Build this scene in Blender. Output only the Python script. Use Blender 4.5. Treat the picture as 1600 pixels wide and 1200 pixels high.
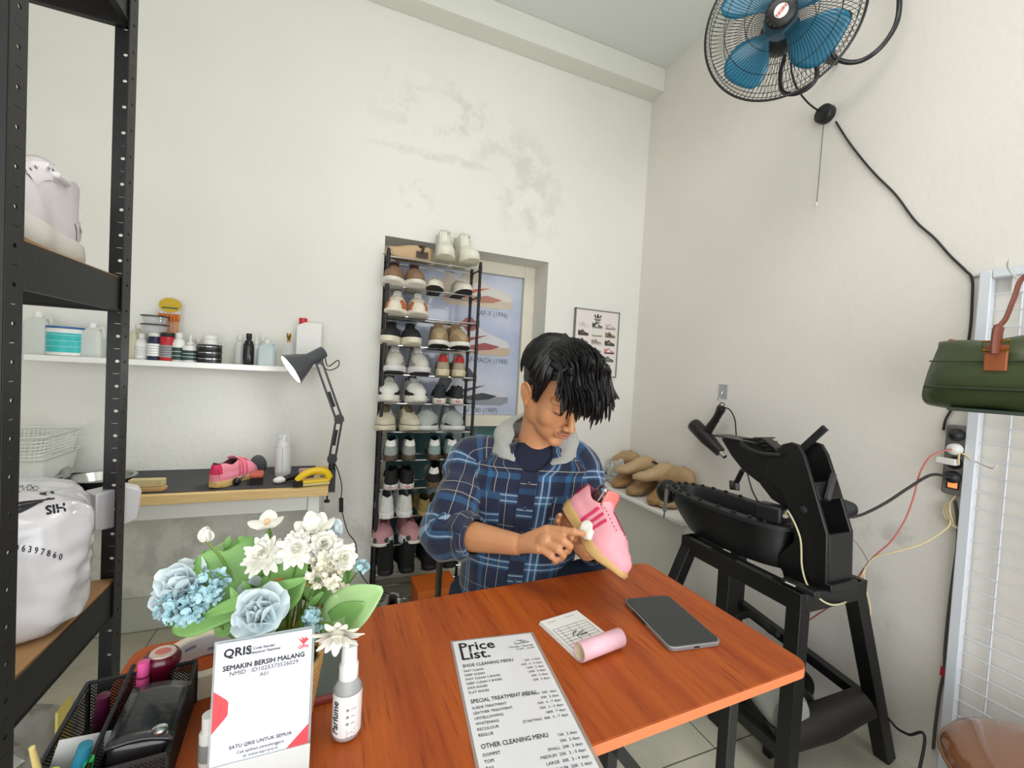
import bpy, bmesh, math, random
from mathutils import Vector, Matrix, Euler
PI = math.pi
for o in list(bpy.data.objects): bpy.data.objects.remove(o)
SC = bpy.context.scene
COL = SC.collection
random.seed(7)

# ---------------------------------------------------------------- camera
CF, CYAW, CPITCH, CROLL = 672.94, math.radians(22.237), math.radians(-1.743), math.radians(3.17)
CPOS = Vector((0, 0, 1.25))
_fw = Vector((math.sin(CYAW)*math.cos(CPITCH), math.cos(CYAW)*math.cos(CPITCH), math.sin(CPITCH)))
_rt = Vector((math.cos(CYAW), -math.sin(CYAW), 0)); _up = _rt.cross(_fw)
CR = _rt*math.cos(CROLL) + _up*math.sin(CROLL)
CU = -_rt*math.sin(CROLL) + _up*math.cos(CROLL)
CFW = _fw
cd = bpy.data.cameras.new('camera'); cam = bpy.data.objects.new('camera', cd); COL.objects.link(cam)
cd.sensor_width = 36; cd.lens = CF/1600*36; cd.clip_start = .02
cam.matrix_world = Matrix(((CR.x, CU.x, -CFW.x, 0), (CR.y, CU.y, -CFW.y, 0), (CR.z, CU.z, -CFW.z, 1.25), (0, 0, 0, 1)))
SC.camera = cam
def ray(x, y): return CFW + CR*((x-800)/CF) - CU*((y-600)/CF)
def onz(x, y, z): d = ray(x, y); return CPOS + d*((z-CPOS.z)/d.z)
def ony(x, y, Y): d = ray(x, y); return CPOS + d*(Y/d.y)
def onx(x, y, X): d = ray(x, y); return CPOS + d*(X/d.x)
def dep(x, y, z): return CPOS + ray(x, y)*z
def cdir(r, u, t):                      # direction: right, up, towards the viewer -> world
    return (CR*r + CU*u - CFW*t).normalized()

# ---------------------------------------------------------------- world, light, exposure
w = bpy.data.worlds.new('daylight'); SC.world = w; w.use_nodes = True
w.node_tree.nodes['Background'].inputs[0].default_value = (.86, .93, 1, 1)
w.node_tree.nodes['Background'].inputs[1].default_value = 1.1
SC.view_settings.view_transform = 'Standard'; SC.view_settings.look = 'None'
SC.view_settings.exposure = 0.23; SC.view_settings.gamma = 1
SC.view_settings.use_curve_mapping = False
def area(name, loc, target, sx, sy, power, col):
    l = bpy.data.lights.new(name, 'AREA'); l.shape = 'RECTANGLE'; l.size = sx; l.size_y = sy; l.energy = power; l.color = col
    o = bpy.data.objects.new(name, l); COL.objects.link(o); o.location = loc
    o.rotation_euler = (Vector(target)-Vector(loc)).to_track_quat('-Z', 'Y').to_euler(); return o
# daylight entering through the open shop front behind the camera, and an unseen ceiling light added to even out the room
area('daylight_opening', (.1, -1.72, 1.3), (.9, 2.3, 1.15), 3.3, 2.1, 50, (1, .985, .96))
area('ceiling_fill_light', (.55, .5, 3.12), (.6, .55, 0), 1.5, .9, 14, (1, .97, .92))

# ---------------------------------------------------------------- materials
def lin(h):
    if isinstance(h, str):
        h = h.lstrip('#'); c = [int(h[i:i+2], 16)/255 for i in (0, 2, 4)]
    else: c = list(h)
    return tuple(x/12.92 if x <= .04045 else ((x+.055)/1.055)**2.4 for x in c) + (1,)
MATS = {}
def mat(name, col, rough=.6, metal=0, noise=0, nscale=20, bump=0, bscale=60, emit=0, trans=0, ior=1.45, alpha=1, coat=0, sss=0, spec=None, sheen=0):
    if name in MATS: return MATS[name]
    m = bpy.data.materials.new(name); m.use_nodes = True; nt = m.node_tree; b = nt.nodes['Principled BSDF']
    c = lin(col); b.inputs['Base Color'].default_value = c
    b.inputs['Roughness'].default_value = rough; b.inputs['Metallic'].default_value = metal
    if emit: b.inputs['Emission Color'].default_value = c; b.inputs['Emission Strength'].default_value = emit
    if trans: b.inputs['Transmission Weight'].default_value = trans; b.inputs['IOR'].default_value = ior
    if alpha < 1: b.inputs['Alpha'].default_value = alpha
    if coat: b.inputs['Coat Weight'].default_value = coat; b.inputs['Coat Roughness'].default_value = .08
    if sss: b.inputs['Subsurface Weight'].default_value = sss; b.inputs['Subsurface Radius'].default_value = (.012, .005, .003)
    if spec is not None: b.inputs['Specular IOR Level'].default_value = spec
    if sheen: b.inputs['Sheen Weight'].default_value = sheen
    if noise or bump: tc = nt.nodes.new('ShaderNodeTexCoord')
    if noise:
        n = nt.nodes.new('ShaderNodeTexNoise'); n.inputs['Scale'].default_value = nscale; n.inputs['Detail'].default_value = 4
        nt.links.new(tc.outputs['Object'], n.inputs['Vector'])
        mx = nt.nodes.new('ShaderNodeMix'); mx.data_type = 'RGBA'
        mx.inputs[6].default_value = tuple(x*(1-noise) for x in c[:3])+(1,)
        mx.inputs[7].default_value = tuple(min(1, x*(1+noise)) for x in c[:3])+(1,)
        nt.links.new(n.outputs['Fac'], mx.inputs[0]); nt.links.new(mx.outputs[2], b.inputs['Base Color'])
    if bump:
        n = nt.nodes.new('ShaderNodeTexNoise'); n.inputs['Scale'].default_value = bscale; n.inputs['Detail'].default_value = 3
        nt.links.new(tc.outputs['Object'], n.inputs['Vector'])
        bp = nt.nodes.new('ShaderNodeBump'); bp.inputs['Strength'].default_value = bump; bp.inputs['Distance'].default_value = .004
        nt.links.new(n.outputs['Fac'], bp.inputs['Height']); nt.links.new(bp.outputs['Normal'], b.inputs['Normal'])
    MATS[name] = m; return m
class NT:                                # tiny node helper for the hand made materials
    def __init__(s, m): s.m = m; s.t = m.node_tree; s.b = s.t.nodes['Principled BSDF']
    def n(s, typ, **kw):
        x = s.t.nodes.new(typ)
        for k, v in kw.items(): setattr(x, k, v)
        return x
    def l(s, a, b): s.t.links.new(a, b)
    def put(s, inp, v):
        if hasattr(v, 'is_output') or hasattr(v, 'links'): s.l(v, inp)
        else: inp.default_value = v
    def math(s, op, a, b=None, c=None):
        x = s.n('ShaderNodeMath', operation=op); s.put(x.inputs[0], a)
        if b is not None: s.put(x.inputs[1], b)
        if c is not None: s.put(x.inputs[2], c)
        return x.outputs[0]
    def mix(s, f, a, b):
        x = s.n('ShaderNodeMix', data_type='RGBA'); s.put(x.inputs[0], f); s.put(x.inputs[6], a); s.put(x.inputs[7], b); return x.outputs[2]
    def noise(s, vec, scale, detail=4, rough=.5):
        x = s.n('ShaderNodeTexNoise'); x.inputs['Scale'].default_value = scale; x.inputs['Detail'].default_value = detail
        x.inputs['Roughness'].default_value = rough
        s.l(vec, x.inputs['Vector']); return x.outputs['Fac']
    def ramp(s, f, a, b):
        x = s.n('ShaderNodeMapRange', clamp=True); s.put(x.inputs[0], f); x.inputs[1].default_value = a; x.inputs[2].default_value = b; return x.outputs[0]
    def bump(s, h, strength, dist=.01):
        x = s.n('ShaderNodeBump'); x.inputs['Strength'].default_value = strength; x.inputs['Distance'].default_value = dist
        s.l(h, x.inputs['Height']); s.l(x.outputs[0], s.b.inputs['Normal'])

# ---------------------------------------------------------------- mesh builder
def frame(z, x=None):
    z = Vector(z).normalized()
    if x is None: x = Vector((0, 0, 1)) if abs(z.z) < .9 else Vector((1, 0, 0))
    x = (Vector(x) - z*z.dot(Vector(x)))
    x.normalize(); y = z.cross(x); return x, y, z
def basis(origin, x, y, z):
    return Matrix(((x[0], y[0], z[0], origin[0]), (x[1], y[1], z[1], origin[1]), (x[2], y[2], z[2], origin[2]), (0, 0, 0, 1)))
def catmull(P, n=6, closed=False):
    P = [Vector(p) for p in P]; N = len(P)
    if N < 3: return P
    out = []
    rng = range(N) if closed else range(N-1)
    for i in rng:
        if closed: a, b, c, d = P[(i-1) % N], P[i], P[(i+1) % N], P[(i+2) % N]
        else: a, b, c, d = P[max(i-1, 0)], P[i], P[i+1], P[min(i+2, N-1)]
        for k in range(n):
            t = k/n; t2 = t*t; t3 = t2*t
            out.append(.5*((2*b) + (c-a)*t + (2*a-5*b+4*c-d)*t2 + (3*b-a-3*c+d)*t3))
    if not closed: out.append(P[-1])
    return out
class MB:
    def __init__(s, mx=None):
        s.v = []; s.f = []; s.mi = []; s.uv = {}; s.mx = mx or Matrix.Identity(4); s.m = 0
    def add(s, vs, fs, m=None):
        k = len(s.v); s.v += [s.mx @ Vector(v) for v in vs]
        for f in fs: s.f.append(tuple(i+k for i in f)); s.mi.append(s.m if m is None else m)
        return k
    def box(s, c, d, rz=0, m=None, R=None):
        c = Vector(c); x, y, z = d[0]/2, d[1]/2, d[2]/2
        Rm = R if R is not None else Matrix.Rotation(rz, 3, 'Z')
        vs = [c + Rm @ Vector((a*x, b*y, e*z)) for e in (-1, 1) for a, b in ((-1, -1), (1, -1), (1, 1), (-1, 1))]
        s.add(vs, [(3, 2, 1, 0), (4, 5, 6, 7), (0, 1, 5, 4), (1, 2, 6, 5), (2, 3, 7, 6), (3, 0, 4, 7)], m); return s
    def bar(s, a, b, w, h, up=(0, 0, 1), m=None):          # square bar from a to b
        a, b = Vector(a), Vector(b); z = (b-a); L = z.length; z.normalize()
        y = Vector(up) - z*z.dot(Vector(up)); y.normalize(); x = y.cross(z)
        R = Matrix((x, y, z)).transposed()
        return s.box((a+b)/2, (w, h, L), R=R, m=m)
    def ring(s, rings, cap0=True, cap1=True, closed=True, m=None):
        n = len(rings[0]); vs = [p for r in rings for p in r]; fs = []
        for i in range(len(rings)-1):
            for j in range(n if closed else n-1):
                k = (j+1) % n; fs.append((i*n+j, i*n+k, (i+1)*n+k, (i+1)*n+j))
        if cap0: fs.append(tuple(reversed(range(n))))
        if cap1: fs.append(tuple((len(rings)-1)*n+j for j in range(n)))
        s.add(vs, fs, m); return s
    def tube(s, path, r, n=8, m=None, closed=False, flat=1):
        path = [Vector(p) for p in path]; N = len(path)
        rr = r if isinstance(r, (list, tuple)) else [r]*N
        rings = []; x = None
        for i, p in enumerate(path):
            if closed: t = path[(i+1) % N]-path[i-1]
            else: t = path[min(i+1, N-1)]-path[max(i-1, 0)]
            if t.length < 1e-9: t = Vector((0, 0, 1))
            x, y, z = frame(t, x)
            rings.append([p + (x*math.cos(a)+y*math.sin(a)*flat)*rr[i] for a in [2*PI*k/n for k in range(n)]])
        if closed: rings.append(rings[0]); return s.ring(rings, False, False, m=m)
        return s.ring(rings, m=m)
    def cyl(s, a, b, r, r2=None, n=20, m=None):
        a, b = Vector(a), Vector(b); x, y, z = frame(b-a); r2 = r if r2 is None else r2
        C = [(math.cos(2*PI*k/n), math.sin(2*PI*k/n)) for k in range(n)]
        return s.ring([[a+(x*c+y*d)*r for c, d in C], [b+(x*c+y*d)*r2 for c, d in C]], m=m)
    def lathe(s, prof, o=(0, 0, 0), ax=(0, 0, 1), n=24, m=None, sx=1, sy=1, cap=True):
        x, y, z = frame(ax); o = Vector(o)
        if abs(Vector(ax).normalized().z) > .999: x, y = Vector((1, 0, 0)), Vector((0, 1, 0))
        rings = [[o + z*h + (x*sx*math.cos(2*PI*k/n)+y*sy*math.sin(2*PI*k/n))*max(r, 1e-5) for k in range(n)] for r, h in prof]
        return s.ring(rings, cap, cap, m=m)
    def ell(s, c, r, R=None, n=16, k=10, m=None):
        c = Vector(c); R = R or Matrix.Identity(3)
        rings = []
        for i in range(k+1):
            t = PI*i/k; st = max(math.sin(t), .002)
            rings.append([c + R @ Vector((r[0]*st*math.cos(2*PI*j/n), r[1]*st*math.sin(2*PI*j/n), -r[2]*math.cos(t))) for j in range(n)])
        return s.ring(rings, m=m)
    def prism(s, poly, z0, z1, m=None, mx=None):
        n = len(poly); M = mx or Matrix.Identity(4)
        vs = [M @ Vector((p[0], p[1], z0)) for p in poly] + [M @ Vector((p[0], p[1], z1)) for p in poly]
        fs = [tuple(reversed(range(n))), tuple(range(n, 2*n))] + [(i, (i+1) % n, n+(i+1) % n, n+i) for i in range(n)]
        s.add(vs, fs, m); return s
    def sheet(s, poly, mx=None, z=0, m=None):
        M = mx or Matrix.Identity(4); s.add([M @ Vector((p[0], p[1], z)) for p in poly], [tuple(range(len(poly)))], m); return s
    def grid(s, fn, nu, nv, m=None, uv=None):
        k = len(s.v); vs = [fn(i/nu, j/nv) for j in range(nv+1) for i in range(nu+1)]
        fs = [(j*(nu+1)+i, j*(nu+1)+i+1, (j+1)*(nu+1)+i+1, (j+1)*(nu+1)+i) for j in range(nv) for i in range(nu)]
        s.add(vs, fs, m)
        if uv:
            for j in range(nv+1):
                for i in range(nu+1): s.uv[k+j*(nu+1)+i] = uv(i/nu, j/nv)
        return s
    def build(s, name, mats, parent=None, bev=0, smooth=35, sub=0, solid=0, seg=2, norm=True):
        me = bpy.data.meshes.new(name); me.from_pydata([tuple(v) for v in s.v], [], s.f)
        if not isinstance(mats, (list, tuple)): mats = [mats]
        for q in mats: me.materials.append(q)
        me.polygons.foreach_set('material_index', [min(i, len(mats)-1) for i in s.mi])
        if s.uv:
            ul = me.uv_layers.new(name='UVMap')
            for lp in me.loops: ul.data[lp.index].uv = s.uv.get(lp.vertex_index, (0, 0))
        me.validate()
        if norm:
            b = bmesh.new(); b.from_mesh(me); bmesh.ops.recalc_face_normals(b, faces=b.faces[:]); b.to_mesh(me); b.free()
        if smooth:
            me.polygons.foreach_set('use_smooth', [True]*len(me.polygons))
            me.set_sharp_from_angle(angle=math.radians(smooth))
        me.update()
        o = bpy.data.objects.new(name, me); COL.objects.link(o)
        if parent is not None: o.parent = parent
        if solid:
            q = o.modifiers.new('thickness', 'SOLIDIFY'); q.thickness = solid; q.offset = 0
        if bev:
            q = o.modifiers.new('bevel', 'BEVEL'); q.width = bev; q.segments = seg; q.limit_method = 'ANGLE'; q.angle_limit = math.radians(40)
        if sub:
            q = o.modifiers.new('subdivision', 'SUBSURF'); q.levels = sub; q.render_levels = sub
        return o
def T(loc=(0, 0, 0), rz=0, rx=0, ry=0, s=1): return Matrix.Translation(Vector(loc)) @ Euler((rx, ry, rz)).to_matrix().to_4x4() @ Matrix.Scale(s, 4)
def tag(o, label, cat, group=None):
    o['label'] = label; o['category'] = cat
    if group: o['group'] = group
    return o
def thing(name, label, cat, loc=(0, 0, 0), rz=0, group=None, mx=None):
    o = bpy.data.objects.new(name, None); COL.objects.link(o); o.empty_display_size = .02
    if mx is not None: o.matrix_world = mx
    else: o.location = loc; o.rotation_euler = (0, 0, rz)
    return tag(o, label, cat, group)
def struct(name, mb, m, **k):
    o = mb.build(name, m, **k); o['kind'] = 'structure'; return o
def stuff(o): o['kind'] = 'stuff'; return o
def dup(root, mx, label, group=None, cat=None):
    r = root.copy(); COL.objects.link(r); r.matrix_world = mx; r['label'] = label
    if group: r['group'] = group
    elif 'group' in r: del r['group']
    if cat: r['category'] = cat
    for ch in list(root.children):
        c = ch.copy(); COL.objects.link(c); c.parent = r
        for g in ch.children:
            d = g.copy(); COL.objects.link(d); d.parent = c
    return r
def text_into(mb, s, mx, size, m=None, align='LEFT', wide=1.0, bold=0, ext=0):
    """adds the letters of s, as filled outlines, to a mesh builder"""
    cu = bpy.data.curves.new('letters', 'FONT'); cu.body = s; cu.size = size; cu.align_x = align; cu.extrude = ext; cu.resolution_u = 2
    o = bpy.data.objects.new('letters', cu); COL.objects.link(o)
    me = o.to_mesh(); S = Matrix.Diagonal((wide, 1, 1, 1)); M = mx @ S
    offs = [(0, 0)] if not bold else [(-bold*size, 0), (bold*size, 0), (0, bold*size), (0, -bold*size)]
    for i, (dx, dy) in enumerate(offs):
        O = Matrix.Translation((dx, dy, .00002*i)); mb.add([M @ (O @ v.co) for v in me.vertices], [tuple(p.vertices) for p in me.polygons], m)
    o.to_mesh_clear(); bpy.data.objects.remove(o); bpy.data.curves.remove(cu)

BLK = mat('black_plastic', '#141517', .45); BLKM = mat('black_metal', '#17181a', .5, noise=.2, bump=.12, bscale=120)
WHT = mat('white_plastic', '#e6e6e2', .4); CHR = mat('chrome', '#cfd2d4', .18, metal=1); STEEL = mat('steel', '#b3b4b0', .28, metal=1)
INK = mat('black_ink', '#1b1b1f', .6); RED = mat('red_plastic', '#c8242c', .4)
# ================================================================ the room
YB, XR, XL, YF, ZC = 2.36, 1.843, -2.0, -1.8, 3.2
def wall_mat(name, base, stains):
    m = mat(name, base, .82); t = NT(m); g = t.n('ShaderNodeNewGeometry'); P = g.outputs['Position']
    sep = t.n('ShaderNodeSeparateXYZ'); t.l(P, sep.inputs[0])
    n1 = t.noise(P, 1.7, 3); n2 = t.noise(P, 9, 6, .65); n3 = t.noise(P, 45, 3)
    col = t.mix(t.ramp(n1, .35, .7), lin(base), tuple(x*.955 for x in lin(base)[:3])+(1,))
    for (cx, cy, cz, rx, ry, rz, amt, lo) in stains:      # damp and dirt patches that belong to the plaster
        acc = None
        for o_, c_, r_ in ((sep.outputs[0], cx, rx), (sep.outputs[1], cy, ry), (sep.outputs[2], cz, rz)):
            q = t.math('POWER', t.math('DIVIDE', t.math('SUBTRACT', o_, c_), r_), 2.0); acc = q if acc is None else t.math('ADD', acc, q)
        f = t.math('MULTIPLY', t.ramp(acc, 1.0, .1), t.math('MULTIPLY', t.ramp(n2, lo, lo+.13), amt))
        col = t.mix(f, col, lin('#8d9083'))
    t.l(col, t.b.inputs['Base Color']); t.bump(t.math('ADD', n3, t.math('MULTIPLY', n2, .6)), .22, .006)
    return m
WB = wall_mat('back_wall_plaster', '#e8e7e0', [(.42, YB, 2.63, .42, .3, .22, .18, .50), (1.02, YB, 2.28, .25, .3, .36, .22, .47), (.75, YB, 2.55, .35, .3, .2, .16, .47),
    (.45, YB, 2.38, .40, .3, .035, .22, .42), (-.35, YB, .25, 1.0, .5, .42, .34, .45), (.37, YB, 2.16, .12, .3, .12, .2, .52), (-.9, YB, .9, .5, .3, .12, .12, .5)])
WR = wall_mat('right_wall_plaster', '#e9e5df', [(XR, 1.15, .55, .3, .5, .3, .16, .5), (XR, .86, .74, .2, .16, .06, .25, .48)])
WC = mat('ceiling_paint', '#dfe3de', .85); WH = mat('painted_wood_white', '#e2e3df', .5, noise=.03, nscale=6)
# back wall, built round the door recess
RX0, RX1, RZ = .2075, 1.159, 1.917
b = MB()
b.box(((XL+RX0)/2, YB+.1, ZC/2), (RX0-XL, .2, ZC)); b.box(((XR+.2+RX1)/2, YB+.1, ZC/2), (XR+.2-RX1, .2, ZC)); b.box(((RX0+RX1)/2, YB+.1, (RZ+ZC)/2), (RX1-RX0, .2, ZC-RZ))
struct('wall_back', b, WB, smooth=0)
struct('wall_right', MB().box((XR+.1, (YB+YF)/2, ZC/2), (.2, YB-YF, ZC)), WR, smooth=0)
struct('wall_left', MB().box((XL-.1, (YB+YF)/2, ZC/2), (.2, YB-YF, ZC)), WB, smooth=0)
b = MB()                                                        # street side with the wide shop opening
b.box((-1.78, YF-.1, ZC/2), (.44, .2, ZC)); b.box((1.79, YF-.1, ZC/2), (.1, .2, ZC)); b.box((.09, YF-.1, 2.92), (3.3, .2, .56))
struct('wall_front', b, WB, smooth=0)
struct('ceiling', MB().box(((XL+XR)/2, (YB+YF)/2, ZC+.05), (XR-XL+.4, YB-YF+.6, .1)), WC, smooth=0)
struct('trim_1', MB().box(((XL+XR)/2, 2.3, 3.13), (XR-XL, .12, .14)), mat('beam_paint', '#e2e3da', .8, bump=.1, bscale=25), bev=.004)
fm = mat('floor_tiles', '#b9b7a8', .28); t = NT(fm); g = t.n('ShaderNodeNewGeometry'); sep = t.n('ShaderNodeSeparateXYZ'); t.l(g.outputs['Position'], sep.inputs[0])
def groove(o, off): return t.math('COMPARE', t.math('WRAP', t.math('ADD', o, -off+.325), .65, 0.0), .325, .0022)
gr = t.math('MAXIMUM', groove(sep.outputs[0], -.70), groove(sep.outputs[1], 1.04))
n1 = t.noise(g.outputs['Position'], 3.2, 8, .62); n2 = t.noise(g.outputs['Position'], 60, 2)
c = t.mix(t.ramp(n1, .35, .68), lin('#a9a896'), lin('#c9c6b6')); c = t.mix(t.math('MULTIPLY', n2, .25), c, lin('#d8d5c8'))
c = t.mix(gr, c, lin('#56564e')); t.l(c, t.b.inputs['Base Color'])
struct('floor', MB().box(((XL+XR)/2, (YB+YF)/2+.2, -.05), (XR-XL+.4, YB-YF+.9, .1)), fm, smooth=0)
struct('baseboard_back', MB().box(((XL+RX0)/2, YB-.006, .075), (RX0-XL, .012, .15)), mat('skirting_tile', '#c4c8bd', .35, noise=.06, nscale=5), bev=.002)
# low plinth with a white slab along the right wall
PLX = 1.585
struct('trim_2', MB().box(((PLX+XR)/2+.015, 1.975, .275), (XR-PLX, .77, .55)), mat('plinth_paint_shaded', '#d0cec5', .8, noise=.05, nscale=4, bump=.1), smooth=0)  # white-grey plinth, its colour greyed further to carry the shade down here
o = MB().box((1.7, 1.965, .5625), (.286, .79, .025)).build('ledge_slab', mat('ledge_white', '#eceae6', .35), bev=.008, seg=3)
o.name = 'trim_3'; o['kind'] = 'structure'
# door in the recess: frame, glass leaf
d = bpy.data.objects.new('door_1', None); COL.objects.link(d); d['kind'] = 'structure'
FX0, FX1, FY = RX0, 1.159, 2.535
fw_ = .075
cream = mat('door_frame_cream', '#e1dccb', .55, noise=.05, nscale=8)
b = MB()
b.box((FX0+fw_/2, FY+.03, RZ/2), (fw_, .06, RZ)); b.box((FX1-fw_/2, FY+.03, RZ/2), (fw_, .06, RZ)); b.box(((FX0+FX1)/2, FY+.03, RZ-fw_/2), (FX1-FX0-2*fw_, .06, fw_))
b.box(((FX0+FX1)/2, FY+.03, .93), (FX1-FX0-2*fw_, .055, .07)); b.box(((FX0+FX1)/2, FY+.03, .06), (FX1-FX0-2*fw_, .055, .12))
b.build('door_frame', cream, d, bev=.004)
b = MB(); 
b.box(((FX0+FX1)/2, FY+.045, .5), (FX1-FX0-2*fw_, .006, .8)); b.build('glass_panel', mat('door_glass_teal_reflection', '#4d6e70', .08, coat=.5), d, smooth=0)  # dark panel; the teal reflections are put into its base colour
struct('wall_behind_door', MB().box(((RX0+RX1)/2, 2.65, RZ/2), (RX1-RX0+.1, .02, RZ+.05)), mat('door_back', '#9aa4a8', .6), smooth=0).name = 'trim_4'
# ================================================================ slotted steel shelving unit (left foreground)
def holed_strip(mb, o, u, v, w, L, pitch, first='hole'):
    """flat strip of width w along u and length L along v, with round holes and thin slots punched through"""
    o, u, v = Vector(o), Vector(u), Vector(v); h = pitch/2; n = int(L/h); N = 12
    for k in range(n):
        rect = []
        z0, z1 = k*h, (k+1)*h if k < n-1 else L
        cx, cz = w*.5, (z0+z1)/2
        for j in range(N):
            a = 2*PI*(j+.5)/N; dx, dz = math.cos(a), math.sin(a)
            s = min((w/2)/max(abs(dx), 1e-6), ((z1-z0)/2)/max(abs(dz), 1e-6)); rect.append((cx+dx*s, cz+dz*s))
        # exact corners
        for (qx, qz) in ((0, z0), (w, z0), (w, z1), (0, z1)):
            j = min(range(N), key=lambda j: (rect[j][0]-qx)**2+(rect[j][1]-qz)**2); rect[j] = (qx, qz)
        if k % 2 == 0: inner = [(cx+.0042*math.cos(2*PI*(j+.5)/N), cz+.0036*math.sin(2*PI*(j+.5)/N)) for j in range(N)]
        else: inner = [(cx+.0085*math.cos(2*PI*(j+.5)/N), cz+.0006*math.sin(2*PI*(j+.5)/N)) for j in range(N)]
        vs = [o+u*a+v*c for a, c in rect]+[o+u*a+v*c for a, c in inner]
        mb.add(vs, [(j, (j+1) % N, N+(j+1) % N, N+j) for j in range(N)])
SX, SY0, SY1, SXL = -.448, .856, 1.262, -1.27
t = thing('storage_rack', 'black slotted steel storage rack with brown boards at the left of the photo', 'shelving', (SX, SY0, 0))
t.location = (0, 0, 0)
FLG = .039
for (px, sx) in ((SX, -1), (SXL, 1)):
    for (py, sy) in ((SY0, 1), (SY1, -1)):
        b = MB(); holed_strip(b, (px, py, 0), (sx, 0, 0), (0, 0, 1), FLG, 2.3, .0575); holed_strip(b, (px, py, 0), (0, sy, 0), (0, 0, 1), FLG, 2.3, .0575)
        o = b.build('post', BLKM, t, smooth=0, solid=.0025)
board = mat('fibreboard', '#a98258', .65, noise=.08, nscale=90)
for z in (.718, 1.412, 2.045, .12):
    for (a, c) in (((SX-.003, SY0+.004), (SX-.003, SY1-.004)), ((SXL+.003, SY0+.004), (SXL+.003, SY1-.004)), ((SX-.004, SY0+.003), (SXL+.004, SY0+.003)), ((SX-.004, SY1-.003), (SXL+.004, SY1-.003))):
        cen = Vector(((a[0]+c[0])/2, (a[1]+c[1])/2, z-.041)); L = abs(a[0]-c[0])+abs(a[1]-c[1])
        alongx = abs(a[0]-c[0]) > .01; inx = (0 if alongx else (.006 if cen.x < -.8 else -.006)); iny = ((.006 if cen.y < 1 else -.006) if alongx else 0)
        b = MB(); b.box(cen+Vector((inx*.4, iny*.4, 0)), (L if alongx else .003, .003 if alongx else L, .074)); b.box(cen+Vector((inx, iny, -.0355)), (L if alongx else .014, .014 if alongx else L, .003))
        b.build('beam', BLKM, t, smooth=0)
    MB().box(((SX+SXL)/2, (SY0+SY1)/2, z-.0045), (SX-SXL-.018, SY1-SY0-.018, .009)).build('shelf_board', board, t, bev=.001)
b = MB(); b.prism([(0, 0), (-.075, 0), (0, -.085)], -.001, .001, mx=basis((SX-.006, SY1-.007, 2.10), (1, 0, 0), (0, 0, 1), (0, -1, 0))); b.build('corner_gusset', BLKM, t)

# ================================================================ work desk at the back wall
pine = mat('pine_edge', '#d9b678', .55); q = NT(pine); g = q.n('ShaderNodeNewGeometry'); mp = q.n('ShaderNodeMapping'); mp.inputs['Scale'].default_value = (3, 40, 40); q.l(g.outputs['Position'], mp.inputs['Vector'])
q.l(q.mix(q.noise(mp.outputs[0], 3, 5), lin('#c99f5e'), lin('#ead09a')), q.b.inputs['Base Color'])
DZ, DX0, DX1, DY = .72, -1.45, -.012, 1.95
t = thing('work_desk', 'low wooden work desk with a dark grey top and white legs under the wall shelf', 'desk', (0, 0, 0))
MB().box(((DX0+DX1)/2, (DY+YB)/2, DZ-.022), (DX1-DX0, YB-DY-.004, .036)).build('desk_board', pine, t, bev=.002)
MB().box(((DX0+DX1)/2-.03, (DY+YB)/2+.012, DZ-.002), (DX1-DX0-.07, YB-DY-.032, .004)).build('work_mat', mat('dark_mat', '#3b3b3c', .7, noise=.12, nscale=30), t, bev=.001)
for x in (DX1-.055, DX0+.05):
    for y in (DY+.05, YB-.04): MB().box((x, y, (DZ-.04)/2), (.045, .045, DZ-.04)).build('leg', WH, t, bev=.003)
MB().box(((DX0+DX1)/2, DY+.06, DZ-.075), (DX1-DX0-.16, .02, .07)).build('apron', WH, t, bev=.002)
MB().box((DX1-.055, (DY+YB)/2, .12), (.03, YB-DY-.12, .04)).build('stretcher', WH, t, bev=.002)

# ================================================================ wall shelf
WSY = 2.19; WZ = ony(445, 573, WSY).z; WSX0, WSX1 = ony(36, 557, WSY).x, -.205
t = thing('wall_shelf', 'long thin white shelf board on the wall carrying bottles and jars', 'shelf')
MB().box(((WSX0+WSX1)/2, (WSY+YB)/2, WZ-.012), (WSX1-WSX0, YB-WSY, .024)).build('shelf_board', mat('shelf_white', '#eeeeea', .4), t, bev=.003)

# ================================================================ table in the foreground
TZ = .74
wood = mat('cherry_laminate', '#b4541e', .3, spec=.35); q = NT(wood); g = q.n('ShaderNodeTexCoord'); mp = q.n('ShaderNodeMapping'); mp.inputs['Scale'].default_value = (22, 1.5, 1)
mp.inputs['Rotation'].default_value = (0, 0, .05); q.l(g.outputs['Object'], mp.inputs['Vector'])
n1 = q.noise(mp.outputs[0], 1.3, 5, .6); n2 = q.noise(mp.outputs[0], 7, 4, .6)
c = q.mix(q.ramp(n1, .3, .68), lin('#943d11'), lin('#b4591c')); c = q.mix(q.math('MULTIPLY', q.ramp(n2, .56, .72), .7), c, lin('#6e270a'))
q.l(c, q.b.inputs['Base Color']); q.l(q.ramp(n2, -.6, 1.8), q.b.inputs['Roughness'])
TM = T((.266, .7035, 0), math.radians(1.9))
t = thing('table', 'narrow table with a glossy reddish brown wood top and black metal legs', 'table', mx=TM)
def rrect(w, d, r, n=6):
    P = []
    for cx, cy, a0 in ((w/2-r, d/2-r, 0), (-w/2+r, d/2-r, PI/2), (-w/2+r, -d/2+r, PI), (w/2-r, -d/2+r, 1.5*PI)):
        for k in range(n+1): a = a0+PI/2*k/n; P.append((cx+r*math.cos(a), cy+r*math.sin(a)))
    return P
TW, TD = 1.115, .443
MB().prism(rrect(TW, TD, .028), TZ-.0165, TZ).build('table_top', wood, t, bev=.0008)
b = MB(); P = rrect(TW+.0012, TD+.0012, .0286); P2 = rrect(TW-.004, TD-.004, .026)
vs = [(p[0], p[1], z) for z in (TZ-.0185, TZ-.0015) for p in P]; n = len(P)
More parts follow.
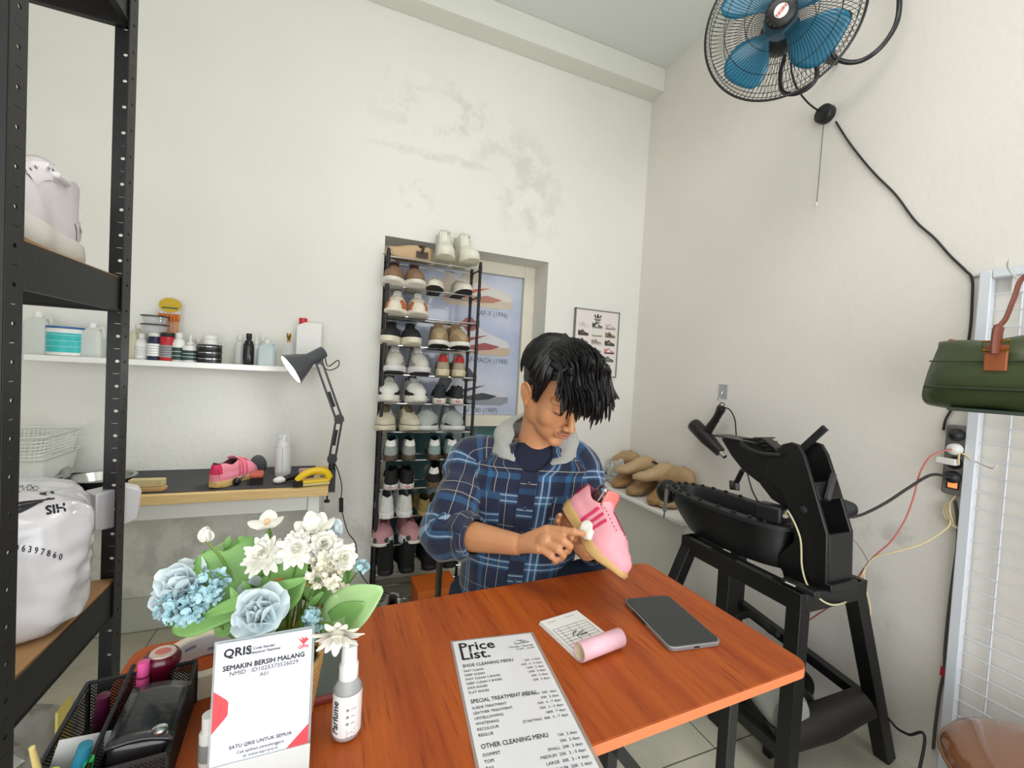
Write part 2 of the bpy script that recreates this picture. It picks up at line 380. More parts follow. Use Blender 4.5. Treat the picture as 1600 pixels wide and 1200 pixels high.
b.add(vs, [(i, (i+1) % n, n+(i+1) % n, n+i) for i in range(n)]); b.build('edge_band', mat('edge_band_orange', '#e07f50', .45), t)
LX, LY = TW/2-.16, TD/2-.04
for sx in (-1, 1):
    for sy in (-1, 1): MB().bar((sx*LX, sy*LY, 0), (sx*LX, sy*LY, TZ-.045), .022, .022, up=(1, 0, 0)).build('leg', BLKM, t, bev=.002)
b = MB(); b.box((0, LY, TZ-.031), (2*LX+.022, .022, .025)); b.box((0, -LY, TZ-.031), (2*LX+.022, .022, .025)); b.box((LX, 0, TZ-.031), (.022, 2*LY, .025)); b.box((-LX, 0, TZ-.031), (.022, 2*LY, .025)); b.build('top_frame', BLKM, t)
for sx in (-1, 1):
    MB().bar((sx*(LX-.26), -LY, TZ-.045), (sx*(LX-.02), -LY, TZ-.34), .018, .018, up=(0, 1, 0)).build('brace', BLKM, t)
    MB().bar((sx*(LX-.26), -LY, TZ-.045), (sx*(LX-.26), -LY, TZ-.1), .018, .018, up=(0, 1, 0)).build('hinge_plate', BLKM, t)
    MB().bar((sx*LX, -LY+.011, .12), (sx*LX, LY-.011, .12), .018, .018, up=(0, 0, 1)).build('stretcher', BLKM, t)

# ================================================================ shoe rack in the doorway
RKX0, RKX1, RKF, RKB = .2165, .697, 2.245, 2.405
TIERS = [1.25+(z-1.25)*2.245/2.345 for z in (1.815, 1.662, 1.508, 1.354, 1.200, 1.047, .894, .741, .588, .435, .282, .13, -.02)]
rk = thing('shoe_rack', 'tall narrow shoe rack of black posts and chrome bars in the doorway', 'shoe rack')
for x in (RKX0, RKX1):
    for y in (RKF, RKB):
        b = MB(); b.cyl((x, y, 0), (x, y, 1.825), .0085, n=10)
        for z in TIERS: b.cyl((x, y, z-.022), (x, y, z+.014), .0105, n=10)
        b.build('post', BLK, rk)
for z in TIERS:
    for y in (RKF, RKB): MB().cyl((RKX0, y, z-.0045), (RKX1, y, z-.0045), .0045, n=8).build('bar', CHR, rk)
    for x in (RKX0, RKX1): MB().cyl((x, RKF, z-.0045), (x, RKB, z-.0045), .004, n=6).build('side_bar', BLK, rk)
# ================================================================ shoes
def lerp(a, b, t): return a+(b-a)*t
def tab(t, pts):
    for (a, va), (b, vb) in zip(pts, pts[1:]):
        if t <= b: u = (t-a)/(b-a) if b > a else 0; u = max(0, u); u = u*u*(3-2*u); return va+(vb-va)*u
    return pts[-1][1]
class Shoe:
    """one shoe, heel at y=0, toe at +y, sole bottom at z=0; side=+1 right foot"""
    def __init__(s, L=.27, W=.096, sole=.028, heel=.032, H=.075, toeH=.045, side=1, shaft=0, open0=.04, open1=.46, lace1=.70, lace_gap=.011, chunky=0, flare=0, point=0, mouth=.026):
        s.L, s.W, s.sole, s.heel, s.H, s.toeH, s.side = L, W, sole, heel, H, toeH, side
        s.shaft, s.o0, s.o1, s.l1, s.lg, s.ch, s.fl, s.pt, s.mouth = shaft, open0, open1, lace1, lace_gap, chunky, flare, point, mouth
    def hw(s, t):          # half width of the plan at the sole
        k = s.W/.096
        w = tab(t, [(0, .024), (.05, .031), (.16, .035), (.42, .033), (.70, .048), (.84, .044), (.94, .031 if not s.pt else .022), (1, .012 if not s.pt else .004)])
        if t < .02: w = .022
        return w*k
    def cx(s, t): return s.side*tab(t, [(0, 0), (.35, .002), (.7, -.002), (1, -.012)])*-1
    def zs(s, t): return tab(t, [(0, s.heel), (.45, lerp(s.heel, s.sole, .6)), (.75, s.sole), (1, s.sole+.004)])      # top of the sole
    def spring(s, t): return tab(t, [(0, .003), (.06, 0), (.72, 0), (1, .014)])
    def top(s, t):
        c = s.zs(0)
        return tab(t, [(0, c+s.H*.93+s.shaft), (.06, c+s.H+s.shaft), (.25, c+s.H*.80+s.shaft), (s.o1, c+s.H+s.shaft*.92), (s.l1, s.sole+s.toeH+.016), (.86, s.sole+s.toeH*.92), (.955, s.sole+s.toeH*.68), (1, s.sole+.012)])
    def gap(s, t):
        m = s.mouth
        if t < s.o0: return m*.5*max(t/s.o0, 0)+.004
        return tab(t, [(s.o0, m*.8), (.2, m), (.36, m*.9), (s.o1, s.lg+.003), (s.l1, s.lg), (s.l1+.015, 0), (1.01, 0)])
    def P(s, t, u, off=0, side=1):      # a point of the outer wall: u=0 at the sole, 1 at the rim; side +1/-1
        w, g = s.hw(t)-.002, s.gap(t); z0, z1 = s.zs(t)-.004, s.top(t); y = t*s.L
        heelin = (.004*(u)) if t < .1 else 0
        bulge = math.sin(min(u, 1)*PI*.62)
        if t < s.l1: prof = [(w, 0), (w+.002, .25), (w*.93+.0, .5), (lerp(w, g, .38), .78), (max(g, .004), 1)]
        else: prof = [(w, 0), (w+.001, .28), (w*.93, .58), (w*.66, .86), (0, 1)]
        a = u*4; i = min(int(a), 3); f = a-i
        x = lerp(prof[i][0], prof[i+1][0], f); zz = lerp(prof[i][1], prof[i+1][1], f)
        if s.shaft and t < s.o1+.05:
            zz2 = zz; x = lerp(w*.98, max(g, .03*s.W/.096+.004), zz) if zz > .3 else x
            x = x if zz <= .3 else lerp(w, max(g+.006, .028), (zz-.3)/.7)
        nx = 1; 
        return Vector((s.cx(t)+side*(x+off), y+(-off if t < .02 else 0), lerp(z0, z1, zz)+off*.4*u))
    def upper(s, mats, zone=None):
        mb = MB(); N = 26; U = 9; rings = []
        ts = [0, .012, .03, .06]+[.06+.94*(k/(N-4))**.97 for k in range(1, N-3)]
        for t in ts:
            t = min(t, .998); z = s.zs(t); g = s.gap(t); c = s.cx(t); y = t*s.L
            L = [s.P(t, k/U, 0, -1) for k in range(U+1)]
            rim = L[-1]; R = [s.P(t, k/U, 0, 1) for k in range(U, -1, -1)]
            wi = max(min(s.hw(t)*.72, max(g*1.15, .003)), .003) if t < s.l1 else .003
            gi = max(g-.003, 0)
            yi = max(y, .009)
            inner = [Vector((c-gi, yi, rim.z-.001)), Vector((c-gi-.004 if g > .01 else c-gi, max(yi, .012), lerp(z, rim.z, .5))), Vector((c-wi, max(yi, .014), z+.002)), Vector((c+wi, max(yi, .014), z+.002)), Vector((c+gi+.004 if g > .01 else c+gi, max(yi, .012), lerp(z, rim.z, .5))), Vector((c+gi, yi, rim.z-.001))]
            rings.append(L+inner+R)
        n = len(rings[0]); vs = [p for r in rings for p in r]; fs = []; ms = []
        for i in range(len(rings)-1):
            tm = (ts[i]+ts[i+1])/2
            for j in range(n-1):
                fs.append((i*n+j, i*n+j+1, (i+1)*n+j+1, (i+1)*n+j))
                if U <= j < U+6: ms.append(1)
                else:
                    u = (j+.5)/U if j < U else (n-1-j-.5)/U
                    ms.append(zone(tm, u, -1 if j < U else 1) if zone else 0)
        nl = (len(rings)-1)*n; fs.append(tuple(nl+j for j in range(U+1))+tuple(nl+n-1-j for j in range(U-1, -1, -1))); ms.append(zone(1, .4, 1) if zone else 0)
        # close heel: outer wall across the back
        k = len(mb.v); mb.v += vs; mb.f += fs; mb.mi += ms
        r0 = rings[0]; L0 = [r0[j] for j in range(U+1)]; R0 = [r0[n-1-j] for j in range(U+1)]
        mb.grid(lambda a, b: lerp(L0[int(round(b*U))], R0[int(round(b*U))], a)+Vector((0, -.0075*math.sin(a*PI)-.002*math.sin(b*PI), 0)), 6, U, m=(zone(0, .5, 1) if zone else 0))
        kk = len(mb.f)-6*U
        if zone:
            for b in range(U):
                for a in range(6): mb.mi[kk+b*6+a] = zone(0, (b+.5)/U, 1)
        i0 = r0[U+1:U+7]
        mb.grid(lambda a, b: lerp(lerp(L0[U], R0[U], a)+Vector((0, -.0075*math.sin(a*PI), 0)), Vector((lerp(i0[0].x, i0[5].x, a), .012, s.zs(0)+.002)), b), 6, 2, m=1)
        return mb
    def solemesh(s, m_wall=0, m_bottom=1, m_line=None):
        mb = MB(); N = 26; rings = []
        ts = [0, .015, .04]+[.04+.96*k/(N-3) for k in range(1, N-2)]
        ex = .0015+s.ch*.004
        def outline(e, zf):
            left = []; right = []
            for t in ts:
                t = min(t, .999); w = s.hw(t)+e; y = t*s.L
                if t == 0: y -= e+.006; w *= .72
                if t > .99: y += e+.003; w *= .8
                left.append(Vector((s.cx(t)-w, y, zf(t)))); right.append(Vector((s.cx(t)+w, y, zf(t))))
            return left+right[::-1]
        lev = [(ex-.004, lambda t: s.spring(t)), (ex+.000, lambda t: s.spring(t)+.003), (ex+s.ch*.003, lambda t: lerp(s.spring(t), s.zs(t), .45)), (ex+.0005, lambda t: s.zs(t)-.003), (ex-.002, lambda t: s.zs(t))]
        R = [outline(e, f) for e, f in lev]; n = len(R[0]); vs = [p for r in R for p in r]
        fs = []; ms = []
        for i in range(4):
            for j in range(n): fs.append((i*n+j, i*n+(j+1) % n, (i+1)*n+(j+1) % n, (i+1)*n+j)); ms.append(m_bottom if i == 0 else (m_wall if not (m_line is not None and i == 3) else m_line))
        h = n//2
        for i in (0, 4):
            for j in range(h-1): fs.append((i*n+j, i*n+j+1, i*n+n-2-j, i*n+n-1-j)); ms.append(m_bottom if i == 0 else m_wall)
        mb.v += vs; mb.f += fs; mb.mi += ms; return mb
    def tongue(s, rise=.02, w=.021):
        def f(a, b):
            t = lerp(s.l1+.005, s.o1-.05, b); z = s.top(min(max(t, s.o1), s.l1)) + (.0015 if t > s.o1 else 0)
            if t < s.o1: z += (s.o1-t)/.05*rise*.9
            ww = lerp(w*.75, w*1.15, b)
            return Vector((s.cx(t)+(a-.5)*2*ww, t*s.L-(rise*.35 if b > .9 else 0), z-.003-.010*(2*a-1)**2))
        return MB().grid(f, 6, 10)
    def patch(s, quad, side=1, off=.0011, n=6, m=0, mb=None):
        mb = mb or MB(); a, b, c, d = quad            # (t,u) corners in order round the patch
        def f(x, y):
            p = (lerp(lerp(a[0], b[0], x), lerp(d[0], c[0], x), y), lerp(lerp(a[1], b[1], x), lerp(d[1], c[1], x), y)); return s.P(p[0], min(max(p[1], 0), 1), off, side)
        return mb.grid(f, n, n, m=m)
    def heelpatch(s, u0, u1, tw=.035, m=0, off=.0012):
        mb = MB()
        for sd in (-1, 1): s.patch([(0.001, u0), (tw, u0), (tw, u1), (0.001, u1)], sd, off, 4, m, mb)
        def f(a, b):
            u = lerp(u0, u1, b); l = s.P(0, u, off, -1); r = s.P(0, u, off, 1); return lerp(l, r, a)+Vector((0, -.0075*math.sin(a*PI)-.002*math.sin(u*PI)-.0005, 0))
        return mb.grid(f, 6, 6, m=m)
    def laces(s, n=5, r=.0016, bow=True, m=0):
        mb = MB()
        for k in range(n):
            t = lerp(s.o1+.01, s.l1-.01, k/(n-1)); z = s.top(t)+.0015; c = s.cx(t); w = s.lg+.007
            t2 = t+.035*(1 if k < n-1 else 0); z2 = s.top(t2)+.0015
            mb.tube([(c-w, t*s.L, z-.003), (c-w*.4, t*s.L, z+.002), (c+w*.4, lerp(t, t2, .6)*s.L, z2+.002), (c+w, t2*s.L, z2-.003)], r, 5)
            mb.tube([(c+w, t*s.L, z-.003), (c+w*.3, t*s.L, z+.0032), (c-w*.3, lerp(t, t2, .6)*s.L, z2+.0032), (c-w, t2*s.L, z2-.003)], r, 5)
        if bow:
            t = s.o1+.01; y = t*s.L; z = s.top(t)+.003; c = s.cx(t)
            for sd in (-1, 1):
                mb.tube(catmull([(c, y, z), (c+sd*.014, y+.006, z+.008), (c+sd*.027, y+.002, z+.001), (c+sd*.016, y-.006, z+.003), (c, y, z)], 4), r, 5)
                mb.tube(catmull([(c, y, z), (c+sd*.012, y+.02, z-.001), (c+sd*.02, y+.033, z-.010)], 4), r, 5)
        return mb
def shoe_parts(t, s, up='#dddddd', lining='#555555', sole='#eeeeea', bottom=None, tongue=None, laces=None, toecap=None, heeltab=None, stripes=None, sidepatch=None,
               overlay=None, zone=None, zcols=(), rough=.7, bow=True, lace_n=5, foxline=None, eyelets=True, heeltag=None, tongue_rise=.02, heelu=(.55, 1.0)):
    def mm(c, r=rough): return mat('shoe_'+c.strip('#')+('_g' if r < .5 else ''), c, r, noise=.05, nscale=60, bump=.1, bscale=300)
    s.upper([], zone).build('upper', [mm(up), mm(lining, .9)]+[mm(c) for c in zcols], t, smooth=50)
    o = s.solemesh(0, 1, 2 if foxline else None).build('sole', [mm(sole, .6), mm(bottom or sole, .7), mm(foxline or sole, .6)], t, smooth=50)
    if tongue: s.tongue(tongue_rise).build('tongue', mm(tongue), t, solid=.003)
    if laces: s.laces(lace_n, bow=bow).build('laces', mm(laces, .8), t)
    if toecap:
        b = MB()
        for sd in (-1, 1): s.patch([(.80, .0), (.985, .0), (.985, .98), (.86, .99)], sd, .0012, 7, 0, b)
        b.build('toe_cap', mm(toecap), t)
    if heeltab: s.heelpatch(heelu[0], heelu[1]).build('heel_tab', mm(heeltab), t)
    if stripes:
        for k in range(3):
            b = MB(); a = .36+k*.075
            for sd in (-1, 1): s.patch([(a, .06), (a+.034, .06), (a+.075, .86), (a+.041, .86)], sd, .0014, 5, 0, b)
            b.build('side_stripe', mm(stripes), t)
    if sidepatch:
        col, quad = sidepatch
        b = MB()
        for sd in (-1, 1): s.patch(quad, sd, .0013, 6, 0, b)
        b.build('side_panel', mm(col), t)
    if overlay:
        for col, quad, nm in overlay:
            for sd in (-1, 1): s.patch(quad, sd, .0018, 6, 0).build(nm, mm(col), t)
    if heeltag:
        b = MB()
        zc = s.zs(0)*.55; b.box((0, -.0105, zc), (.024, .002, .011)); b.build('heel_label', mm(heeltag, .5), t)
        text = MB(); text_into(text, 'VANS', basis((-.0095, -.0118, zc-.003), (1, 0, 0), (0, 0, 1), (0, -1, 0)), .0085, wide=.95); text.build('heel_lettering', mm('#f3f3f0', .5), heel_of(t))
def heel_of(t):
    for c in t.children:
        if c.name.startswith('heel_label'): return c
# placement of one shoe on the rack: px = picture column of its middle, tier index, toe out or heel out
def rack_mx(xc, tier, toe_out=True, yaw=0, yfront=None, z=None, roll=0, pitch=0, L=.27):
    zz = TIERS[tier] if z is None else z
    yf = RKF-.06 if yfront is None else yfront
    if toe_out: return Matrix.Translation((xc, yf+L*.999, zz)) @ Euler((pitch, roll, PI+yaw)).to_matrix().to_4x4()
    return Matrix.Translation((xc, yf, zz)) @ Euler((pitch, roll, yaw)).to_matrix().to_4x4()
def rx(px, py, Y=2.20): return ony(px, py, Y).x
KINDS = {
 # name, label of the kind, Shoe() settings, look, toes out?
 'brown_trainer': ('sneaker', 'brown mesh sneaker with white sole', dict(W=.1, sole=.03, heel=.036, H=.072, chunky=1, toeH=.05), dict(up='#86684f', lining='#4b3428', sole='#ded8cc', tongue='#5d3f31', laces='#3e251d', zone=lambda t, u, s: 2 if t < .62 and u > .45 else 0, zcols=['#5f4233']), True),
 'cream_flat': ('canvas_shoe', 'cream low canvas shoe', dict(W=.092, sole=.02, heel=.022, H=.05, toeH=.034, open1=.52, lace1=.58), dict(up='#d8d2c2', lining='#6a624e', sole='#ddd8ca', bottom='#2d2924', eyelets=False), True),
 'orange_patch': ('sneaker', 'off-white sneaker with orange toe patches', dict(W=.102, sole=.026, heel=.032, H=.08, toeH=.052, chunky=1), dict(up='#ddd3c1', lining='#a9aeb0', sole='#e2dac8', tongue='#cfd2d2', laces='#e7e5e0', overlay=[('#b9693a', [(.78, .1), (.93, .1), (.93, .75), (.80, .8)], 'toe_patch')], bow=False), True),
 'black_cream': ('slip_on_shoe', 'black canvas shoe with cream sole', dict(W=.098, sole=.036, heel=.036, H=.058, toeH=.036), dict(up='#1c1c1f', lining='#2a2a2c', sole='#dcd6c1', tongue='#1c1c1f', laces='#1c1c1f'), True),
 'tan_runner': ('running_shoe', 'tan running shoe with white midsole', dict(W=.1, sole=.032, heel=.04, H=.07, toeH=.052, chunky=1), dict(up='#a99374', lining='#71604b', sole='#e3dfd8', bottom='#1c1c1c', tongue='#b7a284', laces='#8b7557', zone=lambda t, u, s: 2 if t > .8 and u < .62 else 0, zcols=['#96805e']), True),
 'grey_runner': ('running_shoe', 'pale grey running shoe', dict(W=.1, sole=.036, heel=.044, H=.078, toeH=.05, chunky=1), dict(up='#c4c1b8', lining='#77736b', sole='#d6d3d4', bottom='#26262a', tongue='#a9a79f', laces='#e0ded8', overlay=[('#8e8c86', [(.70, .3), (.9, .12), (.93, .35), (.76, .62)], 'toe_overlay'), ('#dedbd4', [(.35, .1), (.5, .1), (.64, .8), (.46, .8)], 'side_overlay')]), True),
 'red_heel': ('sneaker', 'beige sneaker with a red padded heel', dict(W=.092, sole=.03, heel=.034, H=.062, toeH=.042), dict(up='#a39580', lining='#5f574b', sole='#cfc1a4', foxline='#e6dfcc', heeltab='#a3262b', laces='#8c4a40', tongue='#8f8474', bow=False), False),
 'white_black': ('sneaker', 'white sneaker with black mudguard', dict(W=.102, sole=.036, heel=.036, H=.07, toeH=.048), dict(up='#dcdcd6', lining='#303236', sole='#e4e2d8', tongue='#43464a', overlay=[('#1e1f21', [(.62, 0), (.97, 0), (.97, .30), (.64, .45)], 'mudguard')], laces='#d8d8d2', bow=False), True),
 'black_skate': ('skate_shoe', 'black skate shoe with red heel label', dict(W=.09, sole=.028, heel=.030, H=.055, toeH=.036, open1=.44, lace1=.5), dict(up='#23262a', lining='#1a1b1d', sole='#dedbd2', foxline='#e9e6de', heeltag='#b0353c'), False),
 'khaki_skate': ('skate_shoe', 'cream skate shoe with khaki lining', dict(W=.1, sole=.034, heel=.034, H=.062, toeH=.036, lace_gap=.017), dict(up='#cbc4ae', lining='#6e6344', sole='#d9d2bd', foxline='#33322e', tongue='#857a5b', overlay=[('#ece7d7', [(.47, .80), (.70, .80), (.70, .97), (.47, .97)], 'eyelet_band')]), True),
 'silver_runner': ('running_shoe', 'silver running shoe with black toe bumper', dict(W=.112, sole=.03, heel=.034, H=.082, toeH=.056, chunky=1), dict(up='#aab0ae', lining='#82888a', sole='#d8dad6', tongue='#8d9392', laces='#6b7070', overlay=[('#232426', [(.80, 0), (.985, 0), (.985, .16), (.86, .26)], 'toe_bumper'), ('#c9cdc9', [(.6, .15), (.82, .2), (.78, .7), (.62, .72)], 'side_overlay')]), True),
 'grey_gum': ('suede_sneaker', 'grey suede sneaker, white heel tab', dict(W=.092, sole=.026, heel=.03, H=.064, toeH=.038), dict(up='#9ba3a0', lining='#1d2b2d', sole='#54463a', heeltab='#f0efec', stripes='#6d7674', tongue='#2d4a50', laces='#2f4d55', bow=False, heelu=(.62, 1)), False),
 'aqua_gum': ('suede_sneaker', 'pale aqua suede sneaker, white heel tab', dict(W=.092, sole=.026, heel=.03, H=.064, toeH=.038), dict(up='#92aaa6', lining='#1f2f33', sole='#5a4034', heeltab='#f2f2ee', stripes='#5c7276', tongue='#2c4c55', laces='#2b4a57', bow=False, heelu=(.62, 1)), False),
 'black_sock': ('slip_on_shoe', 'black leather slip-on with pink heel label', dict(W=.096, sole=.026, heel=.028, H=.06, toeH=.04, open1=.47, lace1=.52), dict(up='#141416', lining='#0e0e10', sole='#ddd7d6', foxline='#efeceb', heeltag='#c06a72'), False),
 'black_stripe': ('suede_sneaker', 'black suede sneaker with white stripes', dict(W=.094, sole=.026, heel=.03, H=.066, toeH=.04), dict(up='#17171a', lining='#101012', sole='#6b5138', heeltab='#f1f1ee', stripes='#ededea', tongue='#161618', laces='#161618', heelu=(.6, 1)), False),
 'white_court': ('sneaker', 'plain white leather court sneaker', dict(W=.098, sole=.03, heel=.03, H=.07, toeH=.046, lace_gap=.015), dict(up='#dfe0dc', lining='#8f9795', sole='#e5e6e2', tongue='#eeeeea'), False),
 'olive_sandal': ('loafer', 'olive gold slip-on shoe', dict(W=.088, sole=.024, heel=.026, H=.05, toeH=.034, open1=.5, lace1=.54), dict(up='#8d7c49', lining='#3f3620', sole='#a08f5c'), False),
 'pink_suede': ('sneaker', 'pink suede sneaker with dark grey toe', dict(W=.108, sole=.024, heel=.03, H=.075, toeH=.056), dict(up='#c08c92', lining='#5b2c35', sole='#dddcd8', tongue='#a5747b', laces='#6d3841', overlay=[('#dcdad6', [(.72, 0), (.95, 0), (.9, .4), (.74, .3)], 'white_panel'), ('#3f4442', [(.86, 0), (.985, 0), (.985, .6), (.95, .6)], 'toe_panel')]), True),
 'black_boot': ('boot', 'black leather ankle boot', dict(W=.104, sole=.026, heel=.03, H=.07, toeH=.05, shaft=.06, lace_gap=.008), dict(up='#101012', lining='#0b0b0c', sole='#0f0f10', tongue='#111113', laces='#0d0d0e'), False),
 'dark_loafer': ('loafer', 'dark brown loafer', dict(W=.092, sole=.022, heel=.026, H=.054, toeH=.036, open1=.48, lace1=.53), dict(up='#2b2522', lining='#1a1614', sole='#8a8172'), False),
}
# tier, kind, [picture x of each shoe], picture y, yaw of each, where (for the labels), group
ROWS = [
 (1, 'brown_trainer', [622, 658], 440, [.05, .12], 'on the second tier'),
 (1, 'cream_flat', [691, 729], 452, [.1, .02], 'on the second tier'),
 (2, 'orange_patch', [630, 667], 492, [.12, .2], 'on the third tier'),
 (3, 'black_cream', [619, 651], 538, [.1, .1], 'on the fourth tier'),
 (3, 'tan_runner', [694, 722], 540, [.05, .02], 'at right of fourth tier'),
 (4, 'grey_runner', [622, 659], 583, [.03, .03], 'on the fifth tier'),
 (4, 'red_heel', [691, 717], 586, [.25, .2], 'at right of fifth tier'),
 (5, 'white_black', [614, 649], 626, [.05, -.05], 'on the sixth tier'),
 (5, 'black_skate', [686, 715], 630, [.22, .12], 'at right of sixth tier'),
 (6, 'khaki_skate', [607, 640], 672, [.03, -.05], 'on the seventh tier'),
 (6, 'silver_runner', [676, 714], 672, [.08, .05], 'at right of seventh tier'),
 (7, 'grey_gum', [609, 640], 716, [.2, .06], 'on the eighth tier'),
 (7, 'aqua_gum', [678, 706], 716, [.2, .08], 'at right of eighth tier'),
 (8, 'black_sock', [610, 637], 758, [.18, .06], 'on the ninth tier'),
 (8, 'black_stripe', [677, 706], 758, [.25, .2], 'beside the blue sleeve'),
 (9, 'white_court', [604, 635], 805, [.05, -.08], 'on the tenth tier'),
 (9, 'olive_sandal', [664, 690], 800, [.05, .05], 'on the tenth tier'),
 (10, 'pink_suede', [607, 640], 845, [.1, -.05], 'on the eleventh tier'),
 (10, 'dark_loafer', [668, 694], 845, [.1, .1], 'beside the pink sneakers'),
 (11, 'black_boot', [603, 637], 890, [.05, .02], 'on the lowest tier'),
 (11, 'black_boot', [671, 703], 888, [.1, .05], 'above the orange box'),
]
made = {}
for tier, kind, xs, py, yaws, where in ROWS:
    nm, lab, sp, look, toe = KINDS[kind]
    L = .265; sp = dict(sp); sp['L'] = L; sp['H'] *= 1.22; sp['toeH'] *= 1.15; sp['W'] *= 1.02; sp['sole'] *= 1.08; sp['heel'] *= 1.08
    for k, (px, yw) in enumerate(zip(xs, yaws)):
        lr = ('left' if k == 0 else 'right') + ' of the two'
        Y = RKF-.055
        if not toe: Y = RKF-.04
        X = rx(px, py, Y)
        mx = rack_mx(X, tier, toe, -yw if not toe else -yw, Y, L=L)
        side = (1 if k == 0 else -1)*(1 if toe else -1)
        key = (kind, side)
        label = '%s %s, %s' % (lab, where, lr)
        if key in made: o = dup(made[key], mx, label, 'shoes: ' + where); continue
        t = thing(nm, label, 'shoe', mx=mx, group='pair of ' + lab.split(' with ')[0] + 's'); made[key] = t
        shoe_parts(t, Shoe(side=side, **sp), **look)
# top of the rack: white high-tops and the sand coloured shoe lying across
for k, (px, yw) in enumerate(((700, .02), (730, -.1))):
    side = 1 if k == 0 else -1
    t = thing('high_top_shoe', 'off-white high-top boot on top of the shoe rack, %s of the two' % ('left' if k == 0 else 'right'), 'shoe', mx=rack_mx(rx(px, 410, RKF-.10), 0, True, -yw, RKF-.125, L=.225), group='pair of off-white high-top boots')
    shoe_parts(t, Shoe(L=.225, W=.098, side=side, H=.075, shaft=.06, sole=.03, heel=.032, toeH=.05, lace1=.66), up='#dddccd', lining='#a9a797', sole='#d4d2bd', bottom='#c9c7b0', tongue='#e2e1d4', laces='#e9e8de', lace_n=6)
t = thing('slipper', 'sand coloured suede slipper with a dark brown buckle lying across the rack top', 'shoe', mx=Matrix.Translation((rx(673, 405, RKF+.05), RKF+.055, TIERS[0])) @ Euler((0, 0, PI/2+.05)).to_matrix().to_4x4())
shoe_parts(t, Shoe(L=.235, W=.085, side=1, H=.062, toeH=.05, sole=.014, heel=.016, open0=.04, open1=.34, lace1=.4, mouth=.02), up='#c2a57f', lining='#7c6244', sole='#b59a74')
b = MB(); b.tube(catmull([(-.047, .06, .03), (-.044, .05, .066), (-.02, .05, .078), (.0, .055, .08)], 5), .007, 8); b.box((-.047, .055, .028), (.006, .06, .03)); b.build('buckle', mat('dark_leather', '#3c2620', .5), t)
# on the floor in front of the rack
t = thing('high_top_shoe', 'white canvas high-top lying open on the floor below the rack', 'shoe', mx=Matrix.Translation((.10, 1.93, .0)) @ Euler((0, 0, -.35)).to_matrix().to_4x4())
shoe_parts(t, Shoe(L=.28, W=.105, side=1, H=.075, shaft=.06, sole=.03, heel=.03, toeH=.05), up='#c9c6bd', lining='#8b8878', sole='#e2e0da', tongue='#b8b5a8', laces='#d9d7d0', bow=False)
t = thing('high_top_shoe', 'grey white canvas high-top standing on the floor behind the other one', 'shoe', mx=Matrix.Translation((.275, 1.93, .0)) @ Euler((0, 0, -.1)).to_matrix().to_4x4())
shoe_parts(t, Shoe(L=.28, W=.105, side=-1, H=.075, shaft=.06, sole=.03, heel=.03, toeH=.05), up='#bcbab2', lining='#7c7a6e', sole='#dad8d2', tongue='#a9a79c', laces='#d0cec8', bow=False)
# orange shoe box with dark lettering
org = mat('orange_card', '#c2601a', .55, noise=.08, nscale=10)
bx = thing('shoe_box', 'orange cardboard shoe box with dark slanted lettering on the floor below the rack', 'box', mx=T((.50, 2.11, 0), .05))
MB().box((0, 0, .075), (.20, .17, .15)).build('box_body', org, bx, bev=.002); MB().box((0, 0, .155), (.206, .176, .03)).build('lid', org, bx, bev=.002)
b = MB(); text_into(b, 'ZERO', basis((-.085, -.0865, .05), Vector((.94, 0, .34)), Vector((-.34, 0, .94)), (0, -1, 0)), .055, bold=.01); text_into(b, 'WHITE', basis((-.05, -.0865, .03), Vector((.94, 0, .34)), Vector((-.34, 0, .94)), (0, -1, 0)), .03, bold=.01)
b.build('lettering', mat('dark_print', '#3a2018', .6), bx)
# ================================================================ things on the wall shelf
def vz(z, py0, py1, Y, px): return abs(ony(px, py0, Y).z-ony(px, py1, Y).z)
def jar(name, label, cat, px, pw, ytop, prof, mats, Y=None, group=None, label_band=None, base=None, x=None, y=None):
    """a turned container standing at picture column px on the wall shelf; prof = [(r,h,part)] in units of radius 1 and height 1"""
    Y = Y or 2.275
    d = ray(px, 560); dd = Y/d.y
    X = CPOS.x+d.x*dd; r = pw/2*dd/CF; zb = WZ if base is None else base
    H = ony(px, ytop, Y).z-zb
    t = thing(name, label, cat, (X, Y, zb), group=group)
    parts = {}
    for p in prof: parts.setdefault(p[2], []).append((p[0]*r, p[1]*H))
    for nm, pr in parts.items():
        MB().lathe(pr, n=20).build(nm, mats[nm], t, bev=0, smooth=50)
    if label_band:
        h0, h1, m, rr = label_band[:4]
        MB().lathe([(r*rr+.0004, H*h0), (r*rr+.0006, H*h0), (r*rr+.0006, H*h1), (r*rr+.0004, H*h1)], n=20, cap=False).build('label', m, t)
        if len(label_band) > 4:
            col, lines = label_band[4:]
            b = MB()
            for k in range(lines):
                zz = H*lerp(h1, h0, (k+1)/(lines+1))
                b.lathe([(r*rr+.0011, zz-.0009), (r*rr+.0011, zz+.0009)], n=20, cap=False)
            b.build('print', col, t)
    return t
TRANS = mat('translucent_plastic', '#d9ddd8', .35, alpha=.82, noise=.03); CLEAR = mat('clear_plastic', '#e6ecee', .08, alpha=.28, coat=.3)
WPL = mat('milky_plastic', '#e4e5e1', .35); DGREEN = mat('dark_green_label', '#1f3f38', .5); PAPER = mat('white_paper', '#ebebea', .6)
NAVY = mat('navy_paint_jar', '#1b2045', .3); REDJ = mat('red_paint', '#b3202c', .3); TEAL = mat('teal_label', '#31b6b6', .45, noise=.25, nscale=60); DBLUE = mat('deep_blue', '#1f5f9a', .4)
BOT = [(.92, 0, 'bottle'), (1, .03, 'bottle'), (1, .62, 'bottle'), (.72, .76, 'bottle'), (.42, .8, 'bottle'), (.42, .82, 'bottle')]
CAP = [(.5, .82, 'cap'), (.55, .83, 'cap'), (.5, 1, 'cap')]
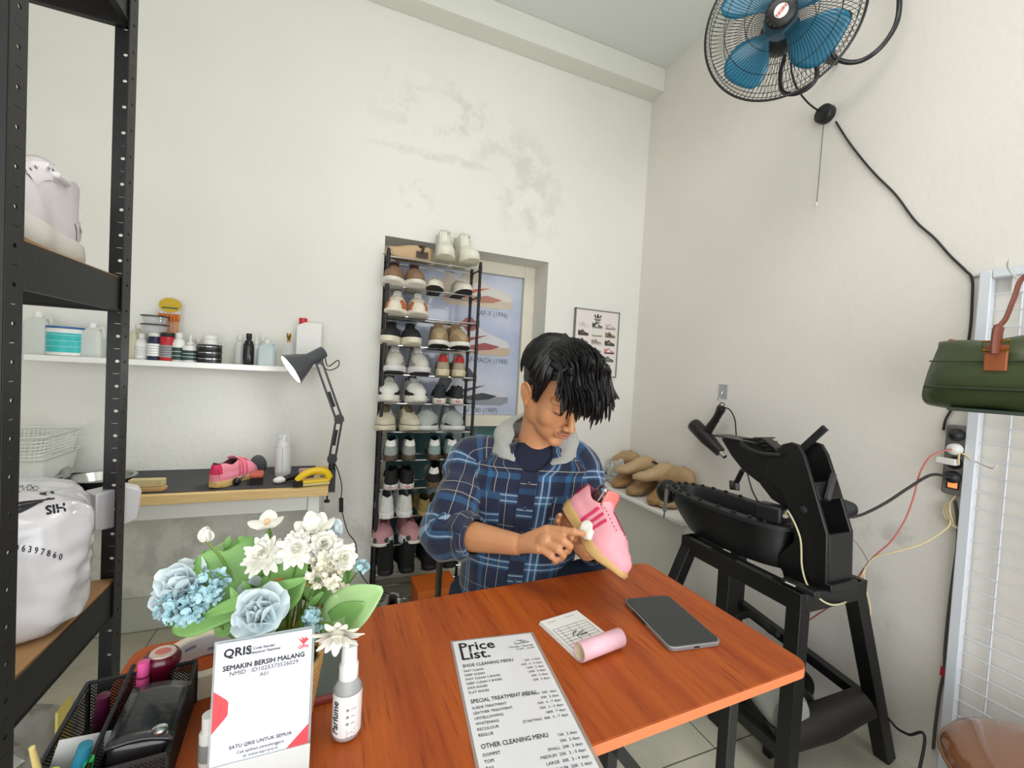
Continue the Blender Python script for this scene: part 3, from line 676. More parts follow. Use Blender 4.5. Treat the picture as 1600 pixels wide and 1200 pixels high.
def jug(name, label, px0, px1, ytop, Y, m=TRANS, capm=WHT, group=None):
    Xa, Xb = ony(px0, 550, Y).x, ony(px1, 550, Y).x; H = ony((px0+px1)/2, ytop, Y).z-WZ; w = Xb-Xa
    t = thing(name, label, 'bottle', ((Xa+Xb)/2, Y, WZ), group=group)
    b = MB(); P = lambda s: rrect(w*s, min(w, .13)*s*.8, .016*s)
    b.ring([[Vector((p[0], p[1], h)) for p in P(s)] for s, h in ((.93, 0), (1, .006), (1, H*.62), (.9, H*.74), (.55, H*.83), (.35, H*.87))]); b.build('bottle', m, t, smooth=60)
    MB().lathe([(w*.17, H*.86), (w*.18, H*.865), (w*.17, H)], n=16).build('cap', capm, t)
    b = MB(); b.tube(catmull([(w*.2, 0, H*.82), (w*.42, 0, H*.88), (w*.5, 0, H*.7), (w*.47, 0, H*.55)], 4), .006, 6); b.build('handle', m, t)
    return t
jug('chemical_jug', 'large pale translucent jug at the left end of the wall shelf', 38, 80, 487, 2.27)
jar('paste_tub', 'white tub with a turquoise label and blue rims on the wall shelf', 'tub', 104, 46, 511, [(.9, 0, 'tub'), (.97, .02, 'tub'), (1, .93, 'tub'), (1.04, .94, 'lid'), (1.04, 1, 'lid')], {'tub': WPL, 'lid': DBLUE}, label_band=(.12, .9, TEAL, .985, mat('pale_teal', '#9fe0d8', .5), 3))
jug('chemical_jug', 'pale translucent jug right of the turquoise tub, beside the steel post', 126, 162, 505, 2.28)
jug('chemical_jug', 'yellowish translucent jug just right of the steel post on the wall shelf', 200, 217, 508, 2.29, mat('amber_plastic', '#d5d2b4', .3, alpha=.85))
jar('glue_bottle', 'short white bottle with ribbed white cap left of the blue paint jar', 'bottle', 222, 18, 521, BOT+CAP, {'bottle': WPL, 'cap': WHT}, label_band=(.1, .55, PAPER, 1.0, mat('grey_print', '#8a8a88', .6), 5))
PJ = [(.95, 0, 'jar'), (1, .03, 'jar'), (1, .78, 'jar'), (.8, .86, 'jar'), (.82, .861, 'cap'), (.86, .87, 'cap'), (.86, 1, 'cap')]
jar('paint_jar', 'navy blue paint jar with white label on the wall shelf', 'jar', 241, 18, 520, PJ, {'jar': NAVY, 'cap': WHT}, label_band=(.15, .6, PAPER, 1.0, mat('grey_print', '#8a8a88', .6), 4), Y=2.26)
jar('paint_jar', 'red paint jar with black cap and grey label on the wall shelf', 'jar', 261, 20, 520, PJ, {'jar': REDJ, 'cap': BLK}, label_band=(.12, .55, mat('grey_label', '#8b8f8d', .5), 1.0, mat('dark_print', '#3a2018', .6), 4), Y=2.26)
jar('paint_jar', 'white paint bottle with a dark green label right of the red jar', 'jar', 279, 18, 520, BOT+CAP, {'bottle': WPL, 'cap': WHT}, label_band=(.05, .48, DGREEN, 1.0, PAPER, 2), Y=2.26)
DROP = [(.92, 0, 'bottle'), (1, .03, 'bottle'), (1, .5, 'bottle'), (.7, .6, 'bottle'), (.5, .62, 'nozzle'), (.52, .7, 'nozzle'), (.22, .74, 'nozzle'), (.1, 1, 'nozzle')]
jar('dropper_bottle', 'white dropper bottle with pointed nozzle and dark green label', 'bottle', 297, 20, 523, DROP, {'bottle': WPL, 'nozzle': WHT}, label_band=(.06, .42, DGREEN, 1.0, PAPER, 2), Y=2.25)
jar('glue_bottle', 'small white bottle behind the dropper bottle', 'bottle', 309, 15, 530, BOT+CAP, {'bottle': WPL, 'cap': WHT}, Y=2.31)
# stack of black tins with a white jar on top
for k in range(3):
    zb = WZ+.0002+k*.0262
    t = thing('polish_tin', ['black polish tin at the bottom of the stack on the wall shelf', 'black polish tin in the middle of the stack', 'black polish tin on top of the stack, under the white jar'][k], 'tin', (ony(327, 560, 2.25).x, 2.25, zb), group='stack of black polish tins')
    MB().lathe([(.043, 0), (.045, .002), (.045, .014), (.0465, .0145), (.0465, .0255), (.045, .026)], n=28).build('tin', BLK, t); MB().lathe([(.0468, .016), (.0468, .0185)], n=28, cap=False).build('rim', CHR, t)
jar('cream_jar', 'white ribbed jar standing on the stack of black tins', 'jar', 328, 20, 525, [(.95, 0, 'jar'), (1, .03, 'jar'), (1, .6, 'jar'), (1.04, .62, 'lid'), (1.04, 1, 'lid')], {'jar': WPL, 'lid': WHT}, Y=2.25, base=WZ+.0788)
# clear boxes stacked on the paint jars
zt = ony(242, 520, 2.26).z
for k in range(2):
    t = thing('clear_tub', 'clear plastic tub with black rim, %s of the two on the blue jar' % ('lower', 'upper')[k], 'tub', (ony(242, 515, 2.26).x, 2.26, zt+.0005+k*.036), group='clear tubs on the paint jars')
    MB().lathe([(.038, 0), (.044, .03), (.042, .03), (.036, .003)], n=24).build('tub', CLEAR, t); MB().lathe([(.044, .03), (.049, .031), (.049, .0345), (.044, .035)], n=24).build('rim', BLK, t)
# pack of brushes hanging card
X0, X1 = ony(247, 500, 2.30).x, ony(279, 500, 2.30).x; Zt, Zb = ony(263, 466, 2.30).z, ony(263, 522, 2.30).z
t = thing('brush_pack', 'hanging pack of orange handled brushes with a yellow header card', 'pack', ((X0+X1)/2, 2.318, WZ))
w_ = X1-X0
MB().box((0, 0, (Zt-WZ)/2-.01), (w_, .004, Zt-WZ-.02)).build('clear_sleeve', mat('sleeve_film', '#dfe0e2', .2, alpha=.7), t)
zc = Zt-WZ-.028; MB().prism([(math.cos(2*PI*k/24)*w_*.56, math.sin(2*PI*k/24)*.032) for k in range(24)], -.003, .003, mx=basis((0, -.001, zc), (1, 0, 0), (0, 0, 1), (0, -1, 0))).build('header_card', mat('header_yellow', '#c9a81c', .5), t)
MB().box((0, -.0045, zc-.012), (w_*.8, .001, .008)).build('print', mat('green_print', '#5a6a2a', .5), t)
org_ = mat('orange_handle', '#e8862a', .4); bri = mat('brush_hair', '#c8702a', .8)
for k in range(6):
    xx = (k-2.5)*w_/6.6; hh = Zb-WZ
    o = MB().cyl((xx, -.009, .0), (xx+.002*(k-3), -.009, .055+hh), .0032, n=8).build('brush_handle', org_, t)
    MB().lathe([(.004, 0), (.0075, .01), (.006, .03), (.001, .036)], o=(xx+.002*(k-3), -.009, .055+hh), n=10).build('brush_head', bri, t)
# right half of the shelf
jar('spray_bottle', 'clear spray bottle left of the slim black bottle', 'bottle', 374, 15, 524, BOT+CAP, {'bottle': TRANS, 'cap': WHT}, Y=2.29)
jar('spray_bottle', 'slim black spray bottle near the right end of the wall shelf', 'bottle', 388, 15, 521, BOT+CAP, {'bottle': mat('gloss_black', '#17181c', .2), 'cap': BLK}, Y=2.24)
jar('dropper_bottle', 'white nozzle bottle right behind the slim black bottle', 'bottle', 400, 14, 519, DROP, {'bottle': WPL, 'nozzle': WHT}, Y=2.29)
jar('spray_bottle', 'short clear bottle with white cap beside the wide pale jug', 'bottle', 410, 12, 526, BOT+CAP, {'bottle': TRANS, 'cap': WHT}, Y=2.31)
jug('chemical_jug', 'squat pale blue jug left of the lamp head', 403, 431, 531, 2.25, mat('bluish_plastic', '#ccd9dc', .3, alpha=.85))
jar('perfume_flask', 'clear glass flask with gold collar behind the lamp head', 'bottle', 450, 18, 521, [(.8, 0, 'glass'), (1, .05, 'glass'), (1, .45, 'glass'), (.6, .7, 'glass'), (.2, .74, 'glass'), (.24, .74, 'collar'), (.24, .86, 'collar'), (.34, .88, 'collar'), (.34, 1, 'collar')], {'glass': CLEAR, 'collar': mat('gold', '#b3873c', .3, metal=1)}, Y=2.28)
X0, X1 = ony(466, 540, 2.31).x, ony(500, 540, 2.31).x; Z1 = ony(483, 501, 2.31).z
t = thing('plastic_canister', 'flat white canister with a red screw cap at the right end of the wall shelf', 'canister', ((X0+X1)/2, 2.30, WZ))
# shelf reaches under it
MB().prism([(-.055, 0), (.055, 0), (.055, Z1-WZ-.012), (-.02, Z1-WZ-.012), (-.055, Z1-WZ-.03)], -.028, .028, mx=basis((0, 0, 0), (1, 0, 0), (0, 0, 1), (0, -1, 0))).build('canister', mat('canister_white', '#e3e3df', .4), t, bev=.005, seg=3)
MB().cyl((-.03, 0, Z1-WZ-.02), (-.03, 0, Z1-WZ+.008), .018, n=18).build('red_cap', RED, t)
# ================================================================ framed shoe posters
def shoe_outline(mb, x, z, w, M, ms, flip=1):
    """side view of a low shoe drawn as flat layers: sole, upper, panel"""
    k = w
    S = [(0, .02), (.02, .10), (.98, .12), (1, .04), (.9, 0), (.05, 0)]
    U = [(.01, .10), (.0, .30), (.05, .46), (.12, .40), (.22, .36), (.32, .44), (.40, .50), (.46, .44), (.62, .30), (.80, .24), (.95, .20), (.98, .12)]
    Pn = [(.25, .14), (.36, .34), (.47, .36), (.62, .14)]
    for j, (poly, m) in enumerate(((U, ms[1]), (S, ms[0]), (Pn, ms[2]))):
        mb.sheet([(x+p[0]*k*flip, z+p[1]*k) for p in poly], M, .0004*(j+1), m)
PX0, PX1, PZ0, PZ1 = 1.356, 1.684, 1.243, 1.664
t = thing('shoe_poster', 'small framed poster of fifteen sneakers on the wall right of the door', 'poster', (PX0, 2.36, PZ0))
W_, H_ = PX1-PX0, PZ1-PZ0
M = basis((0, -.017, 0), (1, 0, 0), (0, 0, 1), (0, -1, 0))
MB().box((W_/2, -.008, H_/2), (W_-.004, .016, H_-.004)).build('poster_sheet', mat('poster_paper', '#e6dedb', .45), t)
b = MB()
for (c, d) in (((W_/2, H_-.003), (W_, .006)), ((W_/2, .003), (W_, .006)), ((.003, H_/2), (.006, H_)), ((W_-.003, H_/2), (.006, H_))): b.box((c[0], -.0105, c[1]), (d[0], .021, d[1]))
b.build('poster_frame', mat('grey_frame', '#77756f', .4), t)
pc = [mat('pp%d' % i, c, .6) for i, c in enumerate(['#d9d3d0', '#3d3a39', '#c3b6b4', '#46383a', '#dddbd2', '#8f7c5e', '#6b5b52', '#a58d86', '#4a3f34', '#d8a9ad', '#8d8a86', '#c7838c', '#d9a760', '#5d6350', '#e9e4e0'])]
grid = [(0, 2, 0), (1, 4, 10), (2, 4, 10), (3, 6, 3), (4, 14, 10), (5, 8, 6), (6, 3, 8), (7, 10, 2), (8, 5, 3), (9, 14, 11), (10, 14, 10), (11, 14, 3), (14, 9, 7), (12, 7, 12), (13, 10, 13)]
for k, (u, p, so) in enumerate(grid):
    r_, c_ = divmod(k, 3); b = MB(); shoe_outline(b, .026+c_*.1, H_-.115-r_*.052, .078, M, (so, u, p)); b.build('printed_shoe', pc, t, smooth=0, norm=False)
b = MB()
for a in (-.6, 0, .6):
    b.sheet([(W_/2+math.sin(a)*.02-.006*math.cos(a), H_-.055+math.cos(a)*.005), (W_/2+math.sin(a)*.038-.007*math.cos(a), H_-.052+math.cos(a)*.018), (W_/2+math.sin(a)*.042, H_-.052+math.cos(a)*.03), (W_/2+math.sin(a)*.038+.007*math.cos(a), H_-.052+math.cos(a)*.018), (W_/2+math.sin(a)*.02+.006*math.cos(a), H_-.055+math.cos(a)*.005)], M, .0008)
for j in range(3): b.sheet([(W_/2-.03+j*.006, H_-.056-j*.005), (W_/2+.03-j*.006, H_-.056-j*.005), (W_/2+.026-j*.006, H_-.059-j*.005), (W_/2-.026+j*.006, H_-.059-j*.005)], M, .0008)
b.build('logo', INK, t, smooth=0, norm=False)
b = MB(); text_into(b, 'adidas', M @ Matrix.Translation((W_/2, H_-.083, .0008)), .017, align='CENTER', bold=.012); b.build('brand_name', INK, t, smooth=0, norm=False)
b = MB(); text_into(b, 'SAMBA OG SHOES', M @ Matrix.Translation((W_/2, .046, .0008)), .046, align='CENTER', wide=.62, bold=.025); b.build('title', INK, t, smooth=0, norm=False)
b = MB()
for k in range(4): b.sheet([(.03, .04-k*.008), (W_-.03-(k == 3)*.06, .04-k*.008), (W_-.03-(k == 3)*.06, .0375-k*.008), (.03, .0375-k*.008)], M, .0008)
b.build('small_print', mat('grey_print', '#8a8a88', .6), t, smooth=0, norm=False)
# big poster inside the door glass
t = thing('shoe_poster', 'large glossy pale blue poster of three basketball sneakers filling the door', 'poster', (FX0+fw_, FY+.03, .965))
W_, H_ = FX1-FX0-2*fw_, RZ-fw_-.965
pb = mat('poster_blue', '#bcc5dc', .12, coat=.5); q = NT(pb); g = q.n('ShaderNodeTexCoord'); q.l(q.mix(q.ramp(q.noise(g.outputs['Object'], 3.2, 3), .35, .65), lin('#a9b4cf'), lin('#c9d0e2')), q.b.inputs['Base Color'])
MB().box((W_/2, .003, H_/2), (W_-.002, .006, H_-.002)).build('poster_sheet', pb, t, smooth=0)
M = basis((0, -.0006, 0), (1, 0, 0), (0, 0, 1), (0, -1, 0))
swo = [(.15, .30), (.25, .20), (.36, .20), (.66, .34), (.36, .27), (.24, .27)]
cols = [('#d9d4cf', '#b57b6c', '#c9573d', '#cdbfae'), ('#cfd0d4', '#9c4a4a', '#a3363e', '#c4ad98'), ('#c9ccd8', '#33353c', '#2b2d33', '#8f949f')]
for k, (name_, yy) in enumerate((('AF-V (1996)', 492), ('AF-MACH (1988)', 565), ('AF-180 (1989)', 642))):
    z0 = ony(775, yy, FY+.03).z-.965; x0 = W_-.52; S_ = .46
    mats = [mat('pb%d%d' % (k, j), c, .3) for j, c in enumerate(cols[k])]
    b = MB()
    U = [(.02, .12), (.0, .34), (.06, .52), (.14, .46), (.26, .44), (.34, .56), (.42, .62), (.50, .50), (.60, .40), (.80, .32), (.95, .26), (1, .14)]
    Mu = [(.0, .06), (.03, .16), (.25, .20), (.42, .13), (.6, .19), (.8, .14), (1.0, .15), (1.0, .05), (.9, .0), (.1, .0)]
    Mid = [(.03, .13), (.27, .22), (.42, .15), (.62, .21), (.84, .16), (.72, .10), (.5, .07), (.3, .12), (.05, .08)]
    Cl = [(.22, .44), (.34, .60), (.42, .62), (.52, .48), (.46, .40), (.36, .38), (.30, .46)]
    H2 = [(.0, .34), (.06, .52), (.14, .46), (.2, .4), (.12, .22), (.04, .2)]
    sc = S_
    for j, (poly, m) in enumerate(((U, 0), (Mu, 3), (Mid, 1), (Cl, 1 if k else 3), (H2, 3 if k < 2 else 1), (swo, 2))):
        b.sheet([(x0+p[0]*sc, z0+.035+p[1]*sc*.8) for p in poly], M, .0004*(j+1), m)
    b.build('printed_shoe', mats, t, smooth=0, norm=False)
    b = MB(); text_into(b, name_, M @ Matrix.Translation((x0+.17 if k else x0+.24, z0-.012, .0006)), .045, wide=.85); b.build('caption', mat('slate_print', '#5a6070', .5), t, smooth=0, norm=False)
# ================================================================ things on the work desk
DT = DZ+.0002
def ond(px, py): return onz(px, py, DT)
# desk lamp with clamp
t = thing('desk_lamp', 'black swing arm desk lamp clamped to the desk, lit and shining on the wall', 'lamp', (0, 0, 0))
LYY = 2.06
base = ony(512, 752, LYY); elb = ony(530, 655, LYY); sho = ony(497, 562, LYY); J0 = ony(518, 728, LYY)
lb = mat('lamp_black', '#18191b', .35)
b = MB(); b.box((DX1+.012, LYY, DZ+.0), (.03, .045, .1)); b.box((DX1-.012, LYY, DZ+.012), (.05, .04, .012)); b.cyl((DX1-.004, LYY, DZ-.09), (DX1-.004, LYY, DZ-.03), .004, n=10); b.cyl((DX1-.004, LYY, DZ-.048), (DX1-.004, LYY, DZ-.040), .016, n=14); b.cyl((DX1-.004, LYY, DZ-.1), (DX1-.004, LYY, DZ-.09), .012, n=14)
b.build('clamp', lb, t, bev=.002)
b = MB(); b.cyl((DX1+.01, LYY, DZ+.045), (DX1+.01, LYY, DZ+.1), .014, n=14); b.build('swivel', lb, t)
A0 = Vector((DX1+.01, LYY, DZ+.095))
def arm(a, c, nm):
    b = MB(); off = Vector((.011, 0, .003))
    d_ = (c-a).normalized(); n_ = Vector((-d_.z, 0, d_.x))*.0125
    for s_ in (-1, 1): b.bar(a+n_*s_, c+n_*s_, .0095, .0095, up=(0, 1, 0))
    b.build(nm, lb, t)
    MB().cyl(a+n_*.2+d_*.06, a+n_*.2+d_*.13, .006, n=10).build('spring', BLKM, t)
arm(A0, elb, 'lower_arm'); arm(elb, sho, 'upper_arm')
for p in (A0, elb, sho):
    b = MB(); b.cyl(p+Vector((0, -.013, 0)), p+Vector((0, .013, 0)), .021, n=16); b.cyl(p+Vector((0, -.018, 0)), p+Vector((0, .018, 0)), .007, n=10); b.build('joint', lb, t)
hd = ony(494, 556, LYY-.02); tip = ony(459, 575, LYY-.045)
ax = (tip-hd).normalized()
R0 = .062
MB().lathe([(.020, -.075), (.026, -.070), (.027, -.005), (.030, .0), (.036, .012), (.048, .034), (R0+.008, .082), (R0+.006, .082), (.045, .035), (.03, .012), (.024, .004)], o=hd+ax*.035, ax=ax, n=28, cap=True).build('lamp_shade', [mat('shade_grey', '#4a4e52', .3)], t, smooth=60)
b = MB(); b.ell((0, 0, 0), (.024, .024, .028)); o = b.build('bulb', mat('bulb_glow', '#ffffff', .5, emit=26), t); o.location = hd+ax*.088
MB().lathe([(.044, .04), (.0655, .0815)], o=hd+ax*.035, ax=ax, n=28, cap=False).build('reflector', mat('reflector_white', '#f2f4f4', .3), t)
b = MB(); b.bar(sho, hd+ax*(-.01)+Vector((0, 0, -.03)), .008, .008, up=(0, 1, 0)); b.build('head_bracket', lb, t)
MB().tube(catmull([hd-ax*.04, ony(512, 572, LYY), ony(528, 563, LYY-.02), ony(528, 573, LYY), ony(512, 578, LYY), sho], 6), .0024, 6).build('cable', lb, t)
MB().tube(catmull([A0, ony(528, 735, LYY+.01), ony(534, 760, 2.15), ony(533, 790, 2.2), ony(543, 830, 2.2), ony(556, 850, 2.2), ony(559, 885, 2.15), ony(575, 912, 2.05), ony(600, 925, 2.0), ony(628, 936, 1.95), ony(640, 955, 1.9)], 6), .0024, 6).build('power_cord', lb, t)
b = MB(); b.cyl(ony(533, 778, 2.19), ony(533, 800, 2.19), .010, n=12); b.build('cord_switch', lb, t, bev=.003)
l = bpy.data.lights.new('lamp_bulb_light', 'SPOT'); l.energy = 4.5; l.color = (.88, .98, 1); l.spot_size = math.radians(125); l.spot_blend = 1.0; l.shadow_soft_size = .03
lo = bpy.data.objects.new('lamp_bulb_light', l); COL.objects.link(lo); lo.location = hd+ax*.125; lo.rotation_euler = (ax+Vector((0, .35, 0))).to_track_quat('-Z', 'Y').to_euler()
# wooden brush with pale bristles
p = ond(243, 757)
t = thing('scrub_brush', 'wooden scrubbing brush lying bristles up at the left of the dark mat', 'brush', (p.x, 2.01, DT), -.05)
bw = mat('brush_wood', '#b08c5a', .6, noise=.1, nscale=40)
MB().prism(rrect(.128, .045, .018), 0, .018).build('brush_block', bw, t, bev=.004)
b = MB(); b.box((.003, 0, .032), (.108, .035, .028)); b.build('bristles', mat('bristle_cream', '#c9b98a', .9, noise=.3, nscale=300, bump=.8, bscale=400), t, bev=.003)
# pink sneaker on the desk
PK = dict(up='#e58b9b', lining='#5d2b3a', sole='#c9a469', bottom='#b58d50', heeltab='#cf2a56', stripes='#e04a72', tongue='#e9a0aa', laces='#e4536f', heelu=(.45, 1), bow=False)
t = thing('suede_sneaker', 'pink suede sneaker with gum sole standing on the desk', 'shoe', mx=T(tuple(ond(338, 764)), -.42))
t.location = (ond(336, 762).x, 2.0, DT)
shoe_parts(t, Shoe(L=.26, W=.095, side=-1, sole=.024, heel=.03, H=.068, toeH=.04), **PK)
# shoe tree: dark last with rod and knob
q0 = ond(394, 745); t = thing('shoe_tree', 'dark oval shoe tree with a steel rod and black knob on the desk', 'shoe tree', (q0.x, 2.17, DT))
b = MB(); b.ell((.018, .03, .045), (.034, .018, .052), R=Matrix.Rotation(.35, 3, 'X')); b.build('toe_form', mat('charcoal_foam', '#4a4b4d', .8), t)
MB().cyl((-.0, .0, .03), (-.03, -.12, .022), .0035, n=8).build('rod', CHR, t); MB().ell((-.034, -.135, .017), (.015, .015, .015)).build('knob', BLK, t)
p = ond(404, 750); t = thing('hand_brush', 'small dark bristle brush with a coral red handle next to the shoe tree', 'brush', (p.x, 2.06, DT), .1)
MB().box((0, 0, .014), (.045, .07, .028)).build('bristles', mat('dark_bristle', '#241d1c', .9, bump=.8, bscale=300), t); MB().box((0, 0, .037), (.05, .075, .017)).build('handle', mat('coral', '#b9513f', .5), t, bev=.006, seg=3)
# spray can
p = ond(444, 738); t = thing('spray_can', 'white aerosol can with a clear cap standing at the back of the desk', 'can', (p.x, 2.17, DT))
rc = .0325; MB().lathe([(rc-.003, 0), (rc, .003), (rc, .14), (rc-.002, .145), (.02, .158), (.018, .162)], n=28).build('can', mat('can_white', '#c9c9c6', .3, noise=.05), t, smooth=40)
MB().lathe([(rc+.0006, .02), (rc+.0006, .132)], n=28, cap=False).build('label', mat('can_label', '#dadada', .4, noise=.12, nscale=120), t); MB().lathe([(rc-.004, .146), (.026, .150), (.024, .188), (.0, .19)], n=24).build('cap', CLEAR, t)
MB().lathe([(.008, .16), (.008, .172), (0, .174)], n=12).build('nozzle', WHT, t)
b = MB(); b.box((0, -rc-.001, .076), (.0015, .001, .112)); b.build('seam', mat('grey_print', '#8a8a88', .6), t)
# black and white clip tool
p = ond(458, 742); t = thing('fabric_shaver', 'black and white handheld tool lying right of the spray can', 'tool', (p.x, 2.06, DT), .45)
MB().ell((-.045, -.0, .014), (.026, .02, .014)).build('white_head', WHT, t); MB().tube([(-.03, 0, .016), (0, 0, .02), (.04, 0, .02), (.06, 0, .018)], [.012, .014, .013, .008], 12).build('body', BLK, t)
MB().ell((.05, .0, .025), (.022, .012, .010)).build('grey_inlay', mat('pale_grey', '#b9b9b9', .4), t)
# yellow brush
p = ond(489, 757); t = thing('scrub_brush', 'yellow plastic brush with an arched handle at the front edge of the desk', 'brush', (p.x, 2.0, DT), .18)
yl = mat('yellow_plastic', '#e9c312', .35)
MB().prism(rrect(.14, .048, .02), .012, .022).build('base', yl, t, bev=.003); b = MB(); b.box((0, 0, .006), (.125, .04, .012)); b.build('bristles', mat('yellow_bristle', '#d9d08a', .9, bump=.8, bscale=300), t)
MB().tube(catmull([(-.062, 0, .02), (-.035, 0, .045), (.01, 0, .058), (.05, 0, .048), (.066, 0, .02)], 5), [.014]+[.015]*19+[.012], 12).build('handle', yl, t)
b = MB(); b.box((-.06, -.012, .012), (.035, .03, .02)); b.build('scraper', mat('dark_bristle', '#241d1c', .9), t)
p = ond(475, 733); t = thing('flat_case', 'flat pink block in a clear case behind the yellow brush', 'case', (p.x+.02, 2.2, DT)); MB().box((0, 0, .011), (.075, .035, .022)).build('case', mat('pale_pink', '#c9a2a4', .4), t, bev=.004)
# steel basins and trays
def bowl(label, px, py, r, y, h=.035, z=DT, sx=1):
    p = onz(px, py, z); t = thing('steel_tray', label, 'tray', (p.x, y, z), group='steel trays on the desk')
    MB().lathe([(r*.75, 0), (r*.8, .002), (r*.95, h*.9), (r*1.06, h), (r*1.06, h+.002), (r*.93, h+.001), (r*.78, .005), (0, .004)], n=36, sx=sx).build('tray', STEEL, t, smooth=60)
    MB().tube([(r*1.06*sx*math.cos(a), r*1.06*math.sin(a), h+.001) for a in [2*PI*k/36 for k in range(36)]], .002, 6, closed=True).build('rolled_rim', STEEL, t)
bowl('round steel tray at the left of the desk, right of the steel post', 205, 735, .095, 2.12)
bowl('large oval steel tray behind the plastic bag', 115, 722, .17, 2.10, .05, sx=1.05); bowl('smaller steel tray in front of the large one behind the plastic bag', 125, 745, .10, 1.975, .03, sx=1)
# stacked white baskets
for k in range(2):
    X_, Y_ = -1.14, 2.19; z0 = DT+k*.082
    t = thing('plastic_basket', ['white plastic basket, lower of the two at the left end of the desk', 'white slotted plastic basket, upper of the two at the left end of the desk'][k], 'basket', (X_, Y_, z0), group='white plastic baskets')
    b = MB(); P = lambda s, zz: [Vector((p[0], p[1], zz)) for p in rrect(.34*s, .26*s, .03*s)]
    hh = .11
    b.ring([P(.88, 0), P(.9, .004), P(.9, .008), P(.885, .006)], True, True)
    wp = mat('basket_white', '#e2e4dc', .45)
    if k == 0: b.ring([P(.9, .004), P(1, hh), P(.985, hh), P(.885, .005)], False, False)
    else:
        for j in range(9):
            s = .9+.1*(j/8); zz = .006+(hh-.01)*j/8; r_ = P(s, zz); b.ring([r_, [v+Vector((0, 0, .0045)) for v in r_], [v*.99+Vector((0, 0, .0045)) for v in r_]], False, False)
        n_ = 84; bot = P(.9, .006); top_ = P(1, hh-.004); per = len(bot)
        def at_(loop, u):
            L = [0]; 
            for i in range(per): L.append(L[-1]+(loop[(i+1) % per]-loop[i]).length)
            d_ = u*L[-1]
            for i in range(per):
                if L[i+1] >= d_: return loop[i].lerp(loop[(i+1) % per], (d_-L[i])/max(L[i+1]-L[i], 1e-6))
            return loop[0]
        for j in range(n_): b.bar(at_(bot, j/n_), at_(top_, j/n_), .003, .002, up=(1, .3, 0))
    b.build('basket', wp, t); r_ = P(1.03, hh); b = MB(); b.ring([r_, [v+Vector((0, 0, .007)) for v in r_], [v*.96+Vector((0, 0, .0072)) for v in [Vector((a.x, a.y, a.z)) for a in r_]]], False, False); b.build('rim', wp, t, solid=.002)
# ================================================================ things on the table
TT = TZ+.0004
def tb(px, py, z=TT): return onz(px, py, z)
def quad_frame(p_tl, p_tr, p_bl):      # local frame of a flat thing: origin bottom-left, x right, y away
    x = (p_tr-p_tl).normalized(); y = (p_tl-p_bl); y = (y-x*y.dot(x)).normalized(); return x, y
# --- price list in its plastic sleeve
tl, tr, br = tb(707, 1004), tb(829, 990), tb(921, 1190)
x, y = quad_frame(tl, tr, tr*1+(tl-tr)*0+(br-tr)+(tl-tr)) ; x = (tr-tl).normalized(); y = (tr-br); y = (y-x*y.dot(x)).normalized()
W = (tr-tl).length; H = .335
o0 = tl-y*H
M = basis(o0, x, y, (0, 0, 1))
t = thing('price_list', 'laminated white price list sheet lying on the table front', 'price list', mx=M)
MB().prism([(-.004, -.004), (W+.006, -.004), (W+.006, H+.004), (-.004, H+.004)], 0, .0006).build('plastic_sleeve', mat('sleeve_plastic', '#b9a9a2', .12, alpha=.55, coat=.6), t)
sh = mat('price_paper', '#e3e5ea', .2, coat=.4, bump=.25, bscale=6)
MB().prism([(0, 0), (W, 0), (W, H), (0, H)], .0007, .0011).build('paper', sh, t)
def line(b, s, u, v, size, **k): text_into(b, s, Matrix.Translation((u, v, .0014)), size, **k)
b = MB(); line(b, 'Price', .008, H-.030, .033, bold=.020); line(b, 'List.', .008, H-.053, .033, bold=.020); b.build('title', INK, t, smooth=0, norm=False)
b = MB()
yy = H-.072
prices = [['25K  2 days', '35K  3 - 4 days', '100K  2 days', '130K  3 days', '30K  2 days', '20K  2 days'], ['STARTING  50K  days', '50K  2 days', '55K  6 - 7 days', '35K  2 - 3 days', '180K  7 days', 'STARTING  40K  5 - 7 days'], ['15K  2 days', '20K  2 days', 'SMALL  20K  2 days', 'MEDIUM  25K  2 - 3 days', 'LARGE  30K  3 - 4 days', 'REGULER  20K  2 days', 'HARD  35K  3 days', 'STARTING  40K  3 days']]
for k, (head, items, gap_) in enumerate((('SHOE CLEANING MENU', ['FAST CLEAN', 'DEEP CLEAN', 'FAST CLEAN 3 SHOES', 'DEEP CLEAN 3 SHOES', 'KIDS SHOES', 'FLAT SHOES'], .018), ('SPECIAL TREATMENT MENU', ['SUEDE TREATMENT', 'LEATHER TREATMENT', 'UNYELLOWING', 'WHITENING', 'RECOLOUR', 'REGLUE'], .018), ('OTHER CLEANING MENU', ['DOMPET', 'TOPI', 'TAS', '', '', 'HELM', '', ''], .018))):
    line(b, head, .008, yy, .0105, bold=.022, wide=.80); y0 = yy+.002 if k else yy-.004
    yy -= .0118
    for j, it in enumerate(items):
        if it: line(b, it, .008, yy-j*.0098, .0066, bold=.014, wide=.92)
    for j, pr in enumerate(prices[k]): line(b, pr, W-.006, y0-j*.0098-(.004 if k else 0), .0062, align='RIGHT', bold=.01)
    yy -= len(items)*.0098+.010
line(b, 'Monday - Saturday', W-.006, H-.037, .0062, align='RIGHT', bold=.01); line(b, '9 AM - 10 PM', W-.006, H-.045, .0062, align='RIGHT', bold=.01); b.build('menu_lettering', mat('grey_ink', '#3b3c42', .5), t, smooth=0, norm=False)
b = MB(); line(b, '085606397860', W-.008, .010, .009, align='RIGHT', bold=.015); b.build('phone_number', mat('grey_ink', '#3b3c42', .5), t, smooth=0, norm=False)
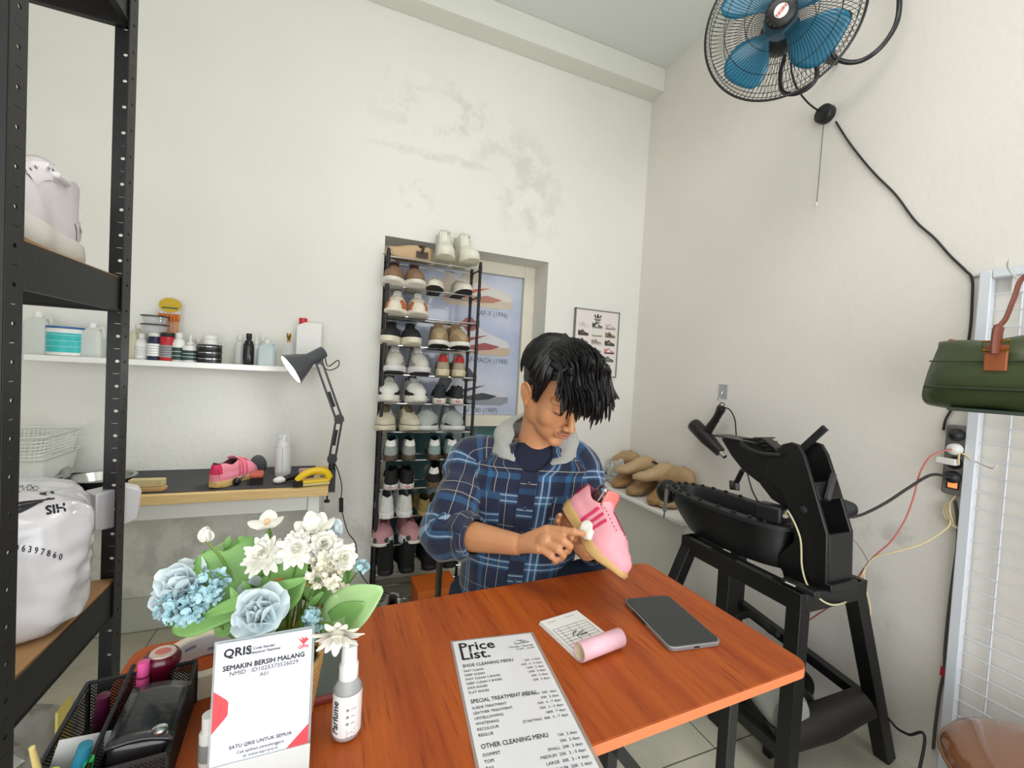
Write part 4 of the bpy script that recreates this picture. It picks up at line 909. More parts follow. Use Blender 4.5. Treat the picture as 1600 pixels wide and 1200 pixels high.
def shoe_logo(b, u, v, s):
    b.sheet([(u, v), (u+.9*s, v+.04*s), (u+s, v+.16*s), (u+.8*s, v+.09*s), (u+.02*s, v+.05*s)], z=.0014)
    b.sheet([(u+.18*s, v+.38*s), (u+.24*s, v+.40*s), (u+.72*s, v+.13*s), (u+.62*s, v+.12*s)], z=.0014)
    b.sheet([(u+.04*s, v+.06*s), (u+.02*s, v+.26*s), (u+.05*s, v+.27*s), (u+.07*s, v+.06*s)], z=.0014)
    for du, dv in ((.5, .34), (.66, .28), (.8, .22)): b.sheet([(u+du*s+.045*s*math.cos(a), v+dv*s+.045*s*math.sin(a)) for a in [2*PI*i/10 for i in range(10)]], z=.0014)
b = MB(); shoe_logo(b, W-.040, H-.028, .030); b.build('shoe_logo', INK, t, smooth=0, norm=False)
# --- receipt pad with rolled pink copies
tl, tr = tb(842, 976), tb(903, 957); rb = tb(987, 1012); x = (tr-tl).normalized(); y = (tr-rb); y = (y-x*y.dot(x)).normalized(); W = (tr-tl).length*1.0; H = .135
W = .098; M = basis(tl-y*H, x, y, (0, 0, 1))
t = thing('receipt_pad', 'white receipt pad with a rolled pink page lying in the middle of the table', 'note pad', mx=M)
b = MB()
for k in range(4): b.prism([(0+k*.001, .012), (W, .012), (W-.0*k, H), (k*.0008, H)], k*.0016, k*.0016+.0013)
b.build('pages', PAPER, t)
b = MB(); 
def rollf(u, v):
    a = -PI/2+v*PI*2.9; r = .0165-.0022*v*2.9/2; return Vector((u*(W+.002)-.001, .014-.0 + math.cos(a)*r*-1 - .004, .0185+math.sin(a)*r))
b.grid(rollf, 1, 40); b.build('rolled_copies', mat('pink_paper', '#e9bcc9', .5), t, solid=.0012, smooth=80)
b = MB(); 
def rollw(u, v):
    a = -PI/2+v*PI*2.4; r = .0148-.0025*v; return Vector((u*(W-.002)+.001, .010+math.cos(a)*r*-1, .0185+math.sin(a)*r))
b.grid(rollw, 1, 30); b.build('rolled_sheet', mat('cream_paper', '#d9cfa8', .6), t, solid=.0008, smooth=80)
b = MB(); z = .0068
def ln(u0, v0, u1, v1, w=.0004):
    d_ = Vector((u1-u0, v1-v0, 0)).normalized(); n_ = Vector((-d_.y, d_.x, 0))*w
    b.add([Vector((u0, v0, z))+n_, Vector((u0, v0, z))-n_, Vector((u1, v1, z))-n_, Vector((u1, v1, z))+n_], [(0, 1, 2, 3)])
for k in range(9): ln(.008, H-.036-k*.0085, W-.008, H-.036-k*.0085)
for u in (.008, .020, .042, .064, W-.008): ln(u, H-.036, u, H-.036-8*.0085)
ln(.012, H-.012, .032, H-.012); ln(.058, H-.012, .080, H-.012)
for v_, s_ in ((.34, .0), (.2, .0)): pass
b.build('ruled_table', mat('grey_print', '#8a8a88', .6), t, smooth=0, norm=False)
b = MB(MB().mx); 
for a0, a1 in (((.034, .060), (.050, .078)), ((.040, .056), (.060, .070)), ((.046, .055), (.064, .062))):
    b.tube(catmull([(a0[0], a0[1]+.006, .0072), ((a0[0]+a1[0])/2-.004, (a0[1]+a1[1])/2+.004, .0072), (a1[0], a1[1], .0072)], 4), .0008, 4)
b.build('shoe_logo', INK, t)
# --- tablet / phone with the dark back
c4 = [tb(973, 938), tb(1050, 931), tb(1131, 1013), tb(1038, 1027)]
x = (c4[1]-c4[0]).normalized(); y = (c4[0]-c4[3]); y = (y-x*y.dot(x)).normalized(); W, H = .117, .176
M = basis((c4[0]+c4[1]+c4[2]+c4[3])/4, x, y, (0, 0, 1))
t = thing('tablet_computer', 'small dark tablet in a clear case lying screen up at the right of the table', 'tablet', mx=M)
MB().prism(rrect(W, H, .013), .0, .0085).build('clear_case', mat('case_edge', '#8b8b8c', .2, metal=.2, coat=.6), t, bev=.0015, seg=3)
MB().prism(rrect(W-.006, H-.006, .011), .0082, .0098).build('screen_cover', mat('screen_grey', '#2c3030', .35, noise=.15, nscale=400), t, bev=.0006)
b = MB(); b.box((0, -H/2-.0002, .0045), (.012, .001, .003)); b.build('charging_port', BLK, t); 
b = MB(); b.box((-W/2-.0005, .02, .005), (.0016, .05, .003)); b.build('side_button', BLK, t)
# --- payment sign
QX0, QX1, QY = ony(334, 1000, .575).x, ony(489, 1000, .575).x, .575
W, H = QX1-QX0-.002, .155
yaw = math.radians(1); lean = math.radians(7)
zt = ony(410, 1005, .575).z
xv = Vector((math.cos(yaw), math.sin(yaw), 0)); nv = Vector((math.sin(yaw), -math.cos(yaw), 0)); uv_ = (Vector((0, 0, 1))*math.cos(lean)-nv*math.sin(lean)).normalized(); nn = xv.cross(uv_)
H = (zt-TT)/math.cos(lean)
M = basis((QX0+.001, .568, TT), xv, uv_, nn)
t = thing('payment_sign', 'upright white payment sign in a clear stand with red corner shapes', 'sign', mx=M)
MB().prism([(0, .002), (W, .002), (W, H), (0, H)], 0, .003).build('card', mat('sign_card', '#dee1ee', .35), t)
MB().prism([(-.003, 0), (W+.003, 0), (W+.003, H+.002), (-.003, H+.002)], -.003, -.0005).build('clear_stand', mat('acrylic', '#cfd8dc', .05, alpha=.45, coat=.6), t, bev=.0008)
MB().prism([(-.003, 0), (W+.003, 0), (W+.003, .033), (-.003, .033)], .0035, .0065).build('front_lip', mat('acrylic_white', '#e6ecea', .12, alpha=.75, coat=.6), t, bev=.0008)
MB().box((W/2, .002, -.03), (W+.006, .003, .06)).build('stand_foot', mat('acrylic', '#cfd8dc', .05), t)
redm = mat('sign_red', '#e0474f', .4); b = MB()
b.sheet([(0, H*.55), (0, H*.69), (W*.13, H*.62), (W*.15, H*.60), (W*.15, H*.52), (W*.13, H*.50), (0, H*.41)], z=.0034); b.build('red_corner', redm, t, smooth=0, norm=False)
b = MB(); b.sheet([(W*.77, .033), (W, .033), (W, H*.33)], z=.0034); b.build('red_corner', redm, t, smooth=0, norm=False)
b = MB()
def tx(s, u, v, sz, **k): text_into(b, s, Matrix.Translation((u, v, .0036)), sz, **k)
tx('QRIS', W*.075, H*.905, .0135, bold=.03, wide=1.0); tx('SEMAKIN BERSIH MALANG', W*.5, H*.815, .0080, align='CENTER', bold=.028, wide=.92)
b.build('lettering', INK, t, smooth=0, norm=False)
b = MB(); tx('QR Code Standar', W*.30, H*.928, .0042, bold=.02); tx('Pembayaran Nasional', W*.30, H*.900, .0042, bold=.02)
tx('NMID : ID1025373526029', W*.5, H*.775, .0068, align='CENTER'); tx('A01', W*.5, H*.735, .0062, align='CENTER'); b.build('small_lettering', mat('grey_ink', '#3b3c42', .5), t, smooth=0, norm=False); b = MB(); tx('SATU QRIS UNTUK SEMUA', W*.5, .048, .0055, align='CENTER', bold=.01); tx('Cek aplikasi penyelenggara', W*.5, .041, .0046, align='CENTER'); tx('di: www.aspi-qris.id', W*.5, .0355, .0046, align='CENTER')
b.build('small_lettering', mat('grey_ink', '#3b3c42', .5), t, smooth=0, norm=False)
b = MB(); tx('GPN', W*.905, H*.875, .0058, align='CENTER', bold=.03)
for a in (-.5, -.1, .35): b.sheet([(W*.905, H*.90), (W*.905+.010*math.sin(a)-.0015, H*.90+.010*math.cos(a)), (W*.905+.0085*math.sin(a)+.003, H*.90+.006*math.cos(a))], z=.0036)
b.build('red_emblem', redm, t, smooth=0, norm=False)
# --- perfume spray bottle
p = tb(541, 1158)
t = thing('perfume_bottle', 'clear spray bottle with white label reading Parfume beside the sign', 'bottle', (p.x, p.y+.014, TT))
r = .0185
MB().lathe([(r-.003, 0), (r, .003), (r, .062), (r-.003, .072), (.011, .080), (.011, .083)], n=32).build('bottle', mat('clear_bottle', '#d9dcdc', .06, alpha=.45, coat=.5), t, smooth=60)
MB().lathe([(r-.0015, .003), (r-.0012, .006), (0, .0065)], n=24, cap=True).build('liquid', mat('pale_liquid', '#c9a9a6', .2), t)
MB().lathe([(r+.0005, .008), (r+.0005, .064)], n=32, cap=False).build('label', mat('label_white', '#e9e9ea', .4), t, smooth=60)
MB().lathe([(.0125, .080), (.0125, .098), (.0105, .100), (.010, .122), (.0095, .125), (0, .1255)], n=28).build('spray_cap', mat('cap_white', '#e6e8ea', .3), t, smooth=50)
b = MB(); text_into(b, 'Parfume', Matrix.Identity(4), .0135, bold=.02); V = b.v; b2 = MB()
cam_a = math.atan2(-p.y, -p.x)
def wrap(b, a0, z0, vertical):
    out = []
    for v in b.v:
        if vertical: a = a0+(-v.y)/r*1.0; z_ = z0+v.x
        else: a = a0+v.x/r; z_ = z0+v.y
        out.append(Vector(((r+.0009)*math.cos(a), (r+.0009)*math.sin(a), z_)))
    b.v = out
wrap(b, cam_a-.62, .012, True); 
b.build('lettering', INK, t, smooth=0, norm=False)
b = MB()
for k in range(3):
    b.sheet([(.002*math.cos(a), .046-k*.0095-.012+.002*math.sin(a)+.012) for a in [2*PI*i/10 for i in range(10)]]); b.sheet([(.004, .0465-k*.0095), (.011-.002*(k > 0), .0465-k*.0095), (.011-.002*(k > 0), .0455-k*.0095), (.004, .0455-k*.0095)])
for k in range(4): b.sheet([(-.001, .018-k*.003), (.010-.003*(k % 2), .018-k*.003), (.010-.003*(k % 2), .0172-k*.003), (-.001, .0172-k*.003)])
wrap(b, cam_a+.05, 0, False); b.build('small_print', mat('grey_print', '#8a8a88', .6), t, smooth=0, norm=False)
# --- red cased tablet lying behind the sign
t = thing('tablet_computer', 'dark tablet in a dull red case lying behind the flower basket', 'tablet', (-.035, .800, TT+.0), math.radians(1.5))
MB().prism(rrect(.185, .125, .012), 0, .009).build('red_case', mat('dull_red', '#8e3b38', .45), t, bev=.002, seg=3); MB().prism(rrect(.172, .112, .008), .0085, .0100).build('screen', mat('dark_screen', '#46524c', .3), t, bev=.0004)
t.location = (-.042, .735, TT)
# --- roll of packing tape
p = tb(318, 1015)
t = thing('tape_roll', 'wide roll of clear packing tape lying on the table corner', 'tape roll', tuple(onz(322, 1022, TT+.030).xy)+(TT,))
MB().lathe([(.050, 0), (.064, 0), (.064, .034), (.050, .034), (.050, 0)], n=44, cap=False).build('tape', mat('tape_beige', '#d8cdb4', .3, coat=.4), t, smooth=40)
MB().lathe([(.0496, .001), (.047, .001), (.047, .033), (.0496, .033)], n=44, cap=False).build('cardboard_core', mat('core_white', '#c9c9cc', .6), t, smooth=40)
b = MB()
for k in range(9):
    a0 = 2*PI*k/9; b.grid(lambda u, v: Vector((.0467*math.cos(a0+u*.35), .0467*math.sin(a0+u*.35), .008+v*.005+.012*(k % 2))), 4, 1)
b.build('core_print', mat('blue_grey_print', '#7d86a3', .6), t, norm=False)
# --- rubber stamp
t = thing('rubber_stamp', 'maroon round handled rubber stamp standing between the tape roll and the organiser', 'stamp', (-.218, .742, TT))
mr = mat('maroon', '#5e0f26', .25, coat=.4)
MB().lathe([(.021, 0), (.021, .012), (.014, .018), (.0145, .04), (.017, .052), (.0225, .066), (.022, .074), (.0175, .079), (.016, .078)], n=28).build('handle', mr, t, smooth=60)
MB().lathe([(.0163, .0775), (.015, .080), (0, .0805)], n=24).build('top_disc', mat('stamp_cream', '#d9c4b8', .5), t); MB().lathe([(.008, .0805), (.0, .0812)], n=16, sx=1.2).build('red_mark', mat('salmon', '#d4766a', .5), t)
t.rotation_euler = (0, .05, 0)
# --- black mesh desk organiser with its contents
OX, OY, OR = -.226, .655, math.radians(-14)
OM = T((OX, OY, TT), math.radians(4))
t = thing('desk_organiser', 'black metal mesh desk organiser holding pens, papers and a pouch at the table corner', 'organiser', mx=OM)
meshm = mat('mesh_black', '#121214', .5); q = NT(meshm); g = q.n('ShaderNodeTexCoord'); mp = q.n('ShaderNodeMapping'); mp.inputs['Rotation'].default_value = (0, 0, 0)
sp = q.n('ShaderNodeSeparateXYZ'); q.l(g.outputs['Object'], sp.inputs[0])
s1 = q.math('ADD', q.math('ADD', sp.outputs[0], sp.outputs[1]), sp.outputs[2]); s2 = q.math('SUBTRACT', q.math('ADD', sp.outputs[0], sp.outputs[1]), sp.outputs[2])
h1 = q.math('GREATER_THAN', q.math('PINGPONG', s1, .0022), .0008); h2 = q.math('GREATER_THAN', q.math('PINGPONG', s2, .0022), .0008)
q.l(q.math('SUBTRACT', 1.0, q.math('MULTIPLY', q.math('MULTIPLY', h1, h2), .9)), q.b.inputs['Alpha'])
ow, od, oh = .118, .15, .062
for nm, c, d_ in (('mesh_panel', (0, -od/2, .025), (ow, .0008, .05)), ('mesh_panel', (0, od/2, oh/2), (ow, .0008, oh)), ('mesh_panel', (-ow/2, 0, .026), (.0008, od, .052)), ('mesh_panel', (ow/2, 0, .026), (.0008, od, .052)), ('mesh_panel', (-.012, 0, .03), (.0008, od, .06)), ('mesh_panel', (-.035, -.01, .025), (.047, .0008, .05))):
    MB().box(c, d_).build(nm, meshm, t, smooth=0)
MB().box((0, 0, .002), (ow, od, .004)).build('base', BLK, t)
b = MB()
def rail(P, r=.0028): b.tube(P, r, 6)
rail([(-ow/2, -od/2, .05), (ow/2, -od/2, .05)]); rail([(-ow/2, od/2, oh), (ow/2, od/2, oh)]); rail([(-ow/2, -od/2, .05), (-ow/2, od/2, oh)]); rail([(ow/2, -od/2, .05), (ow/2, od/2, oh)]); rail([(-.012, -od/2, .053), (-.012, od/2, oh+.012)])
for a, c in ((-1, -1), (1, -1), (-1, 1), (1, 1)): rail([(a*ow/2, c*od/2, 0), (a*ow/2, c*od/2, .05 if c < 0 else oh)])
b.build('rim', BLK, t)
def inorg(name, label, cat, loc, rz=0, ry=0, rx=0): return thing(name, label, cat, mx=OM @ T(loc, rz, rx, ry))
pb_ = mat('black_leather', '#17181b', .25, coat=.3, bump=.15, bscale=80)
k_ = inorg('leather_pouch', 'shiny black leather pouch with a round snap in the organiser', 'pouch', (.024, -.012, .005), 0, .12)
MB().prism(rrect(.105, .050, .008), -.029, .029, mx=basis((0, 0, .036), (0, 1, 0), (0, 0, 1), (1, 0, 0))).build('pouch', pb_, k_, bev=.012, seg=4)
b = MB(); b.grid(lambda u, v: Vector((-.030+.062*u, -.056+.004*math.sin(u*PI)+v*.09-.0, .0645-.006*(1-math.sin(min(1, v*1.3)*PI/2))+.003*math.sin(u*PI))), 6, 6); b.build('flap', pb_, k_, solid=.004)
MB().lathe([(.0075, 0), (.0075, .002), (.005, .0032), (0, .0034)], o=(.016, -.045, .065), n=20).build('snap_button', CHR, k_)
k_ = inorg('note_paper', 'folded grey white slip of paper sticking up in the organiser', 'paper', (-.036, -.030, .024), .25, .25)
MB().box((0, 0, .012), (.045, .0008, .055)).build('slip', mat('slip_paper', '#bfc0c0', .7, noise=.1, nscale=60), k_)
def pen(label, col, loc, rx, ry, L=.14, r=.0045, cap=None):
    k_ = inorg('pen', label, 'pen', loc, 0, ry, rx); k_['group'] = 'pens and sticks in the organiser'
    MB().lathe([(.001, 0), (r, .008), (r, L-.02), (r, L-.018)], n=12).build('barrel', mat('pen_'+col.strip('#'), col, .35), k_)
    MB().lathe([(r+.0004, L-.04), (r+.0006, L-.038), (r*.9, L), (0, L+.001)], n=12).build('cap', mat('pen_'+(cap or col).strip('#'), cap or col, .35), k_)
pen('teal capped marker leaning in the front of the organiser', '#1d6f86', (-.034, -.055, .004), .1, .25, .075, .007)
pen('bright green marker in the front of the organiser', '#23a04f', (-.022, -.058, .004), .05, .15, .055, .006)
pen('yellow green highlighter beside the teal marker', '#b8c84a', (-.048, -.060, .004), .0, .1, .05, .007)
pen('pale wooden stick leaning out at the left of the organiser', '#c9b878', (-.052, -.045, .004), .25, -.05, .09, .0028)
pen('pink capped highlighter behind the black pouch', '#8d2450', (-.001, .066, .004), 0, .03, .078, .0075, '#ef5fa5')
pen('dark maroon marker at the back of the organiser', '#4b1230', (-.038, .045, .004), .1, .1, .06, .008)
# white plug thing and wire between organiser and basket
t = thing('glue_stick', 'small white capped glue stick beside the wicker basket', 'glue stick', (-.128, .618, TT)); MB().lathe([(.011, 0), (.0115, .002), (.0115, .04), (.009, .042), (.009, .062), (0, .063)], n=20).build('stick', WHT, t); MB().lathe([(.0117, .008), (.0117, .03)], n=20, cap=False).build('label', mat('grey_label', '#8b8f8d', .5), t)
# ================================================================ wicker basket with artificial flowers
random.seed(11)
FB = Vector((-.052, .668, TT))
t = thing('wicker_basket', 'small pale wicker basket standing behind the payment sign', 'basket', tuple(FB))
wick = mat('wicker', '#c79a5e', .7, noise=.25, nscale=120)
rb = lambda h: .036+.012*h/.085
for k in range(10):
    h = .004+k*.0088; r_ = rb(h)
    b = MB(); b.tube([((r_+.0014*math.sin(j*PI*.5*2+k*PI))*math.cos(2*PI*j/40), (r_+.0014*math.sin(j*PI+k*PI))*math.sin(2*PI*j/40), h) for j in range(40)], .0042, 6, closed=True); b.build('woven_row', wick, t)
b = MB(); b.lathe([(.034, 0), (.034, .002)], n=24); b.lathe([(.033, .002), (.046, .082)], n=24, cap=False); b.build('lining', mat('dark_green_foam', '#1d3327', .9), t)
for sg in (-1, 1):
    for w_ in (0, 1):
        b = MB(); b.tube(catmull([(sg*.046, .012*w_-.006, .07), (sg*.045, 0-.006*w_, .12), (sg*.036, .01*w_, .17), (sg*.018, .006*w_, .195), (0, 0, .202)], 6), .0042, 6); b.build('handle', wick, t)
# the bouquet: one thing with its leaves and blossoms as parts
bq = thing('flower_bouquet', 'bouquet of artificial white and pale blue flowers with big green leaves in the basket', 'flowers', tuple(FB))
Bi = bq
leafm = mat('leaf_green', '#7fae62', .5, noise=.18, nscale=30, sss=.0); leafd = mat('leaf_dark', '#4d7d33', .5, noise=.2, nscale=40); leafp = mat('leaf_pale', '#a5c98a', .5, noise=.12, nscale=30)
petw = mat('petal_white', '#eeede4', .6); petc = mat('petal_cream', '#e5e2d0', .6); petb = mat('petal_blue', '#dbe8ec', .6, noise=.08, nscale=30); petb2 = mat('petal_deepblue', '#b3d6df', .6, noise=.12, nscale=60); stemm = mat('stem_green', '#6d8a3a', .6)
def fp(px, py, d): return dep(px, py, d)-FB
def leaf(tip, root, w, m, nrm=None, lobes=0, curl=.12, name='leaf'):
    tip, root = Vector(tip), Vector(root); ax = tip-root; L = ax.length; ax.normalize()
    n_ = Vector(nrm) if nrm is not None else -CFW+Vector((0, 0, .5)); n_ = (n_-ax*n_.dot(ax)).normalized(); s_ = ax.cross(n_)
    def f(u, v):
        ww = w*math.sin(PI*min(1, v*.93+.05))**.75*(1+.0*v)
        if lobes: ww *= 1+.28*math.cos(v*PI*2*lobes+.4)
        x_ = (u-.5)*2
        return root+ax*(L*v)+s_*(x_*ww)+n_*(-curl*L*(v*v)+.25*ww*abs(x_)-.02*ww*math.cos(v*25)*abs(x_))
    b = MB(); b.grid(f, 8, 18); b.build(name, m, Bi, smooth=60, solid=.0009)
C0 = Vector((0, 0, .09))
# (tip px,py,depth, root px,py,depth, half width, material, lobes)
for (tx_, ty_, td, rx_, ry_, rd, w_, m, lo_) in [
    (300, 882, .60, 430, 905, .64, .040, leafm, 2), (322, 862, .66, 420, 900, .66, .030, leafp, 1), (362, 846, .64, 415, 960, .64, .045, leafm, 2), (262, 985, .56, 415, 935, .60, .020, leafm, 1), (258, 975, .57, 380, 960, .60, .013, leafd, 0),
    (585, 925, .56, 500, 985, .60, .030, leafp, 0), (560, 948, .565, 505, 985, .60, .018, leafm, 0), (474, 902, .575, 318, 962, .575, .010, leafm, 0), (470, 868, .60, 420, 960, .60, .032, leafm, 0), (540, 935, .62, 470, 900, .62, .022, leafm, 0), (440, 890, .62, 380, 950, .62, .016, leafd, 0), (345, 872, .63, 410, 930, .64, .030, leafm, 2), (300, 905, .63, 380, 930, .64, .022, leafd, 1), (385, 842, .66, 400, 930, .66, .02, leafp, 1), (545, 860, .67, 500, 930, .67, .018, leafd, 0), (330, 990, .60, 400, 950, .61, .016, leafm, 1),
    (520, 870, .66, 470, 930, .66, .030, leafd, 1), (545, 880, .64, 500, 960, .64, .018, leafm, 0), (490, 850, .67, 450, 930, .67, .02, leafd, 0), (400, 905, .66, 440, 960, .66, .03, leafd, 0), (535, 900, .60, 510, 975, .60, .010, leafm, 0)]:
    leaf(fp(tx_, ty_, td), fp(rx_, ry_, rd), w_, m, lobes=lo_)
for k in range(34):
    a = random.uniform(0, 2*PI); rr = random.uniform(.0, .07); h = random.uniform(.12, .19)
    b = MB(); p0 = Vector((random.uniform(-.02, .02), random.uniform(-.02, .02), .05)); p1 = Vector((math.cos(a)*rr, math.sin(a)*rr*.5, h)); b.tube(catmull([p0, (p0+p1)/2+Vector((0, 0, .01)), p1], 4), .0016, 5); b.build('stem', stemm, Bi)
    if k % 3 == 0: leaf(p1+Vector((math.cos(a)*.02, 0, .015)), p1-Vector((0, 0, .02)), .006, leafm)
def orient(n_):
    x, y, z = frame(n_); return basis((0, 0, 0), x, y, z)
def petals(mb, c, n_, count, L, w, tilt, cup=.3, jit=.15, z0=0, m=0):
    M = Matrix.Translation(c) @ orient(n_)
    for k in range(count):
        a = 2*PI*k/count+random.uniform(-jit, jit); tl = tilt+random.uniform(-jit, jit)*.6; LL = L*random.uniform(.85, 1.1)
        d_ = Vector((math.cos(a)*math.cos(tl), math.sin(a)*math.cos(tl), math.sin(tl))); s_ = Vector((-math.sin(a), math.cos(a), 0)); u_ = d_.cross(s_)*-1
        def f(u, v):
            ww = w*math.sin(PI*(.12+.80*v))**.6*(1 if v < .98 else .6); x_ = (u-.5)*2
            return M @ (Vector((0, 0, z0))+d_*(LL*v)+s_*(x_*ww)+u_*(-cup*LL*(v*v-.35*v)+cup*ww*.6*x_*x_))
        mb.grid(f, 4, 6, m=m)
def blossom(name, px, py, d, m, layers, n_=None, core=None):
    c = fp(px, py, d); n_ = n_ or (-CFW*.8+Vector((0, 0, .7))); b = MB()
    for (cnt, L, w, tilt, cup, z0) in layers: petals(b, c, n_, cnt, L, w, tilt, cup, .18, z0)
    o = b.build(name, [m], Bi, smooth=60, norm=False)
    if core is None and name == 'white_daisy': core = (.0085, petc)
    if core:
        q = MB(); q.ell(c+Vector(n_).normalized()*.004, (core[0],)*3, n=10, k=6); q.build('flower_centre', core[1], Bi)
    s_ = MB(); s_.tube(catmull([c, c*.7+Vector((0, 0, .03)), Vector((c.x*.2, c.y*.2, .07))], 5), .0017, 5); s_.build('stem', stemm, Bi)
MUM = [(16, .030, .0052, .05, -.1, -.004), (15, .027, .005, .38, .05, 0), (13, .022, .0048, .72, .1, .002), (10, .017, .0045, 1.05, .15, .003), (7, .012, .004, 1.35, .1, .004)]
blossom('white_daisy', 414, 868, .60, petw, MUM)
blossom('white_daisy', 464, 858, .60, petw, [(a, b_*.9, c_, d_, e_, f_) for a, b_, c_, d_, e_, f_ in MUM], CR*.35+Vector((0, 0, .4))-CFW)
blossom('white_daisy', 505, 852, .62, petw, [(a, b_*.85, c_*1.3, d_+.2, e_, f_) for a, b_, c_, d_, e_, f_ in MUM], CR*.6+Vector((0, 0, .6))-CFW)
blossom('white_daisy', 535, 872, .61, petw, [(a, b_*.75, c_*1.1, d_+.2, e_, f_) for a, b_, c_, d_, e_, f_ in MUM], CR*.8+Vector((0, 0, .4))-CFW)
blossom('white_daisy', 528, 985, .54, petw, [(12, .034, .0058, .3, -.25, 0), (10, .028, .0055, .65, -.1, .002), (7, .02, .005, 1.0, 0, .004)], -CU*.7-CFW*.8+CR*.2)
blossom('white_rose', 418, 818, .62, petw, [(4, .026, .012, .15, .2, 0)], Vector((0, 0, 1))-CFW*.25, core=(.004, mat('peach', '#e8b98e', .6)))
blossom('white_rose', 490, 830, .63, petw, [(7, .03, .012, .25, .3, 0), (5, .02, .01, .7, .3, .003)], Vector((0, 0, 1))-CFW*.4)
blossom('white_bud', 322, 845, .62, petw, [(6, .018, .009, 1.15, .5, 0), (4, .015, .008, 1.4, .5, 0)], Vector((0, 0, 1)))
blossom('blue_rose', 518, 838, .65, petb, [(6, .024, .012, .5, .3, 0), (5, .018, .01, .9, .4, .003)], Vector((0, 0, 1))-CFW*.4)
PEO = [(7, .040, .019, .35, .35, -.006), (7, .036, .018, .75, .5, -.003), (6, .030, .016, 1.05, .5, 0), (5, .022, .013, 1.3, .5, .002)]
blossom('blue_peony', 410, 960, .555, petb, PEO, -CFW*.8+Vector((0, 0, .8)))
blossom('blue_peony', 288, 915, .60, petb, PEO, -CFW*.6+Vector((0, 0, .8))-CR*.3)
blossom('blue_peony', 272, 938, .60, petb, [(a, b_*.8, c_*.8, d_, e_, f_) for a, b_, c_, d_, e_, f_ in PEO], -CFW*.8+Vector((0, 0, .2))-CR*.3)
blossom('blue_rose', 400, 935, .62, petb, [(6, .03, .014, .7, .4, 0)], -CFW*.6+Vector((0, 0, .8)))
def cluster(name, pts, m, r, n, size):
    b = MB()
    for (px, py, d) in pts:
        c = fp(px, py, d)
        for k in range(n):
            u = Vector((random.gauss(0, 1), random.gauss(0, 1), random.gauss(0, 1))).normalized(); petals(b, c+u*r*random.uniform(.75, 1.05), u, 4, size, size*.42, .5, .2, .4)
    b.build(name, [m], Bi, smooth=60, norm=False)
cluster('blue_hydrangea', [(330, 912, .585), (322, 925, .58), (312, 940, .58)], petb2, .018, 26, .008)
cluster('blue_hydrangea', [(268, 950, .575), (285, 955, .575), (300, 952, .575)], petb2, .015, 22, .008)
cluster('blue_sprig', [(487, 962, .575), (490, 975, .575), (485, 988, .57)], petb2, .008, 14, .007)
cluster('blue_sprig', [(565, 886, .62)], petb2, .007, 14, .006)
cluster('white_sprig', [(494, 902, .585)], petc, .010, 22, .008); cluster('white_sprig', [(520, 904, .585)], petc, .009, 20, .008); cluster('white_sprig', [(505, 880, .60)], petc, .012, 22, .008); cluster('white_sprig', [(525, 885, .60)], petc, .010, 20, .008); cluster('white_sprig', [(535, 925, .60)], petc, .008, 14, .008)
for (a, c) in (((494, 902, .585), (470, 960, .62)), ((520, 904, .585), (480, 960, .62)), ((565, 886, .62), (490, 985, .62)), ((487, 962, .575), (480, 995, .60)), ((528, 985, .54), (495, 975, .58)), ((418, 818, .62), (430, 900, .64))):
    b = MB(); b.tube(catmull([fp(*a), fp((a[0]+c[0])/2+4, (a[1]+c[1])/2-6, (a[2]+c[2])/2), fp(*c)], 5), .0013, 5); b.build('stem', stemm, Bi)
for (a, c) in (((505, 925, .59), (470, 960, .60)), ((425, 850, .615), (415, 830, .62)), ((330, 858, .62), (345, 870, .63)), ((318, 860, .62), (330, 872, .63)), ((388, 850, .64), (372, 838, .64)), ((352, 858, .64), (358, 838, .64))):
    leaf(fp(*c), fp(*a), .005, leafm)
# ================================================================ things on the steel storage rack
from mathutils.bvhtree import BVHTree
zu = 1.4124
t = thing('high_top_shoe', 'large white leather high-top with eyelets on the upper board of the steel rack', 'shoe', mx=T((-.545, 1.205, zu), PI+.10))
S = Shoe(L=.33, W=.112, side=1, sole=.045, heel=.05, H=.082, toeH=.075, shaft=.045, chunky=1, open1=.40, lace1=.66, lace_gap=.010)
shoe_parts(t, S, up='#e4e0e4', lining='#cfcaca', sole='#d9d8d2', bottom='#c9b48a', tongue='#e6e2e4', rough=.55)
for sd in (-1, 1):
    b = MB()
    for k in range(6):
        c = S.P(.40+k*.048, .93, .0012, sd); c2 = S.P(.40+k*.048, .86, .0012, sd); n_ = Vector((sd, 0, .45)).normalized(); x, y, z = frame(n_)
        c = (c+c2)/2; b.sheet([(math.cos(a)*.0035, math.sin(a)*.0035) for a in [2*PI*i/12 for i in range(12)]], basis(c+n_*.0006, x, y, z))
    b.build('eyelet_row', mat('eyelet_grey', '#6e6b6e', .6), t, norm=False)
    S.patch([(.36, .74), (.68, .66), (.68, .98), (.36, .98)], sd, .0009, 8).build('eyestay', mat('shoe_white2', '#ebe7ea', .5), t)
    S.patch([(.03, .10), (.16, .06), (.19, .34), (.05, .40)], sd, .0016, 6).build('heel_panel', mat('shoe_white3', '#dcd6da', .5), t)
    S.patch([(.06, .22), (.11, .20), (.115, .30), (.065, .31)], sd, .0026, 3).build('pink_tab', mat('pinkish', '#d9bcbc', .6), t)
b = MB(); c = S.top(.3); b.box((0, .33*.33, c-.01), (.085, .055, .012)); b.build('ankle_strap', mat('shoe_white2', '#ebe7ea', .5), t, bev=.005, seg=3)
